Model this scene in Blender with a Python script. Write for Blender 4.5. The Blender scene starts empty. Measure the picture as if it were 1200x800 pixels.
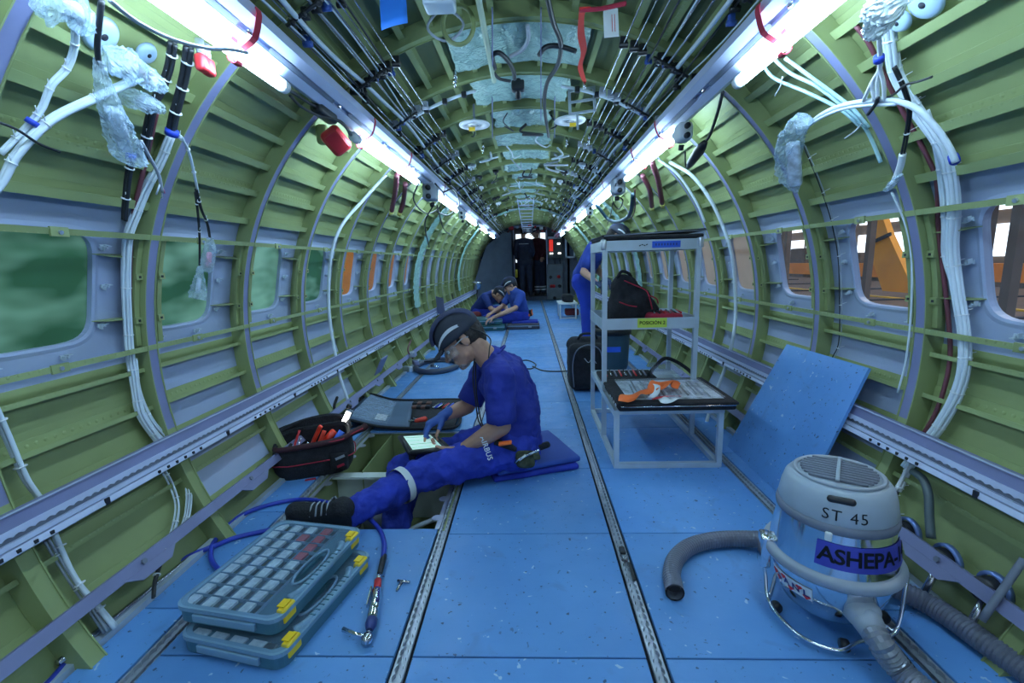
import bpy, bmesh, math, random
import numpy as np
from mathutils import Vector, Matrix, noise
PI = math.pi
random.seed(7)
LAMP = 40.0; WORLD = 0.8
scene = bpy.context.scene
C = scene.collection
V = Vector

# ------------------------------------------------------------------ camera
F_PX, VX, VY = 533.0, 620.0, 308.0
H = 1.02; CX = 0.028; CZ = 0.695          # camera height, camera x, height of the fuselage axis above the floor
fw = V(((VX-600), -(VY-400), F_PX)).normalized()
up = V((-.022, 1, 0)); up = (up - fw*up.dot(fw)).normalized()
rt = up.cross(fw)
MW = Matrix((rt, fw, up))                  # cam coords (right, up, forward) -> world
CAM = V((CX, 0, H))
cd = bpy.data.cameras.new('camera'); cam = bpy.data.objects.new('camera', cd); C.objects.link(cam)
cd.sensor_width = 36; cd.lens = F_PX/1200*36; cd.clip_start = .02; cd.clip_end = 200
cx_, cy_, cz_ = MW @ V((1,0,0)), MW @ V((0,1,0)), MW @ V((0,0,-1))
R4 = Matrix(((cx_.x,cy_.x,cz_.x,CAM.x),(cx_.y,cy_.y,cz_.y,CAM.y),(cx_.z,cy_.z,cz_.z,CAM.z),(0,0,0,1)))
cam.matrix_world = R4
scene.camera = cam
# survey helpers: a sight line of the photograph met with a real surface of the place
def ray(px, py): return (MW @ V((px-600, -(py-400), F_PX))).normalized()
def FL(px, py, z=0.): w = ray(px, py); return CAM + w*((z-CAM.z)/w.z)
def PY(px, py, y): w = ray(px, py); return CAM + w*((y-CAM.y)/w.y)
def PX(px, py, x): w = ray(px, py); return CAM + w*((x-CAM.x)/w.x)
def PC(px, py, r):
    w = ray(px, py); ox, oz = CAM.x, CAM.z-CZ
    a = w.x**2+w.z**2; b = 2*(ox*w.x+oz*w.z); c = ox*ox+oz*oz-r*r
    return CAM + w*((-b+math.sqrt(b*b-4*a*c))/2/a)
def pol(r, deg, y): a = math.radians(deg); return V((r*math.cos(a), y, CZ+r*math.sin(a)))

# ------------------------------------------------------------------ materials
MATS = {}
def mat(name, col, rough=.5, metal=0., var=.12, scale=6., bump=0., bscale=None, emit=None, strength=0., trans=0., coat=0., spec=.5, col2=None, thr=None):
    if name in MATS: return MATS[name]
    m = bpy.data.materials.new(name); m.use_nodes = True; nt = m.node_tree; N = nt.nodes; L = nt.links
    b = N['Principled BSDF']; b.inputs['Roughness'].default_value = rough; b.inputs['Metallic'].default_value = metal
    b.inputs['Specular IOR Level'].default_value = spec
    b.inputs['Coat Weight'].default_value = coat
    tc = N.new('ShaderNodeTexCoord'); nz = N.new('ShaderNodeTexNoise'); nz.inputs['Scale'].default_value = scale; nz.inputs['Detail'].default_value = 5
    L.new(tc.outputs['Object'], nz.inputs['Vector'])
    cr = N.new('ShaderNodeValToRGB'); e = cr.color_ramp.elements
    lo = [c*(1-var) for c in col] if col2 is None else list(col2); hi = [min(1, c*(1+var)) for c in col]
    e[0].position = .32 if thr is None else thr; e[0].color = (*lo, 1); e[1].position = .68 if thr is None else thr+.06; e[1].color = (*hi, 1)
    L.new(nz.outputs['Fac'], cr.inputs['Fac']); L.new(cr.outputs['Color'], b.inputs['Base Color'])
    if bump:
        n2 = N.new('ShaderNodeTexNoise'); n2.inputs['Scale'].default_value = bscale or scale*3; n2.inputs['Detail'].default_value = 4
        L.new(tc.outputs['Object'], n2.inputs['Vector'])
        bp = N.new('ShaderNodeBump'); bp.inputs['Strength'].default_value = bump; bp.inputs['Distance'].default_value = .01
        L.new(n2.outputs['Fac'], bp.inputs['Height']); L.new(bp.outputs['Normal'], b.inputs['Normal'])
    if emit: b.inputs['Emission Color'].default_value = (*emit, 1); b.inputs['Emission Strength'].default_value = strength
    if trans: b.inputs['Transmission Weight'].default_value = trans
    MATS[name] = m; return m
def glassy(name, col, a=.15, rough=.05, diff=.0, bump=0.):
    m = bpy.data.materials.new(name); m.use_nodes = True; nt = m.node_tree; N = nt.nodes; L = nt.links
    N.remove(N['Principled BSDF']); out = N['Material Output']
    tr = N.new('ShaderNodeBsdfTransparent'); tr.inputs[0].default_value = (*[min(1, .75+.25*c) for c in col], 1)
    gl = N.new('ShaderNodeBsdfPrincipled'); gl.inputs['Base Color'].default_value = (*col, 1); gl.inputs['Roughness'].default_value = rough
    mx = N.new('ShaderNodeMixShader'); tc = N.new('ShaderNodeTexCoord'); nz = N.new('ShaderNodeTexNoise'); nz.inputs['Scale'].default_value = 14
    L.new(tc.outputs['Object'], nz.inputs['Vector'])
    mp = N.new('ShaderNodeMapRange'); mp.inputs['To Min'].default_value = max(0, a-diff); mp.inputs['To Max'].default_value = min(1, a+diff)
    L.new(nz.outputs['Fac'], mp.inputs['Value']); L.new(mp.outputs['Result'], mx.inputs[0])
    if bump:
        bp = N.new('ShaderNodeBump'); bp.inputs['Strength'].default_value = bump; bp.inputs['Distance'].default_value = .02
        n2 = N.new('ShaderNodeTexNoise'); n2.inputs['Scale'].default_value = 22; n2.inputs['Detail'].default_value = 3; n2.inputs['Distortion'].default_value = 1.5
        L.new(tc.outputs['Object'], n2.inputs['Vector']); L.new(n2.outputs['Fac'], bp.inputs['Height']); L.new(bp.outputs['Normal'], gl.inputs['Normal'])
    L.new(tr.outputs[0], mx.inputs[1]); L.new(gl.outputs[0], mx.inputs[2]); L.new(mx.outputs[0], out.inputs[0])
    MATS[name] = m; return m

def rivet_paint(name, col, rough=.45):
    """primer paint with a fine row of rivets every 20 mm along the fuselage"""
    m = mat(name, col, rough, .0, .1, 3.); nt = m.node_tree; N = nt.nodes; L = nt.links
    b = N['Principled BSDF']; tc = N.new('ShaderNodeTexCoord'); vo = N.new('ShaderNodeTexVoronoi'); vo.inputs['Scale'].default_value = 38; vo.inputs['Randomness'].default_value = 0
    L.new(tc.outputs['Object'], vo.inputs['Vector'])
    bp = N.new('ShaderNodeBump'); bp.inputs['Strength'].default_value = .5; bp.inputs['Distance'].default_value = .003; bp.invert = True
    mr = N.new('ShaderNodeMapRange'); mr.inputs['From Min'].default_value = .1; mr.inputs['From Max'].default_value = .25
    L.new(vo.outputs['Distance'], mr.inputs['Value']); L.new(mr.outputs['Result'], bp.inputs['Height']); L.new(bp.outputs['Normal'], b.inputs['Normal'])
    return m
GREEN = mat('green_primer', (.27, .322, .135), .42, var=.12, scale=3.5, bump=.05)
GREENR = rivet_paint('green_primer_riveted', (.295, .352, .15))
GREEN_SHADE = mat('green_primer_shaded', (.16, .19, .085), .5, var=.15, scale=4)  # darker copy of the primer: the ceiling's dimness put into its colour
LAV = mat('lavender_strip', (.205, .22, .385), .5, var=.08, scale=5)
LAVP = mat('bare_skin_panel', (.35, .41, .57), .38, var=.06, scale=3, bump=.04)
LAVW = mat('beam_lavender_white', (.50, .55, .74), .35, var=.06, scale=4)
ALU = mat('aluminium', (.62, .66, .74), .3, .75, .08, 12)
TRACKM = mat('seat_track_metal', (.36, .40, .47), .35, .35, .15, 20)
ALUM = mat('painted_aluminium', (.52, .60, .68), .4, .25, .08, 9)
STEEL = mat('steel', (.55, .56, .6), .22, 1., .1, 20)
CHROME = mat('polished_steel', (.74, .77, .82), .1, 1., .05, 6)
DARK = mat('dark_gap', (.015, .018, .03), .7)
BLACK = mat('black_plastic', (.016, .017, .022), .4, var=.3)
BLACKF = mat('black_fabric', (.014, .015, .021), .85, var=.35, scale=30, bump=.4, bscale=120)
NAVYF = mat('navy_fabric', (.02, .028, .09), .85, var=.2, scale=30, bump=.3, bscale=90)
GREYP = mat('grey_plastic', (.16, .18, .24), .45)
WHITEC = mat('white_cable', (.66, .74, .82), .45, var=.06)
GREYC = mat('grey_cable', (.34, .38, .45), .45, var=.1)
BLACKC = mat('black_cable', (.018, .02, .026), .45)
WHITE = mat('white_plastic', (.75, .78, .82), .4, var=.04)
RED = mat('red_plastic', (.62, .03, .04), .4)
REDF = mat('red_fabric', (.42, .02, .05), .8)
ORANGE = mat('orange_fabric', (.95, .17, .03), .7, var=.1, bump=.3)
BLUEHOSE = mat('blue_hose', (.025, .05, .42), .38, var=.08)
BLUET = mat('blue_tape', (.02, .06, .55), .5)
MAROON = mat('maroon_pipe', (.16, .045, .06), .5)
WORKBLUE = mat('work_blue_fabric', (.020, .042, .40), .85, var=.18, scale=14, bump=.35, bscale=60)
SHIRTB = mat('blue_tshirt', (.022, .036, .30), .88, var=.15, scale=12, bump=.3, bscale=50)
SKIN = mat('skin', (.50, .27, .19), .5, var=.08, scale=20, bump=.08, bscale=160)
HAIR = mat('hair', (.035, .028, .028), .7, var=.4, scale=90, bump=.5, bscale=200)
ORJIG = mat('orange_paint', (.85, .25, .01), .5, var=.1)
BROWN = mat('brown_dock', (.10, .055, .03), .6, var=.3)
YELLOW = mat('yellow_plastic', (.85, .55, .02), .4)
TEALC = mat('teal_case', (.03, .13, .15), .4)
GLASS = glassy('clear_pane', (.8, .85, .9), .06)
PLASTIC = glassy('clear_bag', (.66, .80, .92), .34, .10, .30, 1.)
PADM = glassy('wrapped_insulation', (.46, .68, .62), .92, .16, .08, 1.)
FILM = mat('green_window_film', (.07, .20, .10), .15, var=.35, scale=2.2, bump=.1, bscale=4)
FILMO = mat('beige_window_film', (.42, .36, .30), .4, var=.15)
TEALFILM = glassy('teal_film', (.45, .74, .64), .85, .15, .1, .8)
# window film lets light through
def film_translucent(m, col):
    N = m.node_tree.nodes; L = m.node_tree.links; b = N['Principled BSDF']; out = N['Material Output']
    t = N.new('ShaderNodeBsdfTranslucent'); t.inputs[0].default_value = (*col, 1)
    mx = N.new('ShaderNodeMixShader'); mx.inputs[0].default_value = .55
    L.new(b.outputs[0], mx.inputs[1]); L.new(t.outputs[0], mx.inputs[2]); L.new(mx.outputs[0], out.inputs[0])
film_translucent(FILM, (.14, .36, .23)); FILM.node_tree.nodes['Translucent BSDF'].inputs[0].default_value = (.14, .36, .23, 1)
def film_light_patches(m, a, b_):
    N = m.node_tree.nodes; L = m.node_tree.links; nz = N.new('ShaderNodeTexNoise'); nz.inputs['Scale'].default_value = 3.2; nz.inputs['Detail'].default_value = 2; tc = N.new('ShaderNodeTexCoord'); mp = N.new('ShaderNodeMapping'); mp.inputs['Scale'].default_value = (1, 1, 2.4)
    L.new(tc.outputs['Object'], mp.inputs[0]); L.new(mp.outputs[0], nz.inputs['Vector']); r = N.new('ShaderNodeValToRGB'); e = r.color_ramp.elements; e[0].position = .42; e[0].color = (*a, 1); e[1].position = .68; e[1].color = (*b_, 1); L.new(nz.outputs['Fac'], r.inputs[0]); L.new(r.outputs[0], N['Translucent BSDF'].inputs[0])
film_light_patches(FILM, (.045, .13, .065), (.48, .85, .66)); film_translucent(FILMO, (.5, .42, .34))  # soft patches of outside light painted into the green film colour
# worn blue floor boards
def floor_mat():
    m = bpy.data.materials.new('blue_floor_board'); m.use_nodes = True; nt = m.node_tree; N = nt.nodes; L = nt.links; b = N['Principled BSDF']
    tc = N.new('ShaderNodeTexCoord')
    def nz(s, d=5, dist=0):
        n = N.new('ShaderNodeTexNoise'); n.inputs['Scale'].default_value = s; n.inputs['Detail'].default_value = d; n.inputs['Distortion'].default_value = dist
        L.new(tc.outputs['Object'], n.inputs['Vector']); return n.outputs['Fac']
    def ramp(f, a, c0, bb, c1):
        r = N.new('ShaderNodeValToRGB'); e = r.color_ramp.elements; e[0].position = a; e[0].color = (*c0, 1); e[1].position = bb; e[1].color = (*c1, 1); L.new(f, r.inputs['Fac']); return r.outputs['Color']
    def mix(fac, a, c):
        x = N.new('ShaderNodeMix'); x.data_type = 'RGBA'; L.new(fac, x.inputs['Factor']); L.new(a, x.inputs['A'])
        if isinstance(c, tuple): x.inputs['B'].default_value = (*c, 1)
        else: L.new(c, x.inputs['B'])
        return x.outputs['Result']
    base = ramp(nz(2.2, 6), .3, (.095, .265, .60), .7, (.135, .345, .72))
    gi = N.new('ShaderNodeNewGeometry')
    hv = N.new('ShaderNodeHueSaturation'); mr = N.new('ShaderNodeMapRange'); mr.inputs['To Min'].default_value = .88; mr.inputs['To Max'].default_value = 1.1
    L.new(gi.outputs['Random Per Island'], mr.inputs['Value']); L.new(mr.outputs['Result'], hv.inputs['Value']); L.new(base, hv.inputs['Color'])
    c = hv.outputs['Color']
    c = mix(ramp(nz(9, 6, 1.), .60, (0, 0, 0), .72, (.35,)*3), c, (.10, .19, .40))
    c = mix(ramp(nz(55, 3), .67, (0, 0, 0), .70, (.85,)*3), c, (.03, .06, .14))       # dark specks
    c = mix(ramp(nz(31, 2, .6), .70, (0, 0, 0), .72, (.8,)*3), c, (.45, .6, .75))
    c = mix(ramp(nz(17, 2, 3.5), .715, (0, 0, 0), .73, (.6,)*3), c, (.04, .09, .2))   # chips
    c = mix(ramp(nz(5.3, 5, .4), .70, (0, 0, 0), .76, (.45,)*3), c, (.12, .30, .18)) # green paint traces
    L.new(c, b.inputs['Base Color'])
    b.inputs['Roughness'].default_value = .42
    L.new(ramp(nz(12, 4), .3, (.34,)*3, .7, (.58,)*3), b.inputs['Roughness'])
    bp = N.new('ShaderNodeBump'); bp.inputs['Strength'].default_value = .12; bp.inputs['Distance'].default_value = .005; L.new(nz(40, 4), bp.inputs['Height']); L.new(bp.outputs['Normal'], b.inputs['Normal'])
    MATS['floor'] = m; return m
FLOORM = floor_mat()

# ------------------------------------------------------------------ mesh builder
class MB:
    def __init__(s, M=None): s.v = []; s.f = []; s.mi = []; s.M = M; s.cur = 0
    def add(s, vs, fs):
        o = len(s.v)
        if s.M is not None: vs = [s.M @ V(v) for v in vs]
        s.v += [tuple(v) for v in vs]; s.f += [tuple(i+o for i in f) for f in fs]; s.mi += [s.cur]*len(fs); return s
    def box(s, c, d, R=None):
        c = V(c); h = V(d)/2; vs = []
        for x in (-1, 1):
            for y in (-1, 1):
                for z in (-1, 1):
                    p = V((x*h.x, y*h.y, z*h.z)); p = R @ p if R is not None else p; vs.append(c+p)
        return s.add(vs, [(0,1,3,2),(4,6,7,5),(0,4,5,1),(2,3,7,6),(0,2,6,4),(1,5,7,3)])
    def rbox(s, c, d, r, seg=3, R=None, puff=0.):
        bm = bmesh.new(); bmesh.ops.create_cube(bm, size=1)
        for v in bm.verts: v.co = V((v.co.x*d[0], v.co.y*d[1], v.co.z*d[2]))
        bmesh.ops.bevel(bm, geom=bm.edges[:], offset=min(r, min(d)*.49), segments=seg, profile=.5, affect='EDGES')
        if puff:
            bmesh.ops.subdivide_edges(bm, edges=[e for e in bm.edges if e.calc_length() > min(d)*.3], cuts=5, use_grid_fill=True)
            for v in bm.verts:
                n = noise.noise(v.co*9+V(c)*3); q = V(v.co); v.co += (q.normalized() if q.length else q)*n*puff
        bm.verts.index_update(); T = Matrix.Translation(V(c)) @ (R.to_4x4() if R is not None else Matrix())
        s.add([T @ v.co for v in bm.verts], [tuple(v.index for v in f.verts) for f in bm.faces]); bm.free(); return s
    def beam(s, a, b, w, h, upv=(0,0,1)):
        a = V(a); b = V(b); d = (b-a).normalized(); u = V(upv); x = d.cross(u)
        if x.length < 1e-4: x = d.cross(V((0,1,0)))
        x.normalize(); u = x.cross(d); q = []
        for p in (a, b):
            for i, j in ((-1,-1),(1,-1),(1,1),(-1,1)): q.append(p + x*i*w/2 + u*j*h/2)
        return s.add(q, [(3,2,1,0),(4,5,6,7),(0,1,5,4),(1,2,6,5),(2,3,7,6),(3,0,4,7)])
    def tube(s, pts, r, n=8, caps=True, closed=False, rib=None):
        pts = [V(p) for p in pts]; m = len(pts); vs = []; fs = []; t0 = (pts[1]-pts[0]).normalized()
        nrm = t0.cross(V((0,0,1)));
        if nrm.length < 1e-3: nrm = t0.cross(V((0,1,0)))
        nrm.normalize()
        for i, p in enumerate(pts):
            if closed: t = pts[(i+1) % m]-pts[i-1]
            else: t = pts[min(i+1, m-1)]-pts[max(i-1, 0)]
            if t.length < 1e-9: t = t0.copy()
            t.normalize(); nrm = nrm - t*nrm.dot(t)
            if nrm.length < 1e-6: nrm = t.orthogonal()
            nrm.normalize(); b = t.cross(nrm)
            rr = r(i/(m-1)) if callable(r) else (r[i] if isinstance(r, (list, tuple)) else r)
            if rib: rr += rib if i % 2 else 0
            for k in range(n): a = 2*PI*k/n; vs.append(p + (nrm*math.cos(a)+b*math.sin(a))*rr)
        for i in range(m-1 + (1 if closed else 0)):
            j = (i+1) % m
            for k in range(n): k2 = (k+1) % n; fs.append((i*n+k, i*n+k2, j*n+k2, j*n+k))
        if caps and not closed: fs.append(tuple(range(n))[::-1]); fs.append(tuple((m-1)*n+k for k in range(n)))
        return s.add(vs, fs)
    def cone(s, a, b, r0, r1, n=14): return s.tube([a, b], [r0, r1], n)
    def lathe(s, prof, n=32, M=None, arc=2*PI, a0=0.):
        vs = []; fs = []; full = abs(arc-2*PI) < 1e-6; nn = n if full else n+1
        for (r, z) in prof:
            for k in range(nn):
                a = a0+arc*k/n; p = V((r*math.cos(a), r*math.sin(a), z)); vs.append(M @ p if M is not None else p)
        for i in range(len(prof)-1):
            for k in range(n): k2 = (k+1) % nn; fs.append((i*nn+k, i*nn+k2, (i+1)*nn+k2, (i+1)*nn+k))
        return s.add(vs, fs)
    def ell(s, c, rad, R=None, n=16, m=10):
        vs = []; fs = []; c = V(c)
        for i in range(m+1):
            t = PI*i/m
            for k in range(n):
                a = 2*PI*k/n; p = V((rad[0]*math.sin(t)*math.cos(a), rad[1]*math.sin(t)*math.sin(a), rad[2]*math.cos(t))); vs.append(c + (R @ p if R is not None else p))
        for i in range(m):
            for k in range(n): k2 = (k+1) % n; fs.append((i*n+k, (i+1)*n+k, (i+1)*n+k2, i*n+k2))
        return s.add(vs, fs)
    def cap(s, a, b, r0, r1, n=14, flat=None):
        """tapered capsule; flat=(direction, factor) squashes it along a direction"""
        a = V(a); b = V(b); d = b-a; L = d.length
        if L < 1e-6: return s.ell(a, (r0,)*3)
        d /= L; x = d.orthogonal().normalized(); y = d.cross(x); vs = []; fs = []; rings = []
        for i in range(5): t = PI/2*(1-i/4); rings.append((a-d*r0*math.sin(t), r0*math.cos(t)+1e-5))
        for i in range(1, 4): rings.append((a+d*L*i/4, r0+(r1-r0)*i/4))
        for i in range(5): t = PI/2*i/4; rings.append((b+d*r1*math.sin(t), r1*math.cos(t)+1e-5))
        for p, r in rings:
            for k in range(n):
                q = (x*math.cos(2*PI*k/n)+y*math.sin(2*PI*k/n))*r
                if flat: fd = V(flat[0]).normalized(); q -= fd*q.dot(fd)*(1-flat[1])
                vs.append(p+q)
        for i in range(len(rings)-1):
            for k in range(n): k2 = (k+1) % n; fs.append((i*n+k, i*n+k2, (i+1)*n+k2, (i+1)*n+k))
        fs.append(tuple(range(n))[::-1]); fs.append(tuple((len(rings)-1)*n+k for k in range(n)))
        return s.add(vs, fs)
    def prism(s, poly, z0, z1):
        n = len(poly); vs = [(x, y, z0) for x, y in poly]+[(x, y, z1) for x, y in poly]
        return s.add(vs, [tuple(range(n))[::-1], tuple(range(n, 2*n))]+[(i, (i+1) % n, n+(i+1) % n, n+i) for i in range(n)])
    def grid(s, fn, nu, nv):
        vs = [fn(i/nu, j/nv) for i in range(nu+1) for j in range(nv+1)]
        return s.add(vs, [(i*(nv+1)+j, (i+1)*(nv+1)+j, (i+1)*(nv+1)+j+1, i*(nv+1)+j+1) for i in range(nu) for j in range(nv)])
    def sheet(s, fn, nu, nv, th):
        """closed slab: fn gives points of one face, offset by th (a vector or a float along z) gives the other"""
        off = V(th) if not isinstance(th, float) else V((0, 0, th)); o = (nu+1)*(nv+1)
        a = [V(fn(i/nu, j/nv)) for i in range(nu+1) for j in range(nv+1)]; vs = a+[p+off for p in a]; I = lambda i, j: i*(nv+1)+j
        fs = [(I(i,j), I(i+1,j), I(i+1,j+1), I(i,j+1)) for i in range(nu) for j in range(nv)]
        fs += [tuple(o+k for k in f[::-1]) for f in fs]
        for i in range(nu): fs += [(I(i,0), o+I(i,0), o+I(i+1,0), I(i+1,0)), (I(i,nv), I(i+1,nv), o+I(i+1,nv), o+I(i,nv))]
        for j in range(nv): fs += [(I(0,j), I(0,j+1), o+I(0,j+1), o+I(0,j)), (I(nu,j), o+I(nu,j), o+I(nu,j+1), I(nu,j+1))]
        return s.add(vs, fs)
    def extr(s, prof, ys, closed=False):
        """polar profile [(r, deg), ...] swept along y stations"""
        m = len(prof); vs = [pol(r, a, y) for y in ys for r, a in prof]; fs = []
        for i in range(len(ys)-1):
            for k in range(m if closed else m-1): k2 = (k+1) % m; fs.append((i*m+k, i*m+k2, (i+1)*m+k2, (i+1)*m+k))
        if closed: fs.append(tuple(range(m))[::-1]); fs.append(tuple((len(ys)-1)*m+k for k in range(m)))
        return s.add(vs, fs)
    def build(s, name, m, parent=None, smooth=False, label=None, cat=None, group=None, kind=None):
        me = bpy.data.meshes.new(name); me.from_pydata(s.v, [], s.f)
        ml = m if isinstance(m, (list, tuple)) else [m]
        for x in ml: me.materials.append(x)
        if len(ml) > 1: me.polygons.foreach_set('material_index', s.mi)
        if smooth: me.polygons.foreach_set('use_smooth', [True]*len(me.polygons))
        me.update(); o = bpy.data.objects.new(name, me); C.objects.link(o)
        if smooth == 'auto': pass
        if parent is not None: setparent(o, parent)
        tag(o, label, cat, group, kind); return o
def setparent(o, p):
    o.parent = p
    o.matrix_parent_inverse = p.matrix_basis.inverted() if p.parent is None else Matrix()
def tag(o, label=None, cat=None, group=None, kind=None):
    if label: o['label'] = label
    if cat: o['category'] = cat
    if group: o['group'] = group
    if kind: o['kind'] = kind
    return o
def thing(name, loc, label, cat, group=None):
    o = bpy.data.objects.new(name, None); C.objects.link(o); o.location = loc; o.empty_display_size = .1
    return tag(o, label, cat, group)
def struct(name, mb, m, parent=None, smooth=False):
    return mb.build(name, m, parent, smooth, kind='structure' if parent is None else None)
def smoothpath(pts, k=6):
    pts = [V(p) for p in pts]; out = []; P = [pts[0]*2-pts[1]]+pts+[pts[-1]*2-pts[-2]]
    for i in range(1, len(P)-2):
        a, b, c, d = P[i-1:i+3]
        for j in range(k):
            t = j/k; out.append(.5*((2*b)+(c-a)*t+(2*a-5*b+4*c-d)*t*t+(3*b-a-3*c+d)*t**3))
    out.append(pts[-1]); return out
def add_mod_remesh(o, vox, sm=2, disp=0., dscale=.12, fac=.5):
    r = o.modifiers.new('remesh', 'REMESH'); r.mode = 'VOXEL'; r.voxel_size = vox; r.use_smooth_shade = True
    if sm: q = o.modifiers.new('smooth', 'SMOOTH'); q.iterations = sm; q.factor = fac
    if disp:
        t = bpy.data.textures.new('folds', 'CLOUDS'); t.noise_scale = dscale; t.noise_depth = 2
        d = o.modifiers.new('folds', 'DISPLACE'); d.texture = t; d.strength = disp; d.mid_level = .5; d.texture_coords = 'LOCAL'
def text_geo(txt, size, spacing=1.0, bold=0.0):
    cu = bpy.data.curves.new('lettering', 'FONT'); cu.body = txt; cu.size = size; cu.align_x = 'CENTER'; cu.align_y = 'CENTER'; cu.extrude = .0004; cu.offset = bold; cu.space_character = spacing; cu.resolution_u = 3
    o = bpy.data.objects.new('lettering', cu); C.objects.link(o); bpy.context.view_layer.update()
    ev = o.evaluated_get(bpy.context.evaluated_depsgraph_get()); me = ev.to_mesh()
    vs = [v.co.copy() for v in me.vertices]; fs = [tuple(p.vertices) for p in me.polygons]; ev.to_mesh_clear(); bpy.data.objects.remove(o); bpy.data.curves.remove(cu)
    return vs, fs
def frame3(o, x, y, z): # matrix with columns x y z and origin o
    return Matrix(((x[0],y[0],z[0],o[0]),(x[1],y[1],z[1],o[1]),(x[2],y[2],z[2],o[2]),(0,0,0,1)))
def rotz(a): return Matrix.Rotation(a, 4, 'Z')
def T(x, y, z): return Matrix.Translation((x, y, z))
# ================================================================== fuselage shell
RF, RS, PITCH, Y0 = 1.345, 1.405, .555, 1.037
N0, N1 = -6, 20
YB, YE = Y0+N0*PITCH-.1, 12.6
ring_y = [Y0+n*PITCH for n in range(N0, N1+1)]
def arc(r, a0, a1, step=3.): n = max(1, int(abs(a1-a0)/step)); return [(r, a0+(a1-a0)*i/n) for i in range(n+1)]
W0, W1 = -.8, 23.2                     # angular band of the window panels (right side; mirrored left)
def mir(a, s): return a if s > 0 else 180-a
# skins (thin sheet with an outer face)
def skin(name, a0, a1, m, ys, thick=.004, parent=None):
    p = arc(RS, a0, a1); q = arc(RS+thick, a1, a0); mb = MB().extr(p+q, ys, True)
    return struct(name, mb, m, parent, False)
for s, nm in ((1, 'right'), (-1, 'left')):
    skin('wall_'+nm, mir(W1, s), mir(52, s), GREEN, [YB, YE])
    lo = skin('trim_1' if s > 0 else 'trim_2', mir(-14.5, s), mir(-62, s), GREEN, [YB, YE])
    # below the windows: bare panels in three bays, primed ones elsewhere
    skin('trim_3' if s > 0 else 'trim_4', mir(W0, s), mir(-14.5, s), GREEN, [YB, Y0+PITCH-.03])
    skin('trim_5' if s > 0 else 'trim_6', mir(W0, s), mir(-14.5, s), LAVP, [Y0+PITCH-.03, Y0+4*PITCH-.03])
    skin('trim_7' if s > 0 else 'trim_8', mir(W0, s), mir(-14.5, s), GREEN, [Y0+4*PITCH-.03, YE])
    # lower zone bay panels, bare metal between the low stringers
    for k in range(3):
        y = Y0+PITCH*(k+1); mb = MB().extr(arc(RS-.003, mir(-15, s), mir(-24.5, s)), [y+.01, y+PITCH-.06]); struct('trim_%d' % (30+k+(0 if s > 0 else 3)), mb, LAVP)
skin('ceiling', 52, 128, GREEN_SHADE, [YB, YE])
skin('wall_bottom', -62, -118, GREEN, [YB, YE])
tn = [40]
def tname(): tn[0] += 1; return 'trim_%d' % tn[0]
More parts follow.
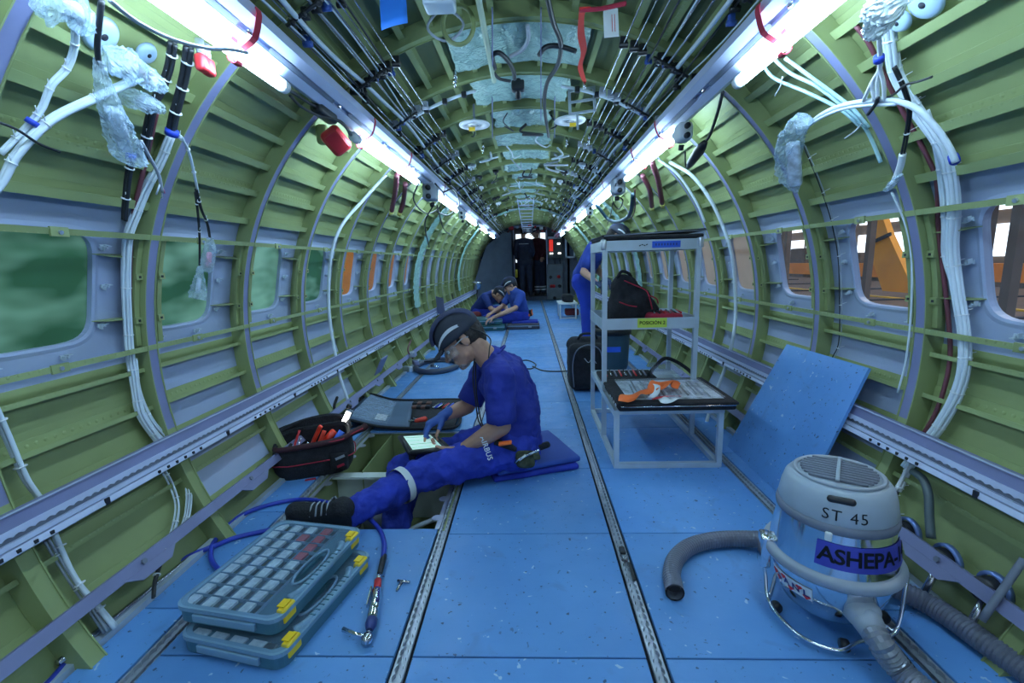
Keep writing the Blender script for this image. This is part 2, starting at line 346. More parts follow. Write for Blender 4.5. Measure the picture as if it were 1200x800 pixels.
# window panels
win_n = 0
def rrect(n, hu, hy, r):
    out = []
    for i in range(n):
        t = 2*PI*(i+.5)/n; c, s_ = math.cos(t), math.sin(t); e = .42
        out.append((hu*math.copysign(abs(c)**e, c), hy*math.copysign(abs(s_)**e, s_)))
    return out
NW = 36
for s in (1, -1):
    for n in range(N0, N1+1):
        win_n += 1
        y0 = Y0+n*PITCH-.045; y1 = y0+PITCH; yc = Y0+n*PITCH+.2; ac = 12.0; hu = .172; hy = .175
        inner = rrect(NW, hu, hy, .07); u0, u1 = math.radians(W0-ac)*RS, math.radians(W1-ac)*RS
        rings = []
        ins = []
        for (u, y) in inner:
            # project outward to the rectangle
            k = 1e9
            if u > 1e-6: k = min(k, u1/u)
            if u < -1e-6: k = min(k, u0/u)
            if y > 1e-6: k = min(k, (y1-yc)/y)
            if y < -1e-6: k = min(k, (y0-yc)/y)
            ins.append((u*k, y*k))
        mb = MB(); vs = []
        def P(u, y, r): return pol(r, mir(ac+math.degrees(u/RS), s), yc+y)
        layers = [[P(u, y, RS+.02) for u, y in inner], [P(u, y, RS-.004) for u, y in inner], [P(u*1.05, y*1.05, RS-.006) for u, y in inner], [P(u*1.12, y*1.12, RS-.002) for u, y in inner]]
        for t in (.35, .7, 1.): layers.append([P(a[0]*1.12+(b[0]-a[0]*1.12)*t, a[1]*1.12+(b[1]-a[1]*1.12)*t, RS) for a, b in zip(inner, ins)])
        for l in layers: vs += l
        fs = [(i*NW+k, i*NW+(k+1) % NW, (i+1)*NW+(k+1) % NW, (i+1)*NW+k) for i in range(len(layers)-1) for k in range(NW)]
        # corners of the rectangle
        for cu, cy in ((u0, y0-yc), (u0, y1-yc), (u1, y0-yc), (u1, y1-yc)):
            best = sorted(range(NW), key=lambda k: (ins[k][0]-cu)**2+(ins[k][1]-cy)**2)[:2]
            vs.append(P(cu, cy, RS)); b = (len(layers)-1)*NW; fs.append((b+best[0], len(vs)-1, b+best[1]))
        mb.add(vs, fs)
        w = struct('window_%d' % win_n, mb, LAVP, None, False)
        # pane
        pm = MB(); pv = [P(0, 0, RS+.012)]; lay2 = []
        for t in (.5, 1.): pv += [P(u*t, y*t, RS+.012) for u, y in inner]
        pf = [(0, 1+k, 1+(k+1) % NW) for k in range(NW)]+[(1+k, 1+NW+k, 1+NW+(k+1) % NW, 1+(k+1) % NW) for k in range(NW)]
        pm.add(pv, pf)
        pmat = GLASS
        if s < 0 and n <= 3: pmat = FILM
        if s > 0 and 3 <= n: pmat = FILMO
        pm.build('pane', pmat, w, True, label='green film over the pane' if pmat is FILM else None)
        # clips round the opening and the ledge
        if -1 <= n <= 4:
            for (cu, cy) in ((.0, .215), (.13, .2), (-.13, .2), (-.21, .07), (-.21, -.12), (.12, -.205)):
                if abs(cy) > .205 and cy < 0: continue
                c = P(cu, cy, RS-.01); q = MB(); rad = (V((0, c.y, CZ))-c).normalized(); Ry = V((0, 1, 0)); tz = rad.cross(Ry)
                M = frame3(c, Ry, tz, rad); q.M = M
                q.box((0, 0, 0), (.028, .012, .004)); q.box((.004, .006, .008), (.014, .003, .018)); q.box((-.008, -.004, .006), (.003, .014, .012)); q.tube([(0, 0, 0), (0, 0, .014)], .004, 6)
                q.build('clip', ALUM, w)
# frames
def ring_arcs(mb, r0, r1, a0, a1, y, flip=False, step=3.):
    p = arc(1, a0, a1, step)
    for (_, a), (_, b) in zip(p, p[1:]): mb.add([pol(r0, a, y), pol(r1, a, y), pol(r1, b, y), pol(r0, b, y)], [(0, 1, 2, 3)])
frames = {}
for n in range(N0, N1+1):
    y = Y0+n*PITCH; ya = y-.045
    fr = MB()
    prof = lambda a: [(RS-.001, a), (RF, a)]
    A = [a for _, a in arc(1, -60, 240, 3.)]
    # web as a solid ring 3 mm thick, with the outer foot
    rows = [(RS-.001, ya+.02), (RS-.004, ya+.02), (RS-.004, ya+.003), (RF, ya+.003), (RF, ya), (RS-.001, ya)]
    m_ = len(rows); vs = [pol(r, a, yy) for a in A for r, yy in rows]
    fr.add(vs, [(i*m_+k, i*m_+(k+1) % m_, (i+1)*m_+(k+1) % m_, (i+1)*m_+k) for i in range(len(A)-1) for k in range(m_)])
    f = fr.build(tname(), GREEN, None, False, kind='structure')
    frames[n] = f
    # inner cap, with green edge lips
    for nm, aa, m in (('inner_cap', (-10.5, 54), LAV), ('inner_cap', (126, 190.5), LAV), ('inner_cap', (54, 126), GREEN), ('inner_cap', (-58, -10.5), GREEN), ('inner_cap', (190.5, 238), GREEN)):
        cb = MB(); A2 = [a for _, a in arc(1, aa[0], aa[1], 2.5)]
        rows = [(RF, ya+.003), (RF-.002, ya+.003), (RF-.002, y), (RF, y)]; k4 = 4
        vs = [pol(r, a, yy) for a in A2 for r, yy in rows]
        cb.add(vs, [(i*4+k, i*4+(k+1) % 4, (i+1)*4+(k+1) % 4, (i+1)*4+k) for i in range(len(A2)-1) for k in range(4)])
        cb.build(nm, m, f)
    eb = MB()
    for yy in (ya-.001, y-.003):
        rows = [(RF+.001, yy), (RF-.006, yy), (RF-.006, yy+.004), (RF+.001, yy+.004)]; A2 = [a for _, a in arc(1, -58, 238, 2.5)]
        vs = [pol(r, a, q) for a in A2 for r, q in rows]
        eb.add(vs, [(i*4+k, i*4+(k+1) % 4, (i+1)*4+(k+1) % 4, (i+1)*4+k) for i in range(len(A2)-1) for k in range(4)])
    eb.build('edge_lip', GREEN, f)
    for s in (1, -1):
        for yy in (ya-.012, y+.04):
            vb = MB(); A2 = [mir(a, s) for _, a in arc(1, 3.2, 19., 3)]
            rows = [(1.372, yy-.011), (1.358, yy-.011), (1.358, yy+.009), (1.372, yy+.009)]
            vs = [pol(r, a, q) for a in A2 for r, q in rows]
            vb.add(vs, [(i*4+k, i*4+(k+1) % 4, (i+1)*4+(k+1) % 4, (i+1)*4+k) for i in range(len(A2)-1) for k in range(4)])
            if n < 8:
                for a in (7, 13.5):
                    c = pol(1.355, mir(a, s), yy); vb.box(c, (.008, .026, .022))
            vb.build('window_post', GREEN, f)
            if n < 8 and n > -3:
                hb = MB()
                for a in (7, 13.5): hb.box(pol(1.3505, mir(a, s), yy), (.003, .008, .008))
                hb.build('post_hole', DARK, f)
        if n < 10:
            for a in (7.3, 16.2):
                sb = MB(); sb.add([pol(1.402, mir(a, s), ya-.14), pol(1.402, mir(a, s), ya), pol(1.362, mir(a, s), ya), pol(1.368, mir(a, s), ya-.1),
                                   pol(1.402, mir(a+.12, s), ya-.14), pol(1.402, mir(a+.12, s), ya), pol(1.362, mir(a+.12, s), ya), pol(1.368, mir(a+.12, s), ya-.1)],
                                  [(0,1,2,3),(7,6,5,4),(0,4,5,1),(1,5,6,2),(2,6,7,3),(3,7,4,0)])
                sb.build('stub', GREEN, f)
# stringers
def stringer(a, big=False, lav=False, y0=YB, y1=YE):
    s = 1 if a < 90 else -1; d = 1 if s > 0 else -1
    wdt = .038 if big else .036; ri = RS-wdt; t = .12*d; up_ = 1.25*d; cw = (.5 if big else 1.05)*d
    prof = [(RS-.002, a+up_*1.3), (RS-.004, a+up_*1.3), (RS-.004, a+t), (ri, a+t), (ri-.001, a+cw), (ri-.003, a+cw), (ri-.003, a-t), (RS-.001, a-t)]
    return struct(tname(), MB().extr(prof, [y0, y1], True), GREENR if not lav else LAVP)
up_angles = [23.2, 28.7, 34.1, 39.5, 44.9, 50.3]
for s in (1, -1):
    for a in up_angles+[57.5, 63, 68.5]: stringer(mir(a, s))
    for a in (-.8, -6.7, -12.7, -18.9, -25.5): stringer(mir(a, s), True)
for a in (74, 79.5, 85, 95, 100.5, 106): stringer(a)
# longerons over and under the windows
for s in (1, -1):
    for a in (19.5, 2.7):
        d = .38; prof = [(1.362, mir(a-d, s)), (1.340, mir(a-d, s)), (1.340, mir(a+d, s)), (1.343, mir(a+d, s)), (1.343, mir(a-d+.12, s)), (1.362, mir(a-d+.12, s))]
        b = struct(tname(), MB().extr(prof, [YB, YE], True), GREENR)
        for n in range(-1, 8):
            q = MB().box(pol(1.338, mir(a, s), Y0+n*PITCH+.2), (.006, .05, .026)); q.build('lug', GREEN, b)
            MB().tube([pol(1.336, mir(a, s), Y0+n*PITCH+.2), pol(1.33, mir(a, s), Y0+n*PITCH+.2)], .006, 8).build('fastener', ALU, b)
# wall rails : lavender cap, toothed track, ledge
for s in (1, -1):
    def pa(r, a): return (r, mir(a, s))
    prof = [pa(1.345, -11.3), pa(1.312, -11.3), pa(1.310, -11.6), pa(1.310, -12.9), pa(1.345, -12.9)]
    rail = struct('trim_13' if s > 0 else 'trim_14', MB().extr(prof, [YB, YE], True), LAV)
    MB().extr([pa(1.313, -11.22), pa(1.304, -11.22), pa(1.304, -11.36), pa(1.313, -11.36)], [YB, YE], True).build('top_edge', LAVW, rail)
    MB().extr([pa(1.345, -12.9), pa(1.306, -12.9), pa(1.306, -13.3), pa(1.316, -13.3), pa(1.316, -14.2), pa(1.304, -14.2), pa(1.304, -14.75), pa(1.345, -14.75)], [YB, YE], True).build('track', LAVW, rail)
    tb = MB(); nt = int((YE-YB)/.0254*1)
    pts = []
    for i in range(nt*4):
        y = YB+i*.0254/4; w = .28+.20*(1-abs(math.sin(PI*i/4)))
        pts.append((y, w))
    vs = []; 
    for y, w in pts: vs += [pol(1.3045, mir(-13.25, s), y), pol(1.3045, mir(-13.25-w, s), y), pol(1.309, mir(-13.25-w, s), y)]
    tb.add(vs, [(i*3+k, i*3+k+1, i*3+k+4, i*3+k+3) for i in range(len(pts)-1) for k in (0, 1)])
    tb.build('track_teeth', LAVW, rail)
    MB().extr([pa(1.3155, -13.35), pa(1.3150, -14.15)], [YB, YE]).build('track_groove', GREYP, rail)
    MB().extr([pa(1.345, -14.7), pa(1.300, -14.9), pa(1.297, -15.6), pa(1.300, -15.7), pa(1.304, -15.0), pa(1.345, -14.95)], [YB, YE], True).build('lower_ledge', LAVW, rail)
    hb = MB()
    for n in range(0, 14):
        yy = Y0+n*PITCH-.02
        for dy in (-.16, -.12, -.08, -.04, 0, .04, .2):
            hb.box(pol(1.2965, mir(-15.3, s), yy+dy), (.004, .009, .009) if dy < .1 else (.005, .014, .02))
    hb.build('bolt_hole', DARK, rail)
# low lavender strip near the floor
for s in (1, -1):
    prof = [(1.338, mir(-24.2, s)), (1.318, mir(-24.2, s)), (1.316, mir(-25.8, s)), (1.336, mir(-25.8, s))]
    b = struct('trim_15' if s > 0 else 'trim_16', MB().extr(prof, [YB, 5.6], True), LAV)
    for n in range(-1, 7):
        y = Y0+n*PITCH
        q = MB(); q.add([pol(1.314, mir(-25.6, s), y+.12), pol(1.314, mir(-25.6, s), y+.32), pol(1.312, mir(-27, s), y+.28), pol(1.312, mir(-27, s), y+.17), pol(1.32, mir(-25.6, s), y+.12), pol(1.32, mir(-25.6, s), y+.32), pol(1.318, mir(-27, s), y+.28), pol(1.318, mir(-27, s), y+.17)], [(0,1,2,3),(7,6,5,4),(0,4,5,1),(1,5,6,2),(2,6,7,3),(3,7,4,0)])
        q.build('tab', LAV, b)
        MB().tube([pol(1.315, mir(-25, s), y+.2), pol(1.31, mir(-25, s), y+.2)], .009, 6).build('fastener', GREYP, b)
# lavender bracket plates behind the strip
for s, ys in ((-1, (3.55,)),):
    for y in ys:
        q = MB(); c = pol(1.30, mir(-26, s), y); R = Matrix.Rotation(math.radians(-26*s), 3, 'Y')
        q.rbox(c if y < 3 else pol(1.27, mir(-21, s), y), (.012, .16, .15), .01, R=R)
        b = q.build(tname(), LAV, None, kind='structure')
        for dy in (-.05, .05): MB().ell((c if y < 3 else pol(1.27, mir(-21, s), y))+V((-.008*s, dy, .03)), (.005, .008, .008), n=8, m=6).build('fastener', ALU, b)
# floor edge channel (pale) beside the boards, then pipework in the gap
for s in (1, -1):
    struct(tname(), MB().beam((s*1.205, YB, -.01), (s*1.205, YE, -.01), .025, .05), ALUM)
    struct(tname(), MB().beam((s*1.27, YB, -.06), (s*1.27, YE, -.06), .09, .01), GREYP)

# ------------------------------------------------------------------ floor
cols = [(-1.19, -1.045, 0), (-1.0, -.352, 1), (-.306, .312, 2), (.358, .985, 3), (1.03, 1.19, 4)]
fb = MB(); gap = .0022
seams = [Y0+n*PITCH for n in range(N0, 21)]
hole = (-1.0, -.352, 1.63, 2.70)
for x0, x1, ci in cols:
    for i, y0 in enumerate(seams):
        y1 = y0+PITCH if i < len(seams)-1 else YE
        if ci == 1:
            if abs(y0-(Y0+PITCH)) < .01 or abs(y0-(Y0+2*PITCH)) < .01: continue
            if abs(y0-Y0) < .01: y1 = 1.63
            if abs(y0-(Y0+3*PITCH)) < .01: y0 = 2.70
        if ci in (0, 4): y0 += .17; y1 += .17
        n0 = len(fb.v)
        x0g, x1g, y0g, y1g = x0+gap, x1-gap, y0+gap, y1-gap; b = .0015
        vs = [(x0g, y0g, -.012), (x1g, y0g, -.012), (x1g, y1g, -.012), (x0g, y1g, -.012), (x0g, y0g, -b), (x1g, y0g, -b), (x1g, y1g, -b), (x0g, y1g, -b),
              (x0g+b, y0g+b, 0), (x1g-b, y0g+b, 0), (x1g-b, y1g-b, 0), (x0g+b, y1g-b, 0)]
        fb.add(vs, [(3,2,1,0),(0,1,5,4),(1,2,6,5),(2,3,7,6),(3,0,4,7),(4,5,9,8),(5,6,10,9),(6,7,11,10),(7,4,8,11),(8,9,10,11)])
fl = struct('floor', fb, FLOORM)
# substrate between boards (dark) and seat tracks
sb = MB()
for x0, x1, y0, y1 in ((-1.19, -1.0, YB, YE), (-1.0, -.352, YB, 1.62), (-1.0, -.352, 2.71, YE), (-.352, 1.19, YB, YE)):
    sb.box(((x0+x1)/2, (y0+y1)/2, -.0165), (x1-x0, y1-y0, .008))
sb.build('underlay', DARK, fl)
for x in (-1.022, -.329, .335, 1.008):
    t = MB(); w = .0155
    t.box((x, (YB+YE)/2, -.014), (.030, YE-YB, .006))
    for sg in (-1, 1):
        vs = []; k = 0; ny = int((6.5-YB)/.0254*4)
        for i in range(ny):
            y = YB+i*.0254/4; ww = .0100-.0058*abs(math.sin(PI*i/4))**.7
            vs += [(x+sg*w, y, .0012), (x+sg*(w-ww), y, .0012), (x+sg*(w-ww), y, -.011)]
        n = len(vs)//3
        t.add(vs, [(i*3+k, i*3+k+1, i*3+k+4, i*3+k+3) for i in range(n-1) for k in (0, 1)])
        t.box((x+sg*(w-.005), (6.5+YE)/2, -.004), (.010, YE-6.5, .010))
    struct(tname(), t, TRACKM)
# hole framing below the floor
yA, yB_ = 1.63, 2.70
def st(mb, m): return struct(tname(), mb, m)
st(MB().box((-.675, yB_+.012, -.12), (.66, .012, .22)), GREEN)
st(MB().box((-.675, yA-.008, -.12), (.66, .012, .22)), GREEN)
st(MB().box((-1.008, 2.165, -.12), (.012, 1.07, .22)), GREEN)
st(MB().box((-.335, 2.165, -.12), (.012, 1.07, .22)), GREEN)
g = st(MB().box((-.675, 2.16, -.035), (.65, .055, .012)).box((-.675, 2.187, -.16), (.65, .004, .25)), mat('pale_beam', (.62, .68, .66), .35))
st(MB().box((-.86, 2.44, -.16), (.004, .52, .28)), GREEN)
# scalloped ledge with nut plates round the opening
lb = MB()
for (a, b) in (((-.992, 1.64), (-.992, 2.69)), ((-.36, 1.64), (-.36, 2.69)), ((-.99, 2.692), (-.36, 2.692))):
    lb.beam((a[0], a[1], -.010), (b[0], b[1], -.010), .018, .003)
for i in range(7):
    yy = 1.72+i*.155
    lb.lathe([(.0001, -.008), (.022, -.008), (.022, -.012), (.0001, -.012)], 12, T(-.975, yy, 0)); lb.lathe([(.0001, -.008), (.022, -.008), (.022, -.012), (.0001, -.012)], 12, T(-.376, yy, 0))
st(lb, ALU)
# duct and pipes in the hole
d = thing('air_duct', (-.72, 2.45, -.3), 'dark grey curved duct lying in the open floor bay behind the pale crossbeam', 'duct')
MB().tube(smoothpath([(-.60, 2.66, -.16), (-.62, 2.5, -.17), (-.70, 2.32, -.2), (-.8, 2.1, -.3)]), .095, 18).build('duct_body', GREYP, d, True)
MB().box((-.58, 2.42, -.075), (.012, .012, .004)).build('tag', WHITE, d)
d = thing('fuel_line', (-.8, 1.8, -.3), 'round pale metal canister standing in the open floor bay beside the trouser leg', 'canister')
MB().lathe([(.0001, .09), (.05, .088), (.07, .07), (.075, 0), (.075, -.25)], 24, T(-.83, 1.87, -.19)).build('body', mat('olive_metal', (.35, .38, .25), .3, .6), d, True)
MB().lathe([(.03, .098), (.034, .09), (.03, .085)], 16, T(-.83, 1.87, -.19)).build('filler_ring', STEEL, d, True)
for i, (m, r, pts) in enumerate(((GREYC, .011, [(-.34, 1.95, -.12), (-.42, 1.86, -.10), (-.52, 1.80, -.12), (-.56, 1.7, -.16), (-.6, 1.64, -.2)]), (WHITEC, .009, [(-.36, 1.72, -.1), (-.45, 1.70, -.13), (-.5, 1.78, -.2), (-.44, 1.95, -.25)]), (WHITEC, .006, [(-.5, 1.64, -.14), (-.47, 1.72, -.12), (-.4, 1.8, -.15), (-.37, 2.0, -.2)]),
                                 (BLACKC, .012, [(-.40, 1.64, -.2), (-.42, 1.78, -.2), (-.5, 1.9, -.24), (-.4, 2.1, -.3)]), (GREYC, .007, [(-.55, 1.64, -.12), (-.5, 1.7, -.16), (-.38, 1.76, -.14), (-.36, 1.9, -.09)]), (BLACKC, .01, [(-.95, 1.64, -.12), (-.97, 1.8, -.09), (-.94, 1.95, -.10), (-.98, 2.1, -.12)]))):
    MB().tube(smoothpath(pts), r, 8).build('floor_bay_cable', m, None, True, ['grey ribbed hose arching through the open floor bay right of the leg', 'white cable looping at the right rim of the open floor bay', 'thin white cable hanging below the near rim of the open floor bay', 'black cable deep in the open floor bay under the knees', 'thin grey cable crossing the near right corner of the open floor bay', 'black cable along the left rim of the open floor bay under the toolbag'][i], 'cable')
# rest of the under floor: a shadowy tray so the bay has a bottom
for s in (1, -1): pass

# ------------------------------------------------------------------ big lamp beams under the ceiling
for s in (1, -1):
    def pa(r, a): return (r, mir(a, s))
    prof = [pa(1.275, 55.7), pa(1.245, 55.9), pa(1.215, 55.2), pa(1.215, 53.6), pa(1.232, 53.4), pa(1.232, 52.9), pa(1.215, 52.7), pa(1.215, 51.2), pa(1.235, 50.6), pa(1.275, 50.8), pa(1.275, 51.2), pa(1.24, 51.2), pa(1.24, 55.2), pa(1.275, 55.2)]
    b = struct('trim_17' if s > 0 else 'trim_18', MB().extr(prof, [YB, 12.3], True), LAVW)
    for i in range(-3, 21):
        y = .25+i*.6
        q = MB(); q.add([pol(1.2135, mir(53.5, s), y), pol(1.2135, mir(53.5, s), y+.45), pol(1.2135, mir(52.8, s), y+.45), pol(1.2135, mir(52.8, s), y)], [(0,1,2,3)] if s > 0 else [(3,2,1,0)])
        q.build('slot', GREYP, b)
        MB().ell(pol(1.213, mir(53.2, s), y+.5), (.008, .012, .008), n=8, m=6).build('slot_bolt', STEEL, b)
    for n in range(0, 20):
        q = MB().beam(pol(1.27, mir(52.5, s), Y0+n*PITCH-.03), pol(RF, mir(52.5, s), Y0+n*PITCH-.03), .04, .03, (0, 1, 0)); q.build('hanger', ALUM, b)
# ================================================================== lamps
TUBEM = mat('lamp_tube_light', (.9, .95, 1.), .3, var=0, emit=(.52, .78, 1.0), strength=LAMP)
def lamp(y0, y1, s, a, label, r=1.19, rad=.019):
    t = thing('lamp_tube', pol(r, mir(a, s), y0), label, 'lamp', 'fluorescent lamp tubes strapped under the ceiling beams')
    P0, P1 = pol(r, mir(a, s), y0), pol(r, mir(a, s), y1); d = (P1-P0).normalized()
    MB().cap(P0+d*.05, P1-d*.03, rad, rad, 14).build('glowing_tube', TUBEM, t, True)
    MB().tube([P0-d*.03, P0+d*.03], rad*1.15, 14).build('end_cap', WHITE, t, True)
    MB().tube([P1-d*.012, P1+d*.015], rad*1.1, 14).build('end_cap', WHITE, t, True)
    return t
lw = ['first', 'second', 'third', 'fourth', 'fifth', 'sixth', 'seventh']
for i, y0 in enumerate((-1.6, .38, 2.2, 4.0, 5.8, 7.6, 9.4)):
    lamp(y0, y0+1.19, -1, 50.3, 'glowing lamp tube out of sight behind the camera on the left' if i == 0 else 'glowing fluorescent tube under the left ceiling beam, %s one from the near end' % lw[i-1])
for i, y0 in enumerate((-1.5, .52, 2.36, 4.1, 5.8, 7.6, 9.4)):
    lamp(y0, y0+1.19, 1, 50.3, 'glowing lamp tube out of sight behind the camera on the right' if i == 0 else 'glowing fluorescent tube under the right ceiling beam, %s one from the near end' % lw[i-1])
# straps holding the tubes
si = 0
for s, ys in ((-1, (1.33, 2.27, 2.95, 4.1, 4.9, 5.9, 6.8, 7.7, 8.6)), (1, (1.44, 2.5, 3.05, 4.2, 5.0, 5.9, 6.8, 7.7, 8.6))):
    for i, y in enumerate(ys):
        a = pol(1.21, mir(55.6, s), y); b = pol(1.18, mir(50.6, s), y+.01); pts = [a+V((0, 0, .02)), a, (a+b)/2+V((-.012*s, 0, -.005)), b+V((0, 0, .01)), b+V((.012*s, .002, -.022)), b+V((.034*s, 0, -.008)), pol(1.2145, mir(51.5, s), y)]
        pts = smoothpath(pts, 4); mb = MB(); w = .013 if i == 0 else .010
        vs = []
        for p in pts: vs += [p+V((0, -w, 0)), p+V((0, w, 0)), p+V((0, w, 0))*1+V((.002*s, 0, -.002)), p+V((0, -w, 0))+V((.002*s, 0, -.002))]
        mb.add(vs, [(k*4+q, k*4+(q+1) % 4, (k+1)*4+(q+1) % 4, (k+1)*4+q) for k in range(len(pts)-1) for q in range(4)])
        mb.build('tube_strap', REDF, None, False, 'dark red strap holding a lamp tube, %s from the near end of the %s beam' % (('first', 'second', 'third', 'fourth', 'fifth', 'sixth', 'seventh', 'eighth', 'ninth')[i], 'left' if s < 0 else 'right'), 'strap', 'red straps round the lamp tubes')
# junction boxes with cable loops
def jbox(c, label, s, big=1.):
    t = thing('junction_box', c, label, 'electrical box', 'junction boxes between the lamp tubes')
    MB().rbox(c, (.085*big, .12*big, .10*big), .02).build('housing', GREYC if big > 1 else WHITE, t, True)
    for k, (dy, dz) in enumerate(((-.07, .02), (-.07, -.03), (.03, -.06))):
        MB().tube([V(c)+V((0, dy*big*.8, dz*big)), V(c)+V((0, dy*big*1.15, dz*1.05*big-(.02 if k == 2 else 0)))], .016*big, 10).build('gland', BLACK, t, True)
    return t
jbox(pol(1.16, 180-50.5, 3.72), 'grey junction box hanging under the left beam after the second lamp tube', -1, 1.25)
jbox(pol(1.17, 50, 2.26), 'small white junction box at the near end of the second right lamp tube', 1, .8)
jbox(pol(1.15, 50.5, 3.72), 'grey junction box hanging under the right beam with a thick cable loop', 1, 1.15)
jbox(pol(1.16, 129.5, 5.45), 'white junction box between the third and fourth left lamp tubes', -1, .9)
jbox(pol(1.16, 50.5, 5.45), 'white junction box between the third and fourth right lamp tubes', 1, .9)
def cable(name, pts, r, m, label, group=None, n=8, k=6, cat='cable', parent=None):
    return MB().tube(smoothpath(pts, k), r, n).build(name, m, parent, True, label, cat if label else None, group)
def pcs(L, r): return [PC(x, y, r) for x, y in L]
# lamp leads
cable('lamp_lead', [pol(1.19, 129.7, 1.57)]+pcs([(338, 105), (358, 118), (374, 128), (385, 137)], 1.22)+pcs([(400, 143), (408, 152), (412, 160)], 1.2), .006, BLACKC, 'black lead joining the first and second left lamp tubes')
cable('lamp_lead', pcs([(340, 112), (352, 124), (372, 135), (392, 140), (404, 148), (410, 158)], 1.19), .005, BLACKC, 'second black lead below the first between the left lamp tubes')
MB().rbox(PC(380, 133, 1.22), (.05, .16, .045), .015).build('lead_connector', BLACK, None, True, 'black connector lump on the lead between the left lamp tubes', 'connector')
cable('hanging_loop', pcs([(128, 0), (160, 25), (200, 45), (240, 56), (270, 58), (290, 62)], 1.15), .0045, GREYC, 'thin grey cable sagging below the nearest left lamp tube')
for i, L in enumerate(([(490, 215), (485, 235), (500, 250), (515, 243), (520, 228), (510, 215)], [(508, 240), (498, 262), (503, 290)], [(512, 240), (520, 268), (528, 275)], [(520, 225), (532, 222), (538, 240), (525, 252), (512, 248)])):
    cable('box_lead', pcs(L, 1.14), .006, BLACKC, 'black lead %s below the left grey junction box' % ('coiled in a wide loop', 'dangling furthest left', 'dangling on the right', 'curled round to the right')[i], 'leads at the left junction box')
cable('thick_cable_loop', pcs([(742, 228), (740, 245), (735, 255), (722, 260), (712, 256), (703, 245), (698, 240)], 1.13), .017, mat('dark_teal_cable', (.02, .06, .09), .4), 'thick dark cable loop under the right grey junction box', None, 10)
for i, L in enumerate(([(722, 215), (718, 235), (725, 245), (730, 235), (724, 230)], [(718, 238), (716, 250), (712, 262)], [(744, 222), (744, 245), (740, 255), (737, 252)])):
    cable('box_lead', pcs(L, 1.13), .005, BLACKC if i < 2 else MAROON, 'thin lead %s under the right junction box' % ('in a small loop', 'hanging straight', 'of maroon colour')[i], 'leads at the right junction box')
# torch hanging from the right beam
t = thing('hanging_connector', PC(818, 185, 1.15), 'black cable with a long black plug hanging from the right beam', 'plug')
cable('cord', pcs([(847, 108), (840, 135), (831, 160), (824, 168)], 1.15), .006, BLACKC, None, parent=t)
a, b = PC(826, 167, 1.14), PC(806, 196, 1.14)
MB().tube([a, a.lerp(b, .15), a.lerp(b, .3), a.lerp(b, .8), b], [.012, .02, .024, .019, .010], 12).build('plug', BLACK, t, True)
cable('tail', pcs([(803, 178), (803, 190), (804, 196)], 1.16), .004, BLACKC, None, parent=t)
# maroon drain pipes with yellow ends
def pipe(L, r, lab, rr=.017):
    p = pcs(L, r); t = thing('drain_hose', p[0], lab, 'hose', 'maroon hoses with yellow plugs hanging from the ceiling beams')
    q = smoothpath(p, 12); MB().tube(q, rr, 10, rib=.002).build('hose_body', MAROON, t, True)
    d = (q[-1]-q[-2]).normalized(); MB().tube([q[-1], q[-1]+d*.04], rr*1.1, 10).build('yellow_plug', mat('pale_yellow', (.75, .68, .2), .4), t, True)
pipe([(465, 205), (463, 225), (459, 247)], 1.25, 'front maroon hose hanging by the left wall'); pipe([(475, 215), (473, 235), (469, 248)], 1.26, 'rear maroon hose hanging by the left wall')
pipe([(764, 190), (771, 210), (776, 238)], 1.25, 'right maroon hose of the pair hanging by the right wall'); pipe([(753, 205), (761, 222), (764, 242)], 1.26, 'left maroon hose of the pair hanging by the right wall')
# red horn lamp on the left
t = thing('red_cover', PC(395, 165, 1.3), 'rounded red plastic cover on a green bracket under the left beam', 'cover')
MB(T(*PC(378, 158, 1.33))).rbox((0, 0, 0), (.05, .05, .09), .015).build('bracket', GREEN, t, True)
nz_ = V((.42, -.72, -.55)).normalized(); ny_ = V((0, .45, -.9)); ny_ = (ny_-nz_*ny_.dot(nz_)).normalized(); M = frame3(PC(394, 165, 1.26), ny_.cross(nz_), ny_, nz_)
mb = MB(M @ rotz(.5)); mb.rbox((0, 0, 0), (.10, .125, .05), .024, 5); mb.rbox((0, 0, .024), (.07, .095, .012), .005, 3)
mb.build('cover', RED, t, True)

# ================================================================== ceiling
for i, (px, py) in enumerate(((362, 3), (385, 0), (415, 0), (378, 60), (352, 45), (753, 0), (785, 0), (820, 0), (828, 12), (858, 0), (846, 60), (770, 0), (395, 0))):
    p = PC(px, py, 1.30); a = math.degrees(math.atan2(p.z-CZ, p.x))
    t = thing('control_cable', (p.x, 0, p.z), 'thin steel control cable running the length of the %s ceiling' % ('left' if p.x < 0 else 'right'), 'cable', 'control cables under the %s ceiling' % ('left' if p.x < 0 else 'right'))
    MB().tube([(p.x, YB+.1, p.z), (p.x, 12.4, p.z)], .0028, 6).build('wire', STEEL, t, True)
    for n in range(2, 9):
        y = Y0+n*PITCH-.03; c = V((p.x, y, p.z))
        q = MB().box(c+V((0, 0, .012)), (.03, .02, .03)); q.tube([c+V((-.018, 0, -.004)), c+V((.018, 0, -.004))], .012, 10); q.build('pulley_guide', GREYC if n % 2 else BLACK, t)
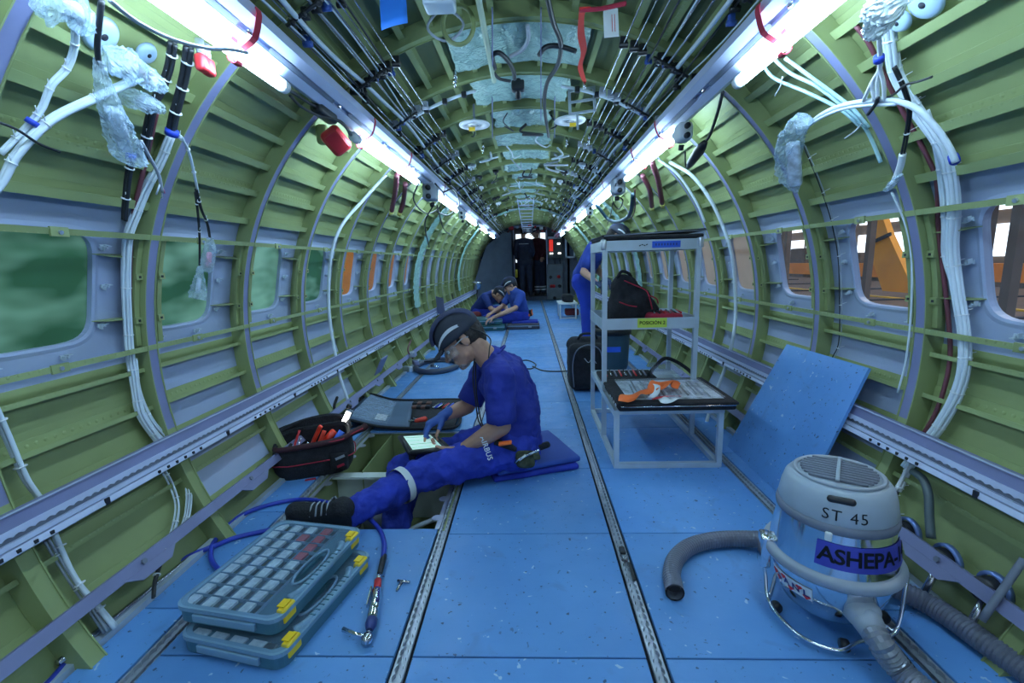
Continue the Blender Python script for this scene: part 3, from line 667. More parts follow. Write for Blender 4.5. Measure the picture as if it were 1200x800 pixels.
# wire looms along the beams (white, wavy, clamped)
for s in (1, -1):
    for j, (a0, r0, rr, m) in enumerate(((59.2, 1.29, .0085, WHITEC), (61.0, 1.30, .004, GREYC), (62.3, 1.30, .0035, WHITEC), (57.6, 1.30, .0035, BLACKC), (64.2, 1.31, .004, BLACKC), (56.8, 1.285, .003, WHITEC))):
        pts = [pol(r0+.02*noise.noise(V((y*2.1, j, s))), mir(a0+1.5*noise.noise(V((y*.9, j*3, s))), s), y) for y in np.arange(YB+.1, 12.3, .14)]
        t = thing('wire_loom', pts[0], '%s wire loom clamped above the %s ceiling beam, %s of its row' % (('thick white', 'grey', 'slim white', 'black', 'black outer', 'thin white')[j], 'left' if s < 0 else 'right', ('first', 'second', 'third', 'fourth', 'last', 'lowest')[j]), 'cable', 'wire looms above the %s beam' % ('left' if s < 0 else 'right'))
        MB().tube([V(p) for p in pts], rr, 8).build('loom', m, t, True)
        for n in range(-1, 14):
            y = Y0+n*PITCH-.03+.02*j; c = pol(r0, mir(a0, s), y)
            MB().rbox(c+V((0, 0, .012)), (.022, .018, .035), .005, 2).tube([c+V((-.015, 0, .0)), c+V((.015, 0, 0))], .010, 8).build('clamp', BLACK if (n+j) % 3 else mat('blue_clamp', (.05, .12, .45), .4), t, True)
    for n in range(-1, 12):                 # stand-off connectors between looms at each frame
        y = Y0+n*PITCH-.06; c = pol(1.3, mir(60, s), y)
        q = MB().tube([pol(1.285, mir(56.5, s), y), pol(1.285, mir(64, s), y)], .006, 6)
        for a in (57.5, 59.5, 62, 63.5): q.ell(pol(1.28, mir(a, s), y), (.009, .013, .009), n=8, m=6)
        q.build('clamp_rail', BLACK, None, True, 'row of black clamps carrying the looms above the %s beam' % ('left' if s < 0 else 'right'), 'clamp', 'clamp rows above the %s beam' % ('left' if s < 0 else 'right'))
# wrapped insulation pads in the crown
def pad(n, hw, y0f, y1f, lab, r=1.372, off=0.):
    y0 = Y0+n*PITCH+y0f; y1 = Y0+n*PITCH+y1f; c = V((0, (y0+y1)/2, CZ+r))
    def fn(u, v):
        a = 90+off+hw*(1-2*u); y = y0+(y1-y0)*v; ed = min(u, 1-u, v, 1-v)*8; puff = min(1, ed)
        k = noise.noise(V((u*7, v*4, n)))*.016+noise.noise(V((u*22, v*12, n*3)))*.006
        return pol(r-.022*puff+k*puff, a+1.2*noise.noise(V((v*4, n, 1))), y+.02*noise.noise(V((u*6, n, 5))))
    MB().sheet(fn, 60, 22, V((0, 0, .012))).build('insulation_pad', PADM, None, True, lab, 'insulation', 'wrapped insulation pads in the ceiling crown')
pad(2, 13.8, .0, .47, 'largest wrinkled pale insulation pad in the crown, nearest the camera')
pad(3, 12.0, .02, .46, 'pale insulation pad second from the camera in the crown')
pad(4, 8.5, .0, .47, 'pale insulation pad third from the camera, between the round discs')
pad(5, 10, .02, .46, 'pale insulation pad just beyond the round discs')
for i, n in enumerate((6, 7, 8, 9, 10, 11, 12)):
    pad(n, 9-(i % 3)*1.3, .03, .42, 'pale insulation pad in the far crown, %s beyond the discs' % ('second', 'third', 'fourth', 'fifth', 'sixth', 'seventh', 'eighth')[i], 1.365, (-1, 1.5, 0)[i % 3])
# white discs
for s, px, py in ((-1, 556, 147), (1, 668, 142)):
    c = PC(px, py, 1.24); t = thing('ceiling_disc', c, 'round white disc hanging under the crown on the %s' % ('left' if s < 0 else 'right'), 'disc', 'round white discs under the crown')
    MB(T(*c)).lathe([(.0001, 0), (.03, 0), (.033, .004), (.055, .004), (.058, -.003), (.096, -.003), (.1, .003), (.096, .010), (.0001, .012)], 32).build('disc', WHITE, t, True)
    MB(T(*c)).lathe([(.022, -.002), (.026, -.002), (.026, .003)], 20).build('ring_mark', GREYC, t, True)
    MB().beam(c+V((.0, 0, .01)), c+V((0, 0, .13)), .012, .004).build('hanger', GREYP, t); MB().box(c+V((s*.02, .03, -.014)), (.04, .02, .02)).build('yellow_tab', YELLOW, t)
def PR(px, py): return PC(px, py, 1.27)
# hangers strips crossing in the crown
for i, (px, py0, py1, y) in enumerate(((577, 12, 75, 2.62), (634, 12, 90, 2.62), (634, 85, 140, 3.1), (577, 115, 160, 3.7), (650, 115, 160, 3.7))):
    MB().beam(PR(px, py0), PR(px, py1), .022, .004, (0, 1, 0)).build('hanger_strip', LAV, None, False, 'lavender strip bracket crossing the pads in the crown, %s' % ('nearest on the left', 'nearest on the right', 'middle one', 'far left one', 'far right one')[i], 'bracket', 'lavender strips in the crown')
# pale green rod, hoses, white bundle across the pads
cable('roof_rod', [PR(555, -30), PR(561, 0), PR(579, 95)], .012, mat('pale_green_rod', (.45, .55, .38), .4), 'pale green rod slanting across the nearest insulation pad', cat='rod')
cable('roof_hose', [PR(638, -20), PR(648, 25), PR(657, 50), PR(654, 75), PR(641, 98), PR(638, 125), PR(643, 160)], .011, BLACKC, 'black hose winding down the crown right of centre')
cable('roof_hose', [PR(632, 64), PR(640, 55), PR(655, 54), PR(675, 60)], .011, BLACKC, 'short arched black hose over the nearest pad')
cable('roof_hose', [PR(580, 80), PR(577, 66), PR(585, 62), PR(596, 72), PR(602, 84), PR(603, 92)], .011, BLACKC, 'looped black hose left of centre over the pads')
cable('roof_hose', [PR(578, 84), PR(585, 92), PR(598, 95)], .008, BLACKC, 'short black hose behind the looped one')
MB().rbox(PR(607, 101), (.07, .06, .05), .01).lathe([(.0001, -.06), (.016, -.06), (.016, .04)], 10, T(*PR(607, 102))).build('valve', BLACK, None, True, 'small black valve under the looped hose in the crown', 'valve')
cable('roof_loop', [PR(618, 30), PR(619, 45), PR(612, 58), PR(598, 66)], .009, GREYC, 'grey cable hanging in a curve at the middle of the nearest pad')
for s in (1, -1):
    L = [pol(1.30, a, 2.72) for a in np.arange(101, 122, 3)] if s < 0 else [pol(1.30, a, 2.72) for a in np.arange(80, 58, -3)]
    cable('roof_pipe', L, .009, WHITEC, 'thin white pipe following the frame across the %s ceiling' % ('left' if s < 0 else 'right'))
    for a in ((104, 109, 114) if s < 0 else (76, 71, 66)): MB().rbox(pol(1.298, a, 2.72), (.028, .03, .03), .006).build('pipe_clip', BLACK, None, True, 'black clip on the white pipe across the %s ceiling' % ('left' if s < 0 else 'right'), 'clip', 'black clips on the white ceiling pipe, %s side' % ('left' if s < 0 else 'right'))
# alloy gusset plate right of centre
c = PR(682, 118); t = thing('gusset_plate', c, 'light grey bracket plate with two lightening holes right of the crown', 'bracket')
q = MB(); M = frame3(c, V((1, .0, .1)).normalized(), V((0, .3, 1)).normalized(), V((.1, -1, .3)).normalized()); q.M = M
q.rbox((0, .07, 0), (.15, .018, .006), .002); q.rbox((0, .0, 0), (.15, .016, .006), .002); q.rbox((0, -.07, 0), (.13, .016, .006), .002); q.rbox((-.07, 0, 0), (.016, .155, .006), .002); q.rbox((.07, 0, 0), (.016, .155, .006), .002); q.rbox((-.03, -.12, 0), (.012, .1, .006), .002)
q.build('plate', ALUM, t)
# remove-before-flight style ribbon and tag
p = [PR(686, 8), PR(682, 14), PR(681, 40), PR(684, 60), PR(680, 78), PR(685, 96)]
t = thing('red_ribbon', p[0], 'red orange warning ribbon hanging from the crown beside a white tag', 'ribbon')
pts = smoothpath(p, 8); vs = []
for i, q in enumerate(pts):
    k = i/len(pts); w = .020*(1-.45*k); a = .9*math.sin(k*7); d = V((math.cos(a), math.sin(a), 0)); nn = V((-d.y, d.x, 0))*.001
    vs += [q-d*w-nn, q+d*w-nn, q+d*w+nn, q-d*w+nn]
MB().add(vs, [(i*4+k, i*4+(k+1) % 4, (i+1)*4+(k+1) % 4, (i+1)*4+k) for i in range(len(pts)-1) for k in range(4)]).build('ribbon', mat('red_ribbon', (.75, .05, .03), .6), t)
MB().tube(smoothpath([PR(680, 12), PR(705, 10), PR(733, 4)], 5), .008, 8).build('cord', REDF, t, True); MB().tube([p[-1], p[-1]+V((0, 0, -.03))], .007, 8).build('hook', STEEL, t, True)
tg = thing('white_tag', PR(716, 25), 'white paper tag with faint red print hanging by the red ribbon', 'tag')
q = MB(frame3(PR(716, 26), V((1, 0, .05)).normalized(), V((0, .25, 1)).normalized(), V((0, -1, .25)).normalized())); q.prism([(-.028, -.06), (.028, -.06), (.028, .05), (.018, .062), (-.018, .062), (-.028, .05)], -.001, .001); q.build('card', WHITE, tg)
q = MB(q.M); [q.box((.004+.01*k, -.005, .0015), (.0022, .07, .0006)) for k in range(2)]; q.build('print', RED, tg)
q = MB(frame3(PR(461, 9), V((.98, 0, .2)).normalized(), V((-.1, .4, 1)).normalized(), V((0, -1, .4)).normalized())); q.sheet(lambda u, v: (-.047+.094*u, -.08+.16*v, .004*math.sin(u*3)), 6, 4, .0012)
q.build('blue_card', mat('bright_blue_card', (.04, .25, .95), .5), None, True, 'bright blue paper card stuck under the near left ceiling', 'card')
# small ceiling fixtures: near bracket loops
t = thing('cable_coil', PR(520, 32), 'tangled coil of thin cable in a green bracket ring, top left of the crown', 'cable')
c = PR(522, 30); MB().tube([c+V((.07*math.cos(a), .01*math.sin(3*a), .05*math.sin(a))) for a in np.arange(0, 2*PI*2.6, .3)], .005, 6).build('coil', GREYC, t, True); MB().tube([c+V((.05+.06*math.cos(a), 0, .07*math.sin(a))) for a in np.arange(0, 2*PI, .3)], .009, 8, closed=True).build('ring', GREEN, t, True)
q = MB().rbox(PR(515, 2), (.11, .08, .05), .01); q.build('vent_box', ALUM, None, True, 'pale box bracket at the top edge left of the crown', 'box')
# small hanging clamps beside the pads
for i, (px, py) in enumerate(((533, 95), (505, 180), (566, 175), (664, 168), (690, 165), (720, 178), (525, 190), (700, 195))):
    c = PC(px, py, 1.3); MB().tube([c+V((0, 0, .05)), c+V((.004, 0, .01))], .010, 8).tube([c+V((0, 0, .02)), c+V((0, 0, -.03))], .006, 8).tube([c+V((-.01, 0, 0)), c+V((.01, 0, 0))], .01, 8).build('turnbuckle', STEEL, None, True, 'small steel turnbuckle hanging under the ceiling, %s' % ('left near the first pad', 'far left behind the disc', 'left of centre below the disc', 'right of centre below the disc', 'further right beyond the disc', 'beside the right cables', 'low on the far left', 'low on the far right')[i], 'fitting', 'turnbuckles under the ceiling')
# far crown truss of white ladder-like rails, partly wrapped frames
t = thing('ceiling_ladder', (0, 8.0, 1.85), 'pale ladder shaped duct frame running along the far crown', 'frame')
for x in (-.11, .11): MB().beam((x, 6.3, 1.86), (x, 12.3, 1.80), .012, .02).build('rail', LAVW, t)
for k in range(12): MB().beam((-.11, 6.4+k*.5, 1.858-k*.005), (.11, 6.4+k*.5, 1.858-k*.005), .03, .012).build('rung', LAVW, t)
for n, m in ((8, TEALFILM), (14, TEALFILM)):
    q = MB(); A2 = np.arange(-8, 189, 3.) if n == 14 else np.arange(130, 190, 3.)
    q.grid(lambda u, v: pol(RF-.02+.012*noise.noise(V((u*40, v*5, n))), A2[0]+(A2[-1]-A2[0])*u, Y0+n*PITCH-.20+.27*v+.02*noise.noise(V((u*30, v*3, 2)))), 90, 6)
    q.build('frame_wrap', m, None, True, 'crinkled teal protective film over a frame on the left wall' if n == 8 else 'pale film wrapped over a far frame all round', 'film')
q = MB(); q.grid(lambda u, v: pol(RF-.02+.012*noise.noise(V((u*40, v*5, 3))), -8+70*u, Y0+8*PITCH-.14+.19*v+.02*noise.noise(V((u*30, v*3, 2)))), 60, 6)
q.build('frame_wrap', TEALFILM, None, True, 'crinkled teal film over a frame on the right wall beyond the trolley', 'film')
# many small fittings in the far ceiling, one per frame crossing
for i in range(46):
    n = 6+i % 9; a = random.choice([random.uniform(60, 80), random.uniform(100, 120)]); c = pol(1.29, a, Y0+n*PITCH-.06)
    MB().rbox(c, (.05, .035, .03), .008, 2).tube([c, c+V((0, 0, -.035))], .008, 6).build('ceiling_fitting', (ALUM, BLACK, WHITE)[i % 3], None, True, 'small fitting on a far ceiling frame', 'fitting', 'small fittings scattered on the far ceiling frames')

for i in range(30):
    n = 4+i % 9; a = random.uniform(72, 108); y = Y0+n*PITCH+random.uniform(-.1, .3); c = pol(1.30, a, y); L = [c, c+V((random.uniform(-.05, .05), random.uniform(.02, .12), -.04)), c+V((random.uniform(-.12, .12), random.uniform(.1, .25), -.05)), pol(1.31, a+random.uniform(-7, 7), y+random.uniform(.2, .45))]
    MB().tube(smoothpath(L, 6), random.choice((.004, .006, .009)), 6).build('roof_lead', (BLACKC, WHITEC, GREYC)[i % 3], None, True, '%s lead drooping between the crown frames' % ('black', 'white', 'grey')[i % 3], 'cable', '%s leads drooping in the crown' % ('black', 'white', 'grey')[i % 3])
# ================================================================== wall harnesses
def bundle(name, L, r, m, label, group=None, cnt=3, spread=.014, tie=None, rr=None, ties=True, tw=.9):
    r *= .56; spread *= .56
    """several cables strapped together along a path; L = list of world points"""
    path = smoothpath(L, 7); t = thing(name, path[0], label, 'cable bundle', group)
    for c in range(cnt):
        pts = []
        for i, p in enumerate(path):
            tt = (path[min(i+1, len(path)-1)]-path[max(i-1, 0)]).normalized(); x = tt.orthogonal().normalized() if abs(tt.y) > .9 else tt.cross(V((0, 1, 0))).normalized(); y = tt.cross(x)
            ph = 2*PI*c/cnt+i*.02*tw; ro = spread*(1 if cnt > 1 else 0); pts.append(p+(x*math.cos(ph)+y*math.sin(ph))*ro)
        MB().tube(pts, r*(.85+.3*((c*7) % 5)/5), 8).build('strand', m if not isinstance(m, list) else m[c % len(m)], t, True)
    if ties:
        for i in range(4, len(path)-2, 8):
            p = path[i]; d = (path[i+1]-path[i]).normalized()
            MB().tube([p-d*.0015, p+d*.0015], spread+r*1.12, 10).tube([p+V((0, 0, spread)), p+V((.016, -.016, spread+.010))], .0011, 5).build('cable_tie', tie or WHITE, t, True)
    return t
# left, near: thick white conduit and its branch
bundle('white_conduit', pcs([(-40, 260), (0, 215), (20, 180), (60, 140), (110, 115), (150, 97), (165, 90)], 1.25), .013, WHITEC, 'thick white bound conduit sweeping across the near left wall', None, 2, .006)
bundle('white_conduit', pcs([(0, 180), (30, 150), (48, 128), (60, 100), (78, 80), (87, 55), (88, 30)], 1.27), .008, WHITEC, 'thinner white conduit with blue tape rising to the top left bag', None, 2, .006)
MB().tube([PC(36, 146, 1.262), PC(40, 141, 1.262)], .0125, 12).build('blue_tape', BLUET, None, True, 'blue tape band round the thinner white conduit, near left wall', 'tape')
cable('grey_lead', pcs([(-10, 140), (20, 152), (45, 168), (70, 178)], 1.24), .003, BLACKC, 'thin black wire crossing the near left conduits')
bundle('white_conduit', pcs([(-10, 470), (8, 510), (30, 560), (50, 590), (70, 640), (90, 680), (110, 705), (135, 735)], 1.365), .013, WHITEC, 'pair of white cables running down behind the left wall rail, bottom left', None, 2, .012)
bundle('thin_cables', pcs([(55, 632), (75, 665), (98, 700), (125, 740)], 1.37), .006, GREYC, 'thin grey cables beside the white pair, bottom left', None, 3, .010)
# black bundles at the left
bundle('black_harness', pcs([(203, 50), (200, 75), (192, 100), (180, 125), (172, 160), (168, 185)], 1.30), .012, BLACKC, 'black harness with white ties hanging left of the first wall frame', None, 3, .012)
bundle('black_harness', pcs([(222, 55), (218, 85), (212, 110), (205, 135), (200, 158)], 1.28), .014, BLACKC, 'thick black harness with white ties nearest the red caps', None, 3, .013)
bundle('black_harness', pcs([(155, 180), (150, 210), (147, 240), (146, 258)], 1.30), .012, BLACKC, 'short black harness below the large hanging bag', None, 2, .009)
MB().tube([PC(202, 152, 1.275), PC(201, 158, 1.275)], .018, 12).build('blue_tape', BLUET, None, True, 'blue tape round the thick black harness on the left', 'tape')
MB().tube([PC(154, 180, 1.295), PC(153, 187, 1.295)], .013, 12).build('blue_tape', BLUET, None, True, 'blue tape band just below the large hanging bag', 'tape')
bundle('white_harness', pcs([(200, 160), (188, 190), (172, 220), (160, 250), (150, 280), (148, 330), (150, 380), (153, 420), (158, 450), (165, 485), (185, 515), (195, 530)], 1.365), .0085, WHITEC, 'large white harness falling down beside the first left wall frame', None, 6, .017)
bundle('white_harness', pcs([(157, 420), (162, 460), (178, 495), (205, 525), (215, 545), (221, 575), (220, 600), (213, 625)], 1.365), .006, [WHITEC, WHITEC, MAROON], 'white and maroon wires dropping behind the left wall rail to the floor', None, 5, .014)
bundle('white_harness', pcs([(188, 545), (200, 565), (208, 590), (205, 615), (196, 640)], 1.365), .006, WHITEC, 'pale wires curving down below the left rail beside the maroon ones', None, 3, .012)
bundle('black_harness', pcs([(200, 630), (190, 655), (182, 680), (180, 700)], 1.33), .009, BLACKC, 'black wires entering the floor gap on the left', None, 2, .01)
cable('maroon_pipe', pcs([(184, 130), (175, 170), (168, 200), (155, 260), (152, 330), (152, 380)], 1.37), .007, MAROON, 'maroon pipe behind the white harness on the left wall')
bundle('branch_wires', pcs([(205, 155), (215, 165), (222, 180), (228, 205), (232, 225)], 1.27), .006, WHITEC, 'pale wires branching right over the first left frame', None, 2, .006)
bundle('branch_wires', pcs([(230, 222), (236, 245), (243, 262), (246, 278)], 1.26), .006, BLACKC, 'black wires ending in the upper small wrapped plug', None, 2, .005)
bundle('branch_wires', pcs([(229, 225), (232, 250), (234, 280), (234, 312)], 1.27), .005, BLACKC, 'black wires ending in the lower small wrapped plug', None, 2, .004)
cable('grey_lead', pcs([(165, 165), (176, 185), (186, 205), (190, 225)], 1.25), .005, GREYC, 'frayed grey wire end crossing the white harness')
t = thing('wire_fork', PC(190, 228, 1.25), 'stripped fork of thin wires with pink tips on the left frame', 'wire')
for k, (px, py) in enumerate(((183, 228), (190, 232), (193, 226))): MB().tube([PC(188, 214, 1.25), PC(px, py, 1.25)], .0025, 6).build('wire', (WHITEC, WHITE, mat('pink', (.8, .2, .4), .5))[k], t, True)
# red capped valves
t = thing('capped_valve', PC(240, 72, 1.25), 'pair of red caps on fittings at the top of the first left frame', 'cap')
for k, (px, py) in enumerate(((237, 74), (244, 79))):
    c = PC(px, py, 1.24); MB().rbox(c, (.028, .034, .045), .009).build('cap', RED, t, True); MB().tube([c+V((0, 0, .02)), c+V((.0, .0, .06))], .011, 8).build('fitting', ALU, t, True)
# blue and white grommets in the near skin
for px, py, r, lab in ((171, 62, 1.37, 'blue white plastic grommet on the near left skin'), (1085, 2, 1.37, 'large blue white grommet at the top of the near right skin'), (1055, 24, 1.36, 'small blue white grommet beside the top right bag'), (118, 40, 1.36, 'blue plastic disc behind the top left bag')):
    c = PC(px, py, r); rad = (V((0, c.y, CZ))-c).normalized(); t = thing('grommet', c, lab, 'grommet'); M = frame3(c, V((0, 1, 0)), rad.cross(V((0, 1, 0))), rad)
    k = 1.25 if px in (1085, 118) else .85
    MB(M).lathe([(.007*k, .012), (.02*k, .012), (.03*k, .008), (.036*k, 0), (.0001, -.002)], 24).build('flange', mat('pale_blue_plastic', (.38, .52, .68), .35), t, True); MB(M).lathe([(.0001, .0125), (.007*k, .0125), (.008*k, .006)], 16).build('bore', DARK, t, True)
# ---- right wall
bundle('white_harness', pcs([(1040, 25), (1045, 60), (1052, 90), (1075, 130), (1100, 165), (1112, 195), (1118, 240), (1116, 290), (1122, 340), (1130, 390), (1130, 430), (1120, 465), (1100, 500), (1080, 525), (1062, 548)], 1.365), .010, WHITEC, 'large white harness running down the near right wall', None, 7, .021)
bundle('white_harness', pcs([(1085, 130), (1098, 170), (1104, 210), (1108, 260), (1108, 300), (1120, 340)], 1.365), .008, WHITEC, 'second white harness strand left of the large one on the right wall', None, 3, .012)
cable('loop_conduit', pcs([(945, 148), (965, 133), (990, 123), (1020, 118), (1045, 117), (1075, 128), (1097, 150), (1112, 172), (1120, 190)], 1.24), .0075, WHITEC, 'thick white conduit arching from the hanging wrapped plug to the right harness', None, 10)
cable('loop_conduit', pcs([(943, 151), (962, 138), (990, 127), (1020, 123), (1050, 122)], 1.235), .005, WHITEC, 'slimmer white cable under the arching conduit on the right')
MB().tube([PC(1117, 183, 1.262), PC(1119, 189, 1.245)], .0115, 12).build('blue_tape', BLUET, None, True, 'blue tape band round the right harness', 'tape')
cable('maroon_pipe', pcs([(1003, 30), (1018, 50), (1030, 75), (1055, 125), (1085, 180), (1098, 215), (1100, 270), (1112, 380), (1112, 430), (1098, 480), (1078, 515)], 1.375), .0065, MAROON, 'maroon pipe running down behind the right harness')
for k, (x0, x1) in enumerate(((1020, 1025), (1028, 1029), (1035, 1036), (1030, 1012))):
    cable('white_lead', pcs([(1030, 40), (1031, 62), (1031, 80), (x0+(x1-x0)*.5, 98), (x1, 118)], 1.235), .0052, WHITE, 'white lead fanning out under the top right bag, %s' % ('first', 'second', 'third', 'fourth')[k], 'white leads under the top right bag')
MB().tube([PC(1030, 66, 1.232), PC(1030, 72, 1.232)], .012, 10).build('blue_tape', BLUET, None, True, 'dark blue tape on the leads under the top right bag', 'tape')
bundle('black_harness', pcs([(1048, 78), (1060, 105), (1066, 130), (1062, 160), (1058, 180)], 1.25), .006, BLACKC, 'black wires hanging in front of the right harness', None, 2, .006)
cable('white_lead', pcs([(1058, 180), (1055, 195), (1048, 212), (1042, 220)], 1.25), .009, WHITE, 'white taped wire end dangling over the first right frame')
cable('grey_lead', pcs([(1020, 118), (1045, 112), (1060, 100), (1078, 95), (1092, 90)], 1.24), .003, BLACKC, 'thin black wire crossing the leads on the right')
cable('grey_lead', pcs([(1029, 114), (1026, 122), (1017, 134)], 1.23), .005, BLACKC, 'short black stub below the arching conduit')
for k, L in enumerate(([(900, 62), (925, 85), (955, 100), (985, 122), (1010, 145), (1022, 165), (1032, 190)], [(920, 68), (950, 90), (980, 112), (1000, 128), (1018, 150)], [(890, 65), (905, 90), (945, 108), (985, 128), (1008, 148)])):
    cable('pale_wires', pcs(L, 1.27), .0055, mat('pale_teal_cable', (.45, .68, .72), .4), 'pale teal wires sagging from the right beam to the first right frame, %s' % ('outermost', 'middle', 'upper')[k], 'pale teal wires by the first right frame')
for L in ([(917, 90), (908, 112)], [(1010, 145), (990, 162)]): cable('loose_tie', pcs([L[0], ((L[0][0]+L[1][0])/2+2, (L[0][1]+L[1][1])/2), L[1]], 1.25), .002, WHITE, 'long loose white tie end on the %s teal wires' % ('upper' if L[0][0] < 950 else 'lower'), cat='cable tie')
cable('frame_cable', pcs([(1045, 225), (1060, 260), (1068, 300), (1068, 360), (1062, 420), (1052, 460)], 1.34), .0035, WHITEC, 'white cable following the far edge of the first right frame')
bundle('thin_cables', pcs([(940, 165), (955, 200), (968, 235), (976, 262), (983, 300), (985, 350), (984, 400), (976, 420)], 1.37), .004, [GREYC, BLACKC], 'thin grey and black wires down between the first two right frames', None, 2, .006)
cable('white_cable', pcs([(785, 190), (810, 205), (830, 230), (845, 260), (858, 300), (862, 350), (860, 390), (850, 430), (835, 470), (825, 505)], 1.33), .0105, WHITEC, 'single white cable curving down the right wall behind the trolley', None, 10)
cable('white_cable', pcs([(772, 187), (795, 205), (815, 235), (826, 260)], 1.33), .008, WHITEC, 'slim white cable curving above the trolley on the right wall')
cable('white_cable', pcs([(452, 205), (425, 235), (400, 265), (388, 300), (385, 345), (387, 380), (394, 420), (398, 440), (408, 470)], 1.33), .0105, WHITEC, 'single white cable curving down the left wall past the third window', None, 10)
# below right rail: black hoses and pipes
bundle('white_harness', pcs([(1068, 542), (1060, 560), (1052, 575)], 1.365), .012, WHITE, 'short white wrapped harness end below the right rail', None, 2, .010)
bundle('black_harness', pcs([(1050, 575), (1042, 590), (1052, 610), (1060, 622)], 1.33), .010, BLACKC, 'black harness below the right rail behind the vacuum', None, 3, .013)
cable('black_hose', pcs([(1070, 552), (1082, 562), (1088, 580), (1089, 605), (1091, 630)], 1.33), .012, mat('grey_green_hose', (.08, .11, .12), .4), 'dark hose bending down below the right rail', None, 10)
for k, (px, py) in enumerate(((1060, 622), (1105, 655), (1160, 690))):
    c = PC(px, py, 1.36); t = thing('pipe_fitting', c, 'dark pipe coupling in the right floor gap, %s from the vacuum' % ('first', 'second', 'third')[k], 'pipe fitting', 'pipe couplings in the right floor gap')
    MB().lathe([(.0001, .03), (.03, .03), (.033, 0), (.03, -.03), (.0001, -.03)], 20, T(*c) @ Matrix.Rotation(PI/2, 4, 'Y')).build('coupling', BLACK, t, True)
    MB().lathe([(.036, .02), (.045, .02), (.045, .005), (.036, .005)], 20, T(*c) @ Matrix.Rotation(PI/2, 4, 'Y')).build('collar', mat('blue_anodised', (.2, .3, .65), .3, .5), t, True)
    MB().tube([c, c+V((-.07, -.03, -.09))], .010, 8).build('stem', STEEL, t, True)
cable('support_rod', [PC(1200, 655, 1.33), PC(1150, 727, 1.30)], .009, GREYP, 'grey rod slanting down to the right floor edge', cat='rod')
cable('support_rod', [V((-1.22, .98, .03)), V((-1.22, 1.35, .01)), V((-1.22, 2.0, -.01))], .009, STEEL, 'steel rod along the left floor edge', cat='rod')
cable('floor_pipe', [V((1.25, .8, -.01)), V((1.24, 1.4, -.01)), V((1.25, 2.2, -.01))], .012, MAROON, 'maroon pipe in the gap along the right floor edge', cat='pipe')

# ---- plastic bags over plugs
def bag(L, label, core=None, seed=0, mt=None):
    """L: list of (point, half width); crumpled clear bag around a core"""
    pts = [V(p) for p, _ in L]; t = thing('plastic_bag', pts[0], label, 'plastic bag', 'clear bags over loose plugs')
    path = smoothpath(pts, 10); ws = []
    for i in range(len(path)):
        f = i/(len(path)-1)*(len(L)-1); k = min(int(f), len(L)-2); ws.append(L[k][1]+(L[k+1][1]-L[k][1])*(f-k))
    vs = []; n = 40
    for i, p in enumerate(path):
        d = (path[min(i+1, len(path)-1)]-path[max(i-1, 0)]).normalized(); x = d.cross(V((0, 1, 0))).normalized(); y = d.cross(x)
        for k in range(n):
            a = 2*PI*k/n; r = ws[i]*(1+.18*noise.noise(V((math.cos(a)*2.2, math.sin(a)*2.2, i*.25+seed)))+.30*abs(noise.noise(V((math.cos(a)*5, math.sin(a)*5, i*.45+seed))))+.16*noise.noise(V((math.cos(a)*13, math.sin(a)*13, i*.9+seed)))-.06)
            vs.append(p+x*math.cos(a)*r*.92+y*math.sin(a)*r*.5)
    m = len(path); mb = MB().add(vs, [(i*n+k, i*n+(k+1) % n, (i+1)*n+(k+1) % n, (i+1)*n+k) for i in range(m-1) for k in range(n)]+[tuple((m-1)*n+k for k in range(n)), tuple(range(n))[::-1]])
    mb.build('bag', mt or PLASTIC, t, False)
    if core:
        a, b = path[len(path)//3], path[-3]; MB().rbox((a+b)/2, (ws[len(ws)//2]*.8, ws[len(ws)//2]*.6, (a-b).length*.75), .01, R=(b-a).to_track_quat('Z', 'Y').to_matrix()).build('wrapped_plug', core, t, True)
    return t
CORE = mat('pale_plug', (.6, .66, .74), .5, var=.35, scale=40); COREP = mat('pink_tag', (.75, .3, .42), .5, var=.3, scale=50)
bag([(PC(116, 70, 1.22), .012), (PC(120, 95, 1.21), .022), (PC(130, 125, 1.20), .034), (PC(140, 152, 1.20), .046), (PC(150, 180, 1.20), .052), (PC(152, 186, 1.20), .044)], 'long clear wrapped plug hanging nearest on the left', CORE, 1)
cable('bag_lead', pcs([(119, 0), (116, 30), (114, 55), (116, 75)], 1.22), .006, BLACKC, 'black lead holding the long wrapped plug on the left')
bag([(PC(124, 70, 1.27), .03), (PC(148, 76, 1.26), .045), (PC(170, 88, 1.26), .05), (PC(184, 98, 1.26), .036)], 'crumpled clear bag with a pink tab behind the long wrapped plug', mat('brownish', (.25, .2, .2), .5), 2)
bag([(PC(142, 115, 1.28), .03), (PC(165, 118, 1.28), .045), (PC(185, 124, 1.28), .03)], 'small crumpled silver bag beside the black harness on the left', CORE, 3)
bag([(PC(45, -12, 1.27), .04), (PC(72, 4, 1.26), .055), (PC(95, 18, 1.26), .046), (PC(106, 28, 1.26), .03)], 'crumpled clear bag at the top left corner', CORE, 4)
bag([(PC(246, 278, 1.25), .012), (PC(246, 292, 1.24), .024), (PC(243, 308, 1.24), .027), (PC(243, 318, 1.24), .02)], 'small wrapped plug with a pink tag in front of the second left window', COREP, 5)
bag([(PC(235, 312, 1.26), .012), (PC(234, 322, 1.25), .016), (PC(233, 336, 1.25), .030), (PC(231, 350, 1.25), .036)], 'small wrapped plug just below the pink one at the second left window', CORE, 6)
bag([(PC(950, 143, 1.22), .014), (PC(935, 147, 1.215), .045), (PC(926, 165, 1.21), .058), (PC(924, 195, 1.21), .052), (PC(930, 215, 1.21), .030), (PC(934, 226, 1.21), .006)], 'clear wrapped plug with label hanging from the white arch on the right', CORE, 7)
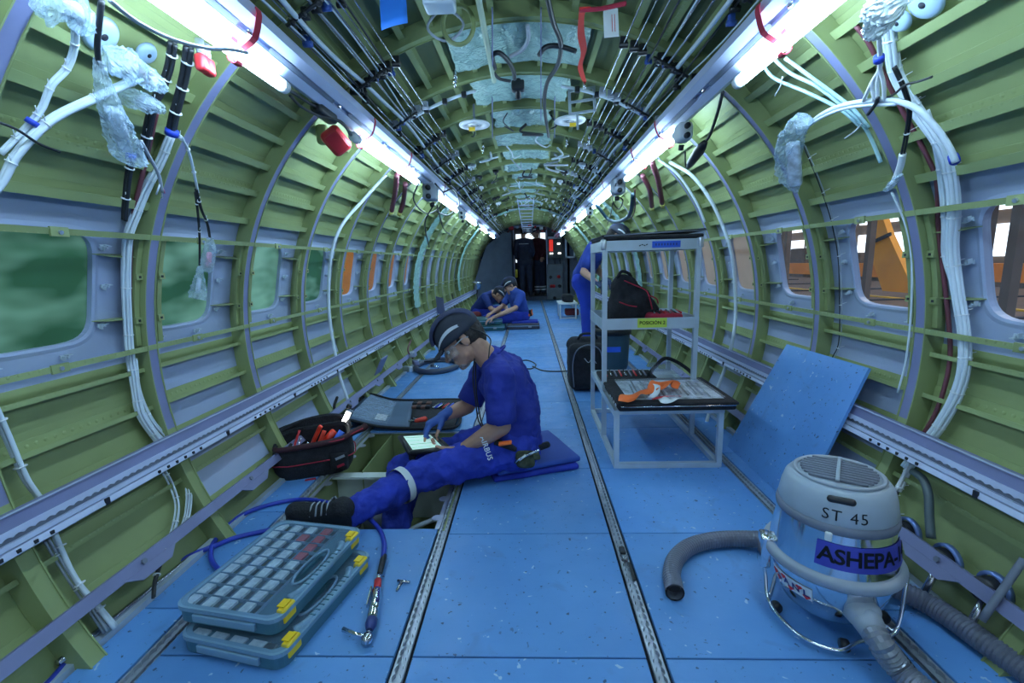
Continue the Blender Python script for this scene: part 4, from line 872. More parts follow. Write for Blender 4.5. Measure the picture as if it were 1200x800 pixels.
bag([(PC(1048, -15, 1.22), .05), (PC(1042, 5, 1.21), .062), (PC(1035, 22, 1.21), .055), (PC(1029, 38, 1.21), .03)], 'white wrapped bundle at the top right of the wall', mat('cream', (.8, .8, .7), .5), 8, glassy('milky_bag', (.75, .82, .85), .85, .2, .1, .8))
bag([(PC(1055, 205, 1.24), .01), (PC(1047, 214, 1.24), .018), (PC(1040, 222, 1.24), .014)], 'tiny taped wire end on the first right frame', WHITE, 9)
# ================================================================== hangar outside and world
def out(name, mb, m, label, cat): return mb.build(name, m, None, False, label, cat)
out('hangar_floor', MB().box((0, 4, -2.2), (60, 60, .1)), mat('hangar_concrete', (.2, .17, .15), .6), 'brown grey hangar floor far below the windows', 'floor')
dk = thing('dock_platform', (4, 3, .3), 'brown work platform seen through the right windows', 'platform')
[MB().box((x_, y_, -.80), (.1, .1, 2.7)).build('leg', BROWN, dk) for x_ in (2.1, 5.1) for y_ in (-3, 1, 5, 9, 11.8)]; MB().box((3.6, 4, .58), (3.2, 16, .06)).build('deck', BROWN, dk); MB().box((3.3, 4, .615), (.05, 16, .012)).build('edge_beam', mat('yellow_edge', (.75, .45, .03), .5), dk); MB().box((5.15, 4, .77), (.1, 16, .20)).build('toe_board', ORJIG, dk)
for k in range(7): MB().box((3.4, 0.2+k*1.3, .615), (2.4, .05, .012)).build('grating_bar', DARK, dk)
c = thing('orange_chute', (3.0, 3.2, .8), 'curved orange guard leaning on the platform outside the second right window', 'guard')
gp = [(4.80, 1.36), (4.60, 1.36), (4.50, 1.18), (4.36, .985), (4.22, .79), (4.20, .66), (4.50, .66), (4.62, .86), (4.74, 1.06)]; n_ = len(gp)
MB().add([(x, y, z) for x in (3.4, 3.46) for y, z in gp], [tuple(range(n_)), tuple(range(2*n_-1, n_-1, -1))]+[(i, n_+i, n_+(i+1) % n_, (i+1) % n_) for i in range(n_)]).build('guard_panel', mat('guard_yellow_orange', (.95, .38, .02), .5, var=.08), c)
MB().beam((3.39, 4.76, 1.10), (3.39, 4.46, 1.19), .015, .03).build('dark_stripe', DARK, c)
for k, (y, x) in enumerate(((4.30, 3.1), (4.43, 3.0), (4.55, 3.0), (2.72, 2.6), (2.60, 2.65), (2.3, 3.4), (5.9, 3.2), (5.45, 3.0), (6.9, 3.0), (8.2, 3.2))):
    MB().box((x, y, 0.0), (.05, .05, 4.3)).build('dock_column', mat('dock_column_brown', (.16, .12, .10), .6), None, False, 'brown upright column of the dock outside the right windows', 'column', 'dock columns outside the right windows')
MB().beam((2.6, 2.2, 1.20), (2.6, 3.0, 1.62), .05, .05).build('dock_brace', mat('dock_column_brown', (.16, .12, .10)), None, False, 'slanting brace between dock columns outside the right windows', 'brace')
MB().box((6.5, 6, 2.15), (.1, 22, .30)).box((6.5, 1, 0), (.1, .1, 4.2)).box((6.5, 14, 0), (.1, .1, 4.2)).build('orange_rail', ORJIG, None, False, 'orange beam high behind the right windows', 'beam')
hw = MB().box((12, 14, 3), (.2, 60, 10.5)); hw = hw.build('hangar_wall', mat('hangar_wall_brown', (.16, .10, .06), .7), None, False, 'pale hangar wall behind the dock columns', 'wall')
WINL = mat('hangar_window_glow', (.9, .95, 1), .5, var=.1, emit=(.85, .93, 1.), strength=1.6)
for k in range(16): MB().box((11.85, -6+k*3.1, 1.25), (.1, 2.8, .80)).build('lit_window', WINL, hw); MB().box((11.85, -6+k*3.1, 2.08), (.1, 2.8, .16)).build('lit_window', WINL, hw); MB().rbox((11.5, -5+k*3.1, .2), (.5, 1.1, 1.2+.5*(k % 3)), .05).build('stored_crate', ORJIG if k % 3 == 0 else BROWN, hw)
MB().box((-8, 4, 1.85), (.2, 40, 8)).build('hangar_wall', mat('hangar_wall_left', (.35, .5, .45), .7), None, False, 'hangar wall behind the green filmed windows', 'wall')
MB().box((-3.0, 10.5, -.2), (.4, 5.5, 3.9)).build('orange_jig', ORJIG, None, False, 'orange jig outside the far left windows', 'jig')
hl = MB().box((-3.9, 1.5, 2.2), (.1, 1.6, .5)).box((-3.9, 4.6, 2.6), (.1, 1.6, .5)); hl.build('added_light_panel', mat('added_panel_glow', (.9, 1, .95), .5, emit=(.85, 1., .9), strength=7.), None, False, 'unseen glowing panels added to light the green filmed windows', 'lamp').location = (0, 0, 0)  # added emitters, out of view, that light the left film unevenly
MB().box((4.5, 3.5, 5.2), (.5, 3.5, .1)).build('added_light_panel', mat('added_dock_panel_glow', (1, .95, .85), .5, emit=(1., .9, .75), strength=16.), None, False, 'unseen warm glowing panel added above the dock to brighten it', 'lamp')  # added emitter, out of view, that brightens the dock and guard
w = bpy.data.worlds.new('world'); scene.world = w; w.use_nodes = True; bg = w.node_tree.nodes['Background']; bg.inputs[0].default_value = (.55, .72, 1., 1); bg.inputs[1].default_value = WORLD
# ================================================================== far end
BG = mat('bulkhead_grey', (.11, .14, .19), .6, var=.1, scale=3)
yb = 12.6; S = 12.6/12.9
t = MB(); prof = []
A = [a for _, a in arc(1, -30, 210, 4)]
q = MB()
# bulkhead with a doorway between x -.36 and .50, up to z 1.95
def bz(x): return CZ+math.sqrt(max(0, RS**2-x*x))
for x0, x1 in ((-1.40, -.36), (.50, 1.40)):
    n = 14
    for i in range(n):
        a = x0+(x1-x0)*i/n; b = x0+(x1-x0)*(i+1)/n; q.add([(a, yb, -.1), (b, yb, -.1), (b, yb, bz(b)), (a, yb, bz(a)), (a, yb+.04, -.1), (b, yb+.04, -.1), (b, yb+.04, bz(b)), (a, yb+.04, bz(a))], [(0,1,2,3), (7,6,5,4)])
for i in range(10):
    a = -.36+.86*i/10; b = a+.086; q.add([(a, yb, 1.98), (b, yb, 1.98), (b, yb, bz(b)), (a, yb, bz(a))], [(0,1,2,3)])
wf = struct('wall_far', q, BG)
struct('door_1', MB().box((-.375, yb-.02, 1.0), (.03, .06, 1.96)).box((.515, yb-.02, 1.0), (.03, .06, 1.96)).box((.07, yb-.02, 1.99), (.92, .06, .04)), LAVW)
struct(tname(), MB().box((.07, 13.5, .05), (.9, 1.9, .12)), mat('far_floor', (.06, .08, .12), .6))
struct(tname(), MB().box((.07, 14.6, 1.2), (2.2, .06, 2.6)).box((-1.0, 13.6, 1.2), (.06, 2, 2.6)).box((1.1, 13.6, 1.2), (.06, 2, 2.6)).box((.07, 13.6, 2.2), (2.2, 2, .06)), mat('cockpit_dark', (.03, .035, .05), .7))
for i, (x, z, sx, sz) in enumerate(((-.26, 1.74, .22, .34), (.13, 1.78, .44, .30), (.47, 1.80, .16, .26))):
    MB().box((x, 14.5, z), (sx, .04, sz)).build('window_glow' if 0 else 'window_%d' % (60+i), mat('daylight_glow', (.9, .95, 1), .5, emit=(.8, .92, 1.), strength=1.1), None, kind='structure')
MB().box((-.33, 13.2, 1.22), (.04, .03, .36)).build('lit_slot', mat('daylight_glow', (.9, .95, 1)), None, False, 'narrow glowing lamp left of the men in the far doorway', 'lamp')
MB().rbox((-.32, 12.45, .75), (.07, .05, .22), .02).build('yellow_strap', mat('yellow_strap', (.55, .45, .03), .6), None, True, 'yellow strap hanging beside the far doorway', 'strap')
t = thing('cord_line', (-.75, 12.55, 1.1), 'dark cord hanging on the grey panel at the far end', 'cord'); MB().tube([(-.75, 12.57, 1.62), (-.76, 12.57, 1.2), (-.75, 12.57, .98)], .008, 6).build('cord', BLACKC, t, True)
# red curtain / wires mess over the doorway
for i in range(26):
    x = random.uniform(-.9, .95); z = random.uniform(1.80, 1.99); MB().rbox((x, 12.3+random.uniform(-.25, .15), z), (random.uniform(.04, .1), .06, random.uniform(.03, .10)), .012, 2).build('overhead_fitting', random.choice([RED, BLACK, ALUM, BLACK, WHITE, MAROON]), None, True, 'small fitting in the jumble above the far doorway', 'fitting', 'jumble of fittings above the far doorway')
MB().rbox((.78, 12.25, 1.86), (.26, .1, .13), .03).build('red_cover', RED, None, True, 'large red cover above the right side of the far doorway', 'cover')
MB().rbox((-.42, 12.25, 1.93), (.14, .1, .1), .03).build('red_cover', RED, None, True, 'small red cover above the left side of the far doorway', 'cover')
# equipment rack right of the doorway
t = thing('equipment_rack', (.72, 12.4, .9), 'grey equipment panel with red and white indicators right of the far doorway', 'rack')
MB().rbox((.73, 12.45, 1.42), (.40, .18, .62), .01).build('cabinet', mat('rack_dark', (.03, .05, .06), .5), t)
MB().box((.62, 12.34, 1.46), (.10, .02, .30)).build('red_panel', mat('red_lit', (.7, .03, .03), .5, emit=(1, .05, .03), strength=.5), t)
for x, z in ((.60, 1.25), (.65, 1.25), (.82, 1.25), (.86, 1.25), (.84, 1.50), (.80, 1.50)): MB().box((x, 12.33, z), (.035, .02, .04)).build('indicator', mat('indicator_white', (.9, .9, .9), .5, emit=(1, .95, .9), strength=2.5), t)
MB().box((.72, 12.34, 1.66), (.36, .02, .06)).build('shelf_edge', ALUM, t); MB().rbox((.72, 12.5, .5), (.42, .1, .95), .01).build('lower_panel', mat('rack_panel', (.14, .17, .20), .5), t)
for x, z, m in ((.60, .62, BLACK), (.82, .63, RED), (.62, .38, RED), (.68, .38, RED), (.84, .38, BLACK), (.70, .06, BLACK)): MB().tube([(x, 12.46, z), (x, 12.42, z)], .045, 14).build('port', m, t, True)
for x in (.66, .80): MB().tube(smoothpath([(x, 12.33, 1.2), (x+.03, 12.3, 1.05), (x+.06, 12.34, .98), (x+.05, 12.33, 1.2)]), .008, 6).build('cord', BLACKC, t, True)
q = MB().box((1.0, 12.2, 1.40), (.04, .04, .55)).box((1.22, 12.2, 1.40), (.04, .04, .55)).box((1.11, 12.2, 1.66), (.26, .04, .04)).box((1.11, 12.2, 1.14), (.26, .04, .04)); q.build('wall_frame', ALUM, None, False, 'pale rectangular frame standing right of the equipment panel', 'frame')
# big grey slanting panel at the left of the far end
q = MB().add([(-1.28, 11.2, .1), (-.42, 12.0, .1), (-.42, 12.0, 1.80), (-.62, 11.8, 1.80), (-1.02, 11.4, 1.45), (-1.30, 11.2, .65), (-1.28, 11.25, .1), (-.42, 12.05, .1), (-.42, 12.05, 1.80), (-.62, 11.85, 1.80), (-1.02, 11.45, 1.45), (-1.30, 11.25, .65)], [(0,1,2,3,4,5), (11,10,9,8,7,6), (0,6,7,1), (1,7,8,2), (2,8,9,3), (3,9,10,4), (4,10,11,5), (5,11,6,0)])
q.build('cargo_panel', mat('dark_panel_grey', (.085, .11, .15), .55), None, False, 'large dark grey panel standing on the left of the far end', 'panel')
# ================================================================== props
# ---- organiser cases
LIDM = glassy('smoky_clear_lid', (.42, .56, .72), .09, .12, .03)
CASEB = mat('case_teal_blue', (.06, .17, .24), .4); CASER = mat('case_rim', (.20, .34, .47), .35)
CARD = mat('silver_card', (.78, .84, .90), .4, var=.2, scale=60); CARDR = mat('red_card', (.55, .06, .08), .5); CARDY = mat('yellow_bits', (.55, .42, .05), .5)
def organiser(M, label, full=True):
    t = thing('organiser_case', M @ V((0, 0, 0)), label, 'tool case', 'stacked organiser cases')
    W, D_, h = .165, .215, .052
    def outline(k=0.):
        pts = []; w = W+k; d = D_+k; r = .035
        for cx, cy, a0 in ((w-r, -d+r, -90), (w-r, d-r, 0), (-w+r, d-r, 90), (-w+r, -d+r, 180)):
            for a in range(0, 91, 18): pts.append((cx+r*math.cos(math.radians(a0+a)), cy+r*math.sin(math.radians(a0+a))))
        return pts
    # handle notch: outline with the hole made of two closed halves
    def ring_plate(mb, z0, z1, k=0.):
        out = outline(k); n = len(out)
        hole = []
        for (x, y) in out:
            a = math.atan2(y, x-.02)
            hole.append((.116+.023*math.cos(a), .080*math.sin(a)))
        vs = [(x, y, z) for z in (z0, z1) for x, y in out]+[(x, y, z) for z in (z0, z1) for x, y in hole]
        fs = []
        for i in range(n):
            j = (i+1) % n; fs += [(i, j, n+j, n+i), (2*n+i, 3*n+i, 3*n+j, 2*n+j), (n+i, n+j, 3*n+j, 3*n+i), (i, 2*n+i, 2*n+j, j)]
        mb.add(vs, fs)
    b = MB(M); ring_plate(b, 0, h-.016); b.build('base_tray', CASEB, t)
    o1 = outline(.004); o2 = outline(-.012); n_ = len(o1); b = MB(M)
    b.add([(x, y, z) for z in (h-.016, h-.004) for x, y in o1]+[(x, y, z) for z in (h-.016, h-.004) for x, y in o2], [f for i in range(n_) for j in ((i+1) % n_,) for f in ((i, j, n_+j, n_+i), (2*n_+i, 3*n_+i, 3*n_+j, 2*n_+j), (n_+i, n_+j, 3*n_+j, 3*n_+i), (i, 2*n_+i, 2*n_+j, j))]); b.build('rim', CASER, t)
    g = MB(M); ring_plate(g, h-.007, h+.002, -.002); g.build('clear_lid', LIDM, t)
    hb = MB(M); hb.tube(smoothpath([(.135, -.13, h-.012), (.152, -.10, h-.01), (.158, -.04, h-.01), (.158, .04, h-.01), (.152, .10, h-.01), (.135, .13, h-.012)], 4), .013, 10); hb.build('handle', CASER, t, True)
    MB(M).tube([(.116+.025*math.cos(a), .083*math.sin(a), h-.004) for a in np.arange(0, 2*PI, .2)], .004, 8, closed=True).build('handle_rim', CASER, t, True)
    for k in range(9): MB(M).box((.158, -.08+k*.02, h+.003), (.02, .004, .002)).build('handle_rib', CASEB, t)
    for y in (-.165, .165):
        q = MB(M); q.rbox((.155, y, h-.018), (.026, .05, .042), .006); q.box((.150, y, h+.006), (.022, .03, .003)); q.build('latch', mat('latch_yellow', (.90, .60, .02), .35), t)
    MB(M).rbox((0, -D_-.004, h*.42), (.2, .010, .022), .003).build('hinge_bar', CASER, t)
    # compartments
    dv = MB(M); cols_ = 4; x0, x1 = -.155, .085
    for i in range(cols_+1): x = x0+(x1-x0)*i/cols_; dv.box((x, 0, h-.012), (.0018, .41, .010))
    ny = 9
    for j in range(ny+1): y = -.205+.41*j/ny; dv.box(((x0+x1)/2, y, h-.012), (x1-x0, .0018, .010))
    if full:
        dv.build('divider_grid', CASER, t)
        for i in range(cols_):
            for j in range(ny):
                cw = (x1-x0)/cols_; ch = .41/ny; x = x0+cw*(i+.5); y = -.205+ch*(j+.5)
                m = CARDR if (i == 3 and j >= 5 or (i == 2 and j == 7)) else CARD
                q = MB(M); q.box((x-.012, y, h-.0125), (cw*.50, ch*.84, .008)); q.build('compartment_card', m, t)
                MB(M).box((x+.018, y, h-.018), (cw*.40, ch*.8, .004)).build('compartment_content', [GREYP, CARDY, DARK, GREYP, STEEL][(i*3+j*7) % 5], t)
    else:
        for i in range(4): MB(M).box((-.115+i*.062, -.19, h-.012), (.045, .022, .006)).build('compartment_card', CARD, t)
        for i in range(3): MB(M).box((.11, -.19+.0*i, h-.012), (.03, .02, .006)).build('compartment_card', CARD, t)
    return t
organiser(T(-.745, 1.230, .001) @ rotz(math.radians(-12)), 'lower blue organiser case with yellow latches, lying under the full one', False)
organiser(T(-.785, 1.275, .060) @ rotz(math.radians(-10)), 'upper organiser case with clear lid and gridded silver compartments, on top of the stack')
# ---- blue air hose and ratchet
Lh = [FL(x, y, .01) for x, y in ((40, 815), (60, 797), (85, 768), (112, 740), (150, 702), (200, 665), (225, 650), (250, 640), (275, 630), (300, 624), (328, 620), (338, 632))]+[V((-.90, 1.50, .009)), V((-.98, 1.46, .009))]
Lh += [FL(x, y, .01) for x, y in ((276, 675), (262, 671), (250, 660), (247, 648), (252, 633), (268, 615), (290, 600), (320, 590), (352, 585))]+[FL(382, 588, .02), FL(400, 594, .02), FL(425, 602, .01), FL(443, 618, .01), FL(450, 635, .012), FL(449, 655, .02)]
cable('air_hose', Lh, .009, BLUEHOSE, 'blue air hose from the left floor edge looping behind the organiser cases to the ratchet', None, 10, 8, 'hose')
t = thing('air_ratchet', FL(437, 710, .02), 'air ratchet wrench lying on the blue floor at the end of the blue hose', 'tool')
A = [FL(449, 655, .02), FL(445, 672, .022), FL(443, 680, .022), FL(442, 690, .022), FL(439, 708, .022), FL(436, 726, .022), FL(433, 738, .02), FL(430, 748, .018)]
MB().tube([A[0]+V((.0, .02, 0)), A[0], A[1]], [.008, .011, .009], 12).build('hose_fitting', BLACK, t, True)
MB().tube([A[1], A[2]], .008, 10).build('coupling', CHROME, t, True); MB().tube([A[2], A[3]], .0115, 12).build('red_collar', RED, t, True)
MB().tube([A[3], A[3].lerp(A[4], .1), A[4], A[5]], [.011, .015, .0165, .015], 14).build('barrel', CHROME, t, True); MB().tube([A[5], A[5].lerp(A[6], .5), A[6]], [.016, .017, .010], 14).build('front_grip', mat('dark_blue_grip', (.03, .05, .2), .4), t, True)
MB().tube([A[6], A[7]], [.008, .009], 12).build('ratchet_neck', STEEL, t, True); MB().lathe([(.0001, .012), (.012, .011), (.016, .004), (.016, -.008), (.012, -.012), (.0001, -.012)], 18, T(*A[7])).build('ratchet_head', STEEL, t, True)
MB().tube([FL(427, 745, .016), FL(415, 742, .016), FL(402, 737, .018)], [.005, .005, .007], 10).build('socket_bit', CHROME, t, True)
MB().beam(A[3]+V((-.018, 0, .005)), A[4]+V((-.02, -.01, .003)), .004, .012).build('throttle_lever', STEEL, t)
t = thing('small_key', FL(470, 685, .004), 'small grey metal key fitting lying on the floor right of the ratchet', 'tool')
MB().tube([FL(465, 692, .004), FL(471, 681, .004)], .004, 8).build('shaft', STEEL, t, True); MB().tube([FL(466, 680, .005), FL(480, 682, .005)], .0045, 8).build('crossbar', STEEL, t, True)
# ---- stud on right track
t = thing('track_fitting', V((.338, 1.44, .003)), 'small steel and black tie-down fitting clipped in the right floor track', 'fitting')
MB().rbox((.338, 1.44, .006), (.022, .022, .01), .003).build('stud', STEEL, t); MB().rbox((.336, 1.475, .008), (.020, .035, .012), .004).build('latch', BLACK, t); MB().box((.345, 1.37, .004), (.008, .09, .003)).build('strap', BLACK, t)
for k, yy in enumerate((2.7, 3.3, 4.0)): MB().rbox((.337, yy, .004), (.018, .03, .008), .003).build('track_stud', GREYC, None, True, 'small metal stud in the right floor track beyond the near fitting', 'stud', 'studs in the right floor track')
# floor drain
t = thing('floor_grille', V((-.33, 7.7, .001)), 'round patch of dotted vent holes in the floor behind the worker', 'vent'); q = MB()
for i in range(-5, 6):
    for j in range(-5, 6):
        if i*i+j*j < 28: q.lathe([(.0001, .0012), (.010, .0012), (.010, .0002)], 8, T(-.33+i*.034, 7.7+j*.075, .0005))
q.build('vent_holes', mat('pale_dots', (.5, .55, .6), .3, .8), t)
# ---- leaning floor board
b0, b1 = V((1.09, 2.40, .002)), V((1.09, 1.74, .002)); t0, t1 = PX(922, 403, 1.315), PX(1018, 431, 1.315)
nrm = (b1-b0).cross(t0-b0).normalized()*-.012
if nrm.x < 0: nrm = -nrm
MB().sheet(lambda u, v: (b0.lerp(b1, u)).lerp(t0.lerp(t1, u), v), 10, 10, nrm).build('floor_board', FLOORM, None, False, 'loose blue floor panel leaning against the right wall rail', 'panel')
# ---- vacuum cleaner
vc = V((.862, 1.2, 0)); MV = T(*vc); t = thing('vacuum_cleaner', vc, 'grey and polished steel canister vacuum cleaner marked ST 45 standing on the floor', 'vacuum cleaner')
MB(MV).lathe([(.0001, .04), (.09, .04), (.112, .055), (.132, .10), (.147, .15), (.154, .185)], 56).build('steel_tank', CHROME, t, True)
MB(MV).lathe([(.152, .178), (.164, .180), (.168, .188), (.168, .200), (.163, .208), (.15, .209)], 56).build('belt', GREYC, t, True)
MB(MV).lathe([(.154, .205), (.136, .325)], 56).build('upper_drum', CHROME, t, True)
MB(MV).lathe([(.134, .316), (.141, .319), (.143, .328), (.141, .340), (.134, .344)], 56).build('dark_band', GREYP, t, True)
LIDG = mat('vacuum_lid_grey', (.36, .42, .50), .35, var=.05)
MB(MV).lathe([(.136, .340), (.138, .350), (.132, .385), (.124, .412), (.114, .424), (.104, .429), (.05, .433), (.0001, .434)], 56).build('lid', LIDG, t, True)
view = math.atan2(-vc.y, CX-vc.x)
gq = MB(MV @ rotz(view+PI/2)); gq.lathe([(.104, .428), (.107, .434), (.101, .438), (.096, .433)], 48)
gq.build('lid_rim', GREYC, t, True)
for k in range(9):
    y = -.066+k*.0165; w = math.sqrt(max(.0001, .096**2-y*y))*.93; MB(MV @ rotz(view+PI/2)).rbox((0, y, .437), (2*w, .0075, .008), .003, 2).build('vent_slat', GREYP, t, True)
MB(MV @ rotz(view+PI/2)).rbox((0, .0, .442), (.009, .17, .006), .002, 2).build('centre_rib', LIDG, t)
a = view+.10; MB(T(vc.x+.1215*math.cos(a), vc.y+.1215*math.sin(a), .406) @ rotz(a) @ Matrix.Rotation(.6, 4, 'Y')).rbox((0, 0, 0), (.018, .062, .020), .009).build('handle_recess', BLACK, t, True)
def wrap(txt, size, r, z, ang, lean=0., bold=0., rfun=None, sp=1.):
    vs, fs = text_geo(txt, size, sp, bold); return [V((vc.x+(rfun(v.y) if rfun else r)*math.cos(ang+v.x/r), vc.y+(rfun(v.y) if rfun else r)*math.sin(ang+v.x/r), z+v.y)) for v in vs], fs
def band(a0, a1, z0, z1, r0, r1, n=24): return MB(MV).grid(lambda u, v: ((r0+(r1-r0)*v)*math.cos(a0+(a1-a0)*u), (r0+(r1-r0)*v)*math.sin(a0+(a1-a0)*u), z0+(z1-z0)*v), n, 2)
la = view+math.radians(37)
ru = lambda z: .154-(z-.205)*.15
band(la-.86, la+.90, .232, .296, ru(.232)+.002, ru(.296)+.002, 30).build('label_tape', mat('label_blue_violet', (.05, .06, .42), .45), t)
vs, fs = wrap('ASHEPA-14', .053, .146, .264, la+.02, bold=.0012, rfun=lambda y: ru(.264+y)+.0035, sp=.95); MB().add(vs, fs).build('lettering', DARK, t)
vs, fs = wrap('ST 45', .038, .135, .368, view+math.radians(10), rfun=lambda y: .1395-(max(0, y+.018))*.20, sp=1.15); MB().add(vs, fs).build('handwriting', DARK, t)
# maker plate: white and red marks
lb_ = view-math.radians(36); rl = lambda z: .133+(z-.10)*.30+.0022; band(lb_-.42, lb_+.42, .108, .149, rl(.108)-.001, rl(.149)-.001, 20).build('maker_plate', WHITE, t)
for k, (da, dz, sz) in enumerate(((-.34, .136, .013), (-.26, .122, .011), (-.12, .140, .010), (.02, .116, .010), (.2, .138, .010), (.33, .118, .011))):
    A_ = lb_+da; q = MB(); c_ = V((vc.x+rl(dz)*math.cos(A_), vc.y+rl(dz)*math.sin(A_), dz)); tx = V((-math.sin(A_), math.cos(A_), 0)); q.add([c_+tx*sz, c_+V((0, 0, sz*.8)), c_-tx*sz, c_-V((0, 0, sz*.8))], [(0,1,2,3)]); q.build('red_mark', RED, t)
vs, fs = wrap('S A N L', .028, .144, .128, lb_+.05, rfun=lambda y: rl(.128+y)+.001, bold=.0008); MB().add(vs, fs).build('maker_letters', mat('navy_letters', (.03, .05, .3), .5), t)
# clips, inlet, cradle
for a in (view+.0-.05, view+PI): MB(T(vc.x+.141*math.cos(a), vc.y+.141*math.sin(a), .312) @ rotz(a)).rbox((.002, 0, 0), (.010, .016, .024), .004).build('lid_clip', WHITE, t, True)
ia = view+math.radians(33); ic = V((vc.x+.135*math.cos(ia), vc.y+.135*math.sin(ia), .118)); idr = V((math.cos(ia), math.sin(ia), -.35)).normalized()
MB().rbox(ic, (.07, .075, .062), .02, R=Matrix.Rotation(ia, 3, 'Z')).tube([ic, ic+idr*.03, ic+idr*.055], [.034, .034, .030], 20).build('inlet', GREYC, t, True)
cr = MB(MV); R_ = .155
cr.tube(smoothpath([(R_*1.12*math.cos(view-1.2), R_*1.12*math.sin(view-1.2), .17), (R_*1.05*math.cos(view-1.15), R_*1.05*math.sin(view-1.15), .10), (R_*1.05*math.cos(view-.9), R_*1.05*math.sin(view-.9), .035), (R_*1.1*math.cos(view-.3), R_*1.1*math.sin(view-.3), .018), (R_*1.08*math.cos(view+.2), R_*1.08*math.sin(view+.2), .018), (R_*.9*math.cos(view+.6), R_*.9*math.sin(view+.6), .03), (R_*1.0*math.cos(view+1.4), R_*1.0*math.sin(view+1.4), .03), (R_*1.1*math.cos(view+1.7), R_*1.1*math.sin(view+1.7), .17)], 6), .0055, 8)
cr.tube(smoothpath([(.16*math.cos(view-1.0), .16*math.sin(view-1.0), .03), (-.02, .15, .03), (.16*math.cos(view+1.4), .16*math.sin(view+1.4), .03)], 6), .0055, 8)
cr.build('wire_cradle', CHROME, t, True)
for a in (view-.95, view+.35, view+1.9, view+3.4): MB(T(vc.x+.140*math.cos(a), vc.y+.140*math.sin(a), .016) @ rotz(a) @ Matrix.Rotation(PI/2, 4, 'X')).lathe([(.0001, .01), (.014, .01), (.016, .006), (.016, -.006), (.014, -.01), (.0001, -.01)], 16).build('castor', BLACK, t, True)
MB(T(vc.x+.165*math.cos(view-1.25), vc.y+.165*math.sin(view-1.25), .17) @ rotz(view-1.25)).rbox((0, 0, 0), (.03, .05, .10), .008).build('side_latch', CHROME, t, True)
HOSEM = mat('vacuum_hose_grey', (.13, .14, .19), .4, var=.1)
def vhose(pts, r, label, rib=.0035, m=HOSEM, dens=26, open_end=False, col=None):
    t = thing('vacuum_hose', pts[0], label, 'hose'); p = smoothpath(pts, 40); L = [p[0]]; acc = 0
    for a, b in zip(p, p[1:]):
        L.append(b)
    tot = sum((b-a).length for a, b in zip(L, L[1:])); n = int(tot/.0055); out = []; i = 0; d = 0; step = tot/n; target = 0
    cum = [0]
    for a, b in zip(L, L[1:]): cum.append(cum[-1]+(b-a).length)
    j = 0
    for k in range(n+1):
        s_ = k*step
        while j < len(cum)-2 and cum[j+1] < s_: j += 1
        f = (s_-cum[j])/max(1e-9, cum[j+1]-cum[j]); out.append(L[j].lerp(L[j+1], min(1, f)))
    MB().tube(out, r, 18, caps=not open_end, rib=rib).build('hose_body', m, t, False)
    if open_end:
        e = out[-1]; dd = (out[-1]-out[-2]).normalized(); MB().tube([e-dd*.05, e+dd*.012, e+dd*.012], [r*1.02, r*1.04, r*1.04], 20, caps=False).tube([e+dd*.012, e-dd*.04], [r*.86, r*.84], 20, caps=False).build('cuff', HOSEM, t, True); q = MB(); q.tube([e-dd*.02, e-dd*.03], r*.86, 16); q.build('bore', DARK, t)
    return t
vhose([V((.89, 1.42, .09)), V((.83, 1.475, .05)), V((.75, 1.505, .032)), V((.66, 1.50, .030)), V((.57, 1.465, .030)), V((.50, 1.40, .030)), V((.46, 1.32, .030)), V((.447, 1.25, .030))], .027, 'grey vacuum hose curving left on the floor with its open end towards the camera', .0012, open_end=True)
vhose([ic+idr*.045, ic+idr*.08, ic+V((.03, -.10, -.075)), ic+V((.055, -.17, -.085)), ic+V((.11, -.30, -.085)), ic+V((.2, -.45, -.085))], .0265, 'ribbed grey hose plugged into the front of the vacuum', .004, m=mat('hose_metal_grey', (.26, .28, .33), .3, .4))
vhose([V((1.035, 1.33, .08)), V((1.07, 1.26, .05)), FL(1085, 706, .034), FL(1120, 728, .034), FL(1160, 757, .034), FL(1200, 785, .034), FL(1260, 826, .034)], .027, 'dark ribbed hose running from behind the vacuum towards the right floor edge', .003)
cable('power_cord', [V((.93, 1.10, .05)), V((.955, 1.03, .01)), V((.95, .95, .008)), V((.985, .84, .008))], .006, BLACKC, 'black power cord hanging from the vacuum between the hoses')
# ---- trolley
t = thing('trolley', (.69, 2.53, 0), 'tall aluminium step trolley with trays, labelled POSICION 2', 'trolley'); xs = (.44, .94)
for x in xs:
    for y, z in ((2.53, 1.11), (3.0, 1.11)): MB().beam((x, y, .012), (x, y, z), .025, .025, (0, 1, 0)).build('post', ALUM, t)
    MB().beam((x, 2.15, .012), (x, 2.15, .29), .024, .024, (0, 1, 0)).build('short_post', ALUM, t)
    MB().beam((x, 2.14, .014), (x, 3.01, .014), .025, .025).build('bottom_rail', ALUM, t); MB().beam((x, 2.15, .275), (x, 2.98, .275), .02, .03).build('side_rail', ALUM, t)
MB().beam((xs[0], 2.15, .014), (xs[1], 2.15, .014), .025, .025).build('bottom_rail', ALUM, t); MB().beam((xs[0], 3.0, .014), (xs[1], 3.0, .014), .025, .025).build('bottom_rail', ALUM, t)
def tray(z, y0, y1, h, nm='shelf_tray'):
    q = MB(); q.box((.69, (y0+y1)/2, z), (.5, y1-y0, .004)); q.box((.69, y0-.008, z+h/2-.005), (.53, .004, h)); q.box((.69, y1+.008, z+h/2-.005), (.53, .004, h)); q.box((.428, (y0+y1)/2, z+h/2-.005), (.004, y1-y0, h)); q.box((.952, (y0+y1)/2, z+h/2-.005), (.004, y1-y0, h)); return q.build(nm, ALUM, t)
tray(1.075, 2.53, 3.0, .055); tray(.645, 2.53, 3.0, .062); tray(.285, 2.15, 2.98, .02, 'lower_tray')
for x in (.432, .948): MB().rbox((x, 2.53, 1.105), (.03, .04, .06), .01).build('corner_cap', ALU, t, True)
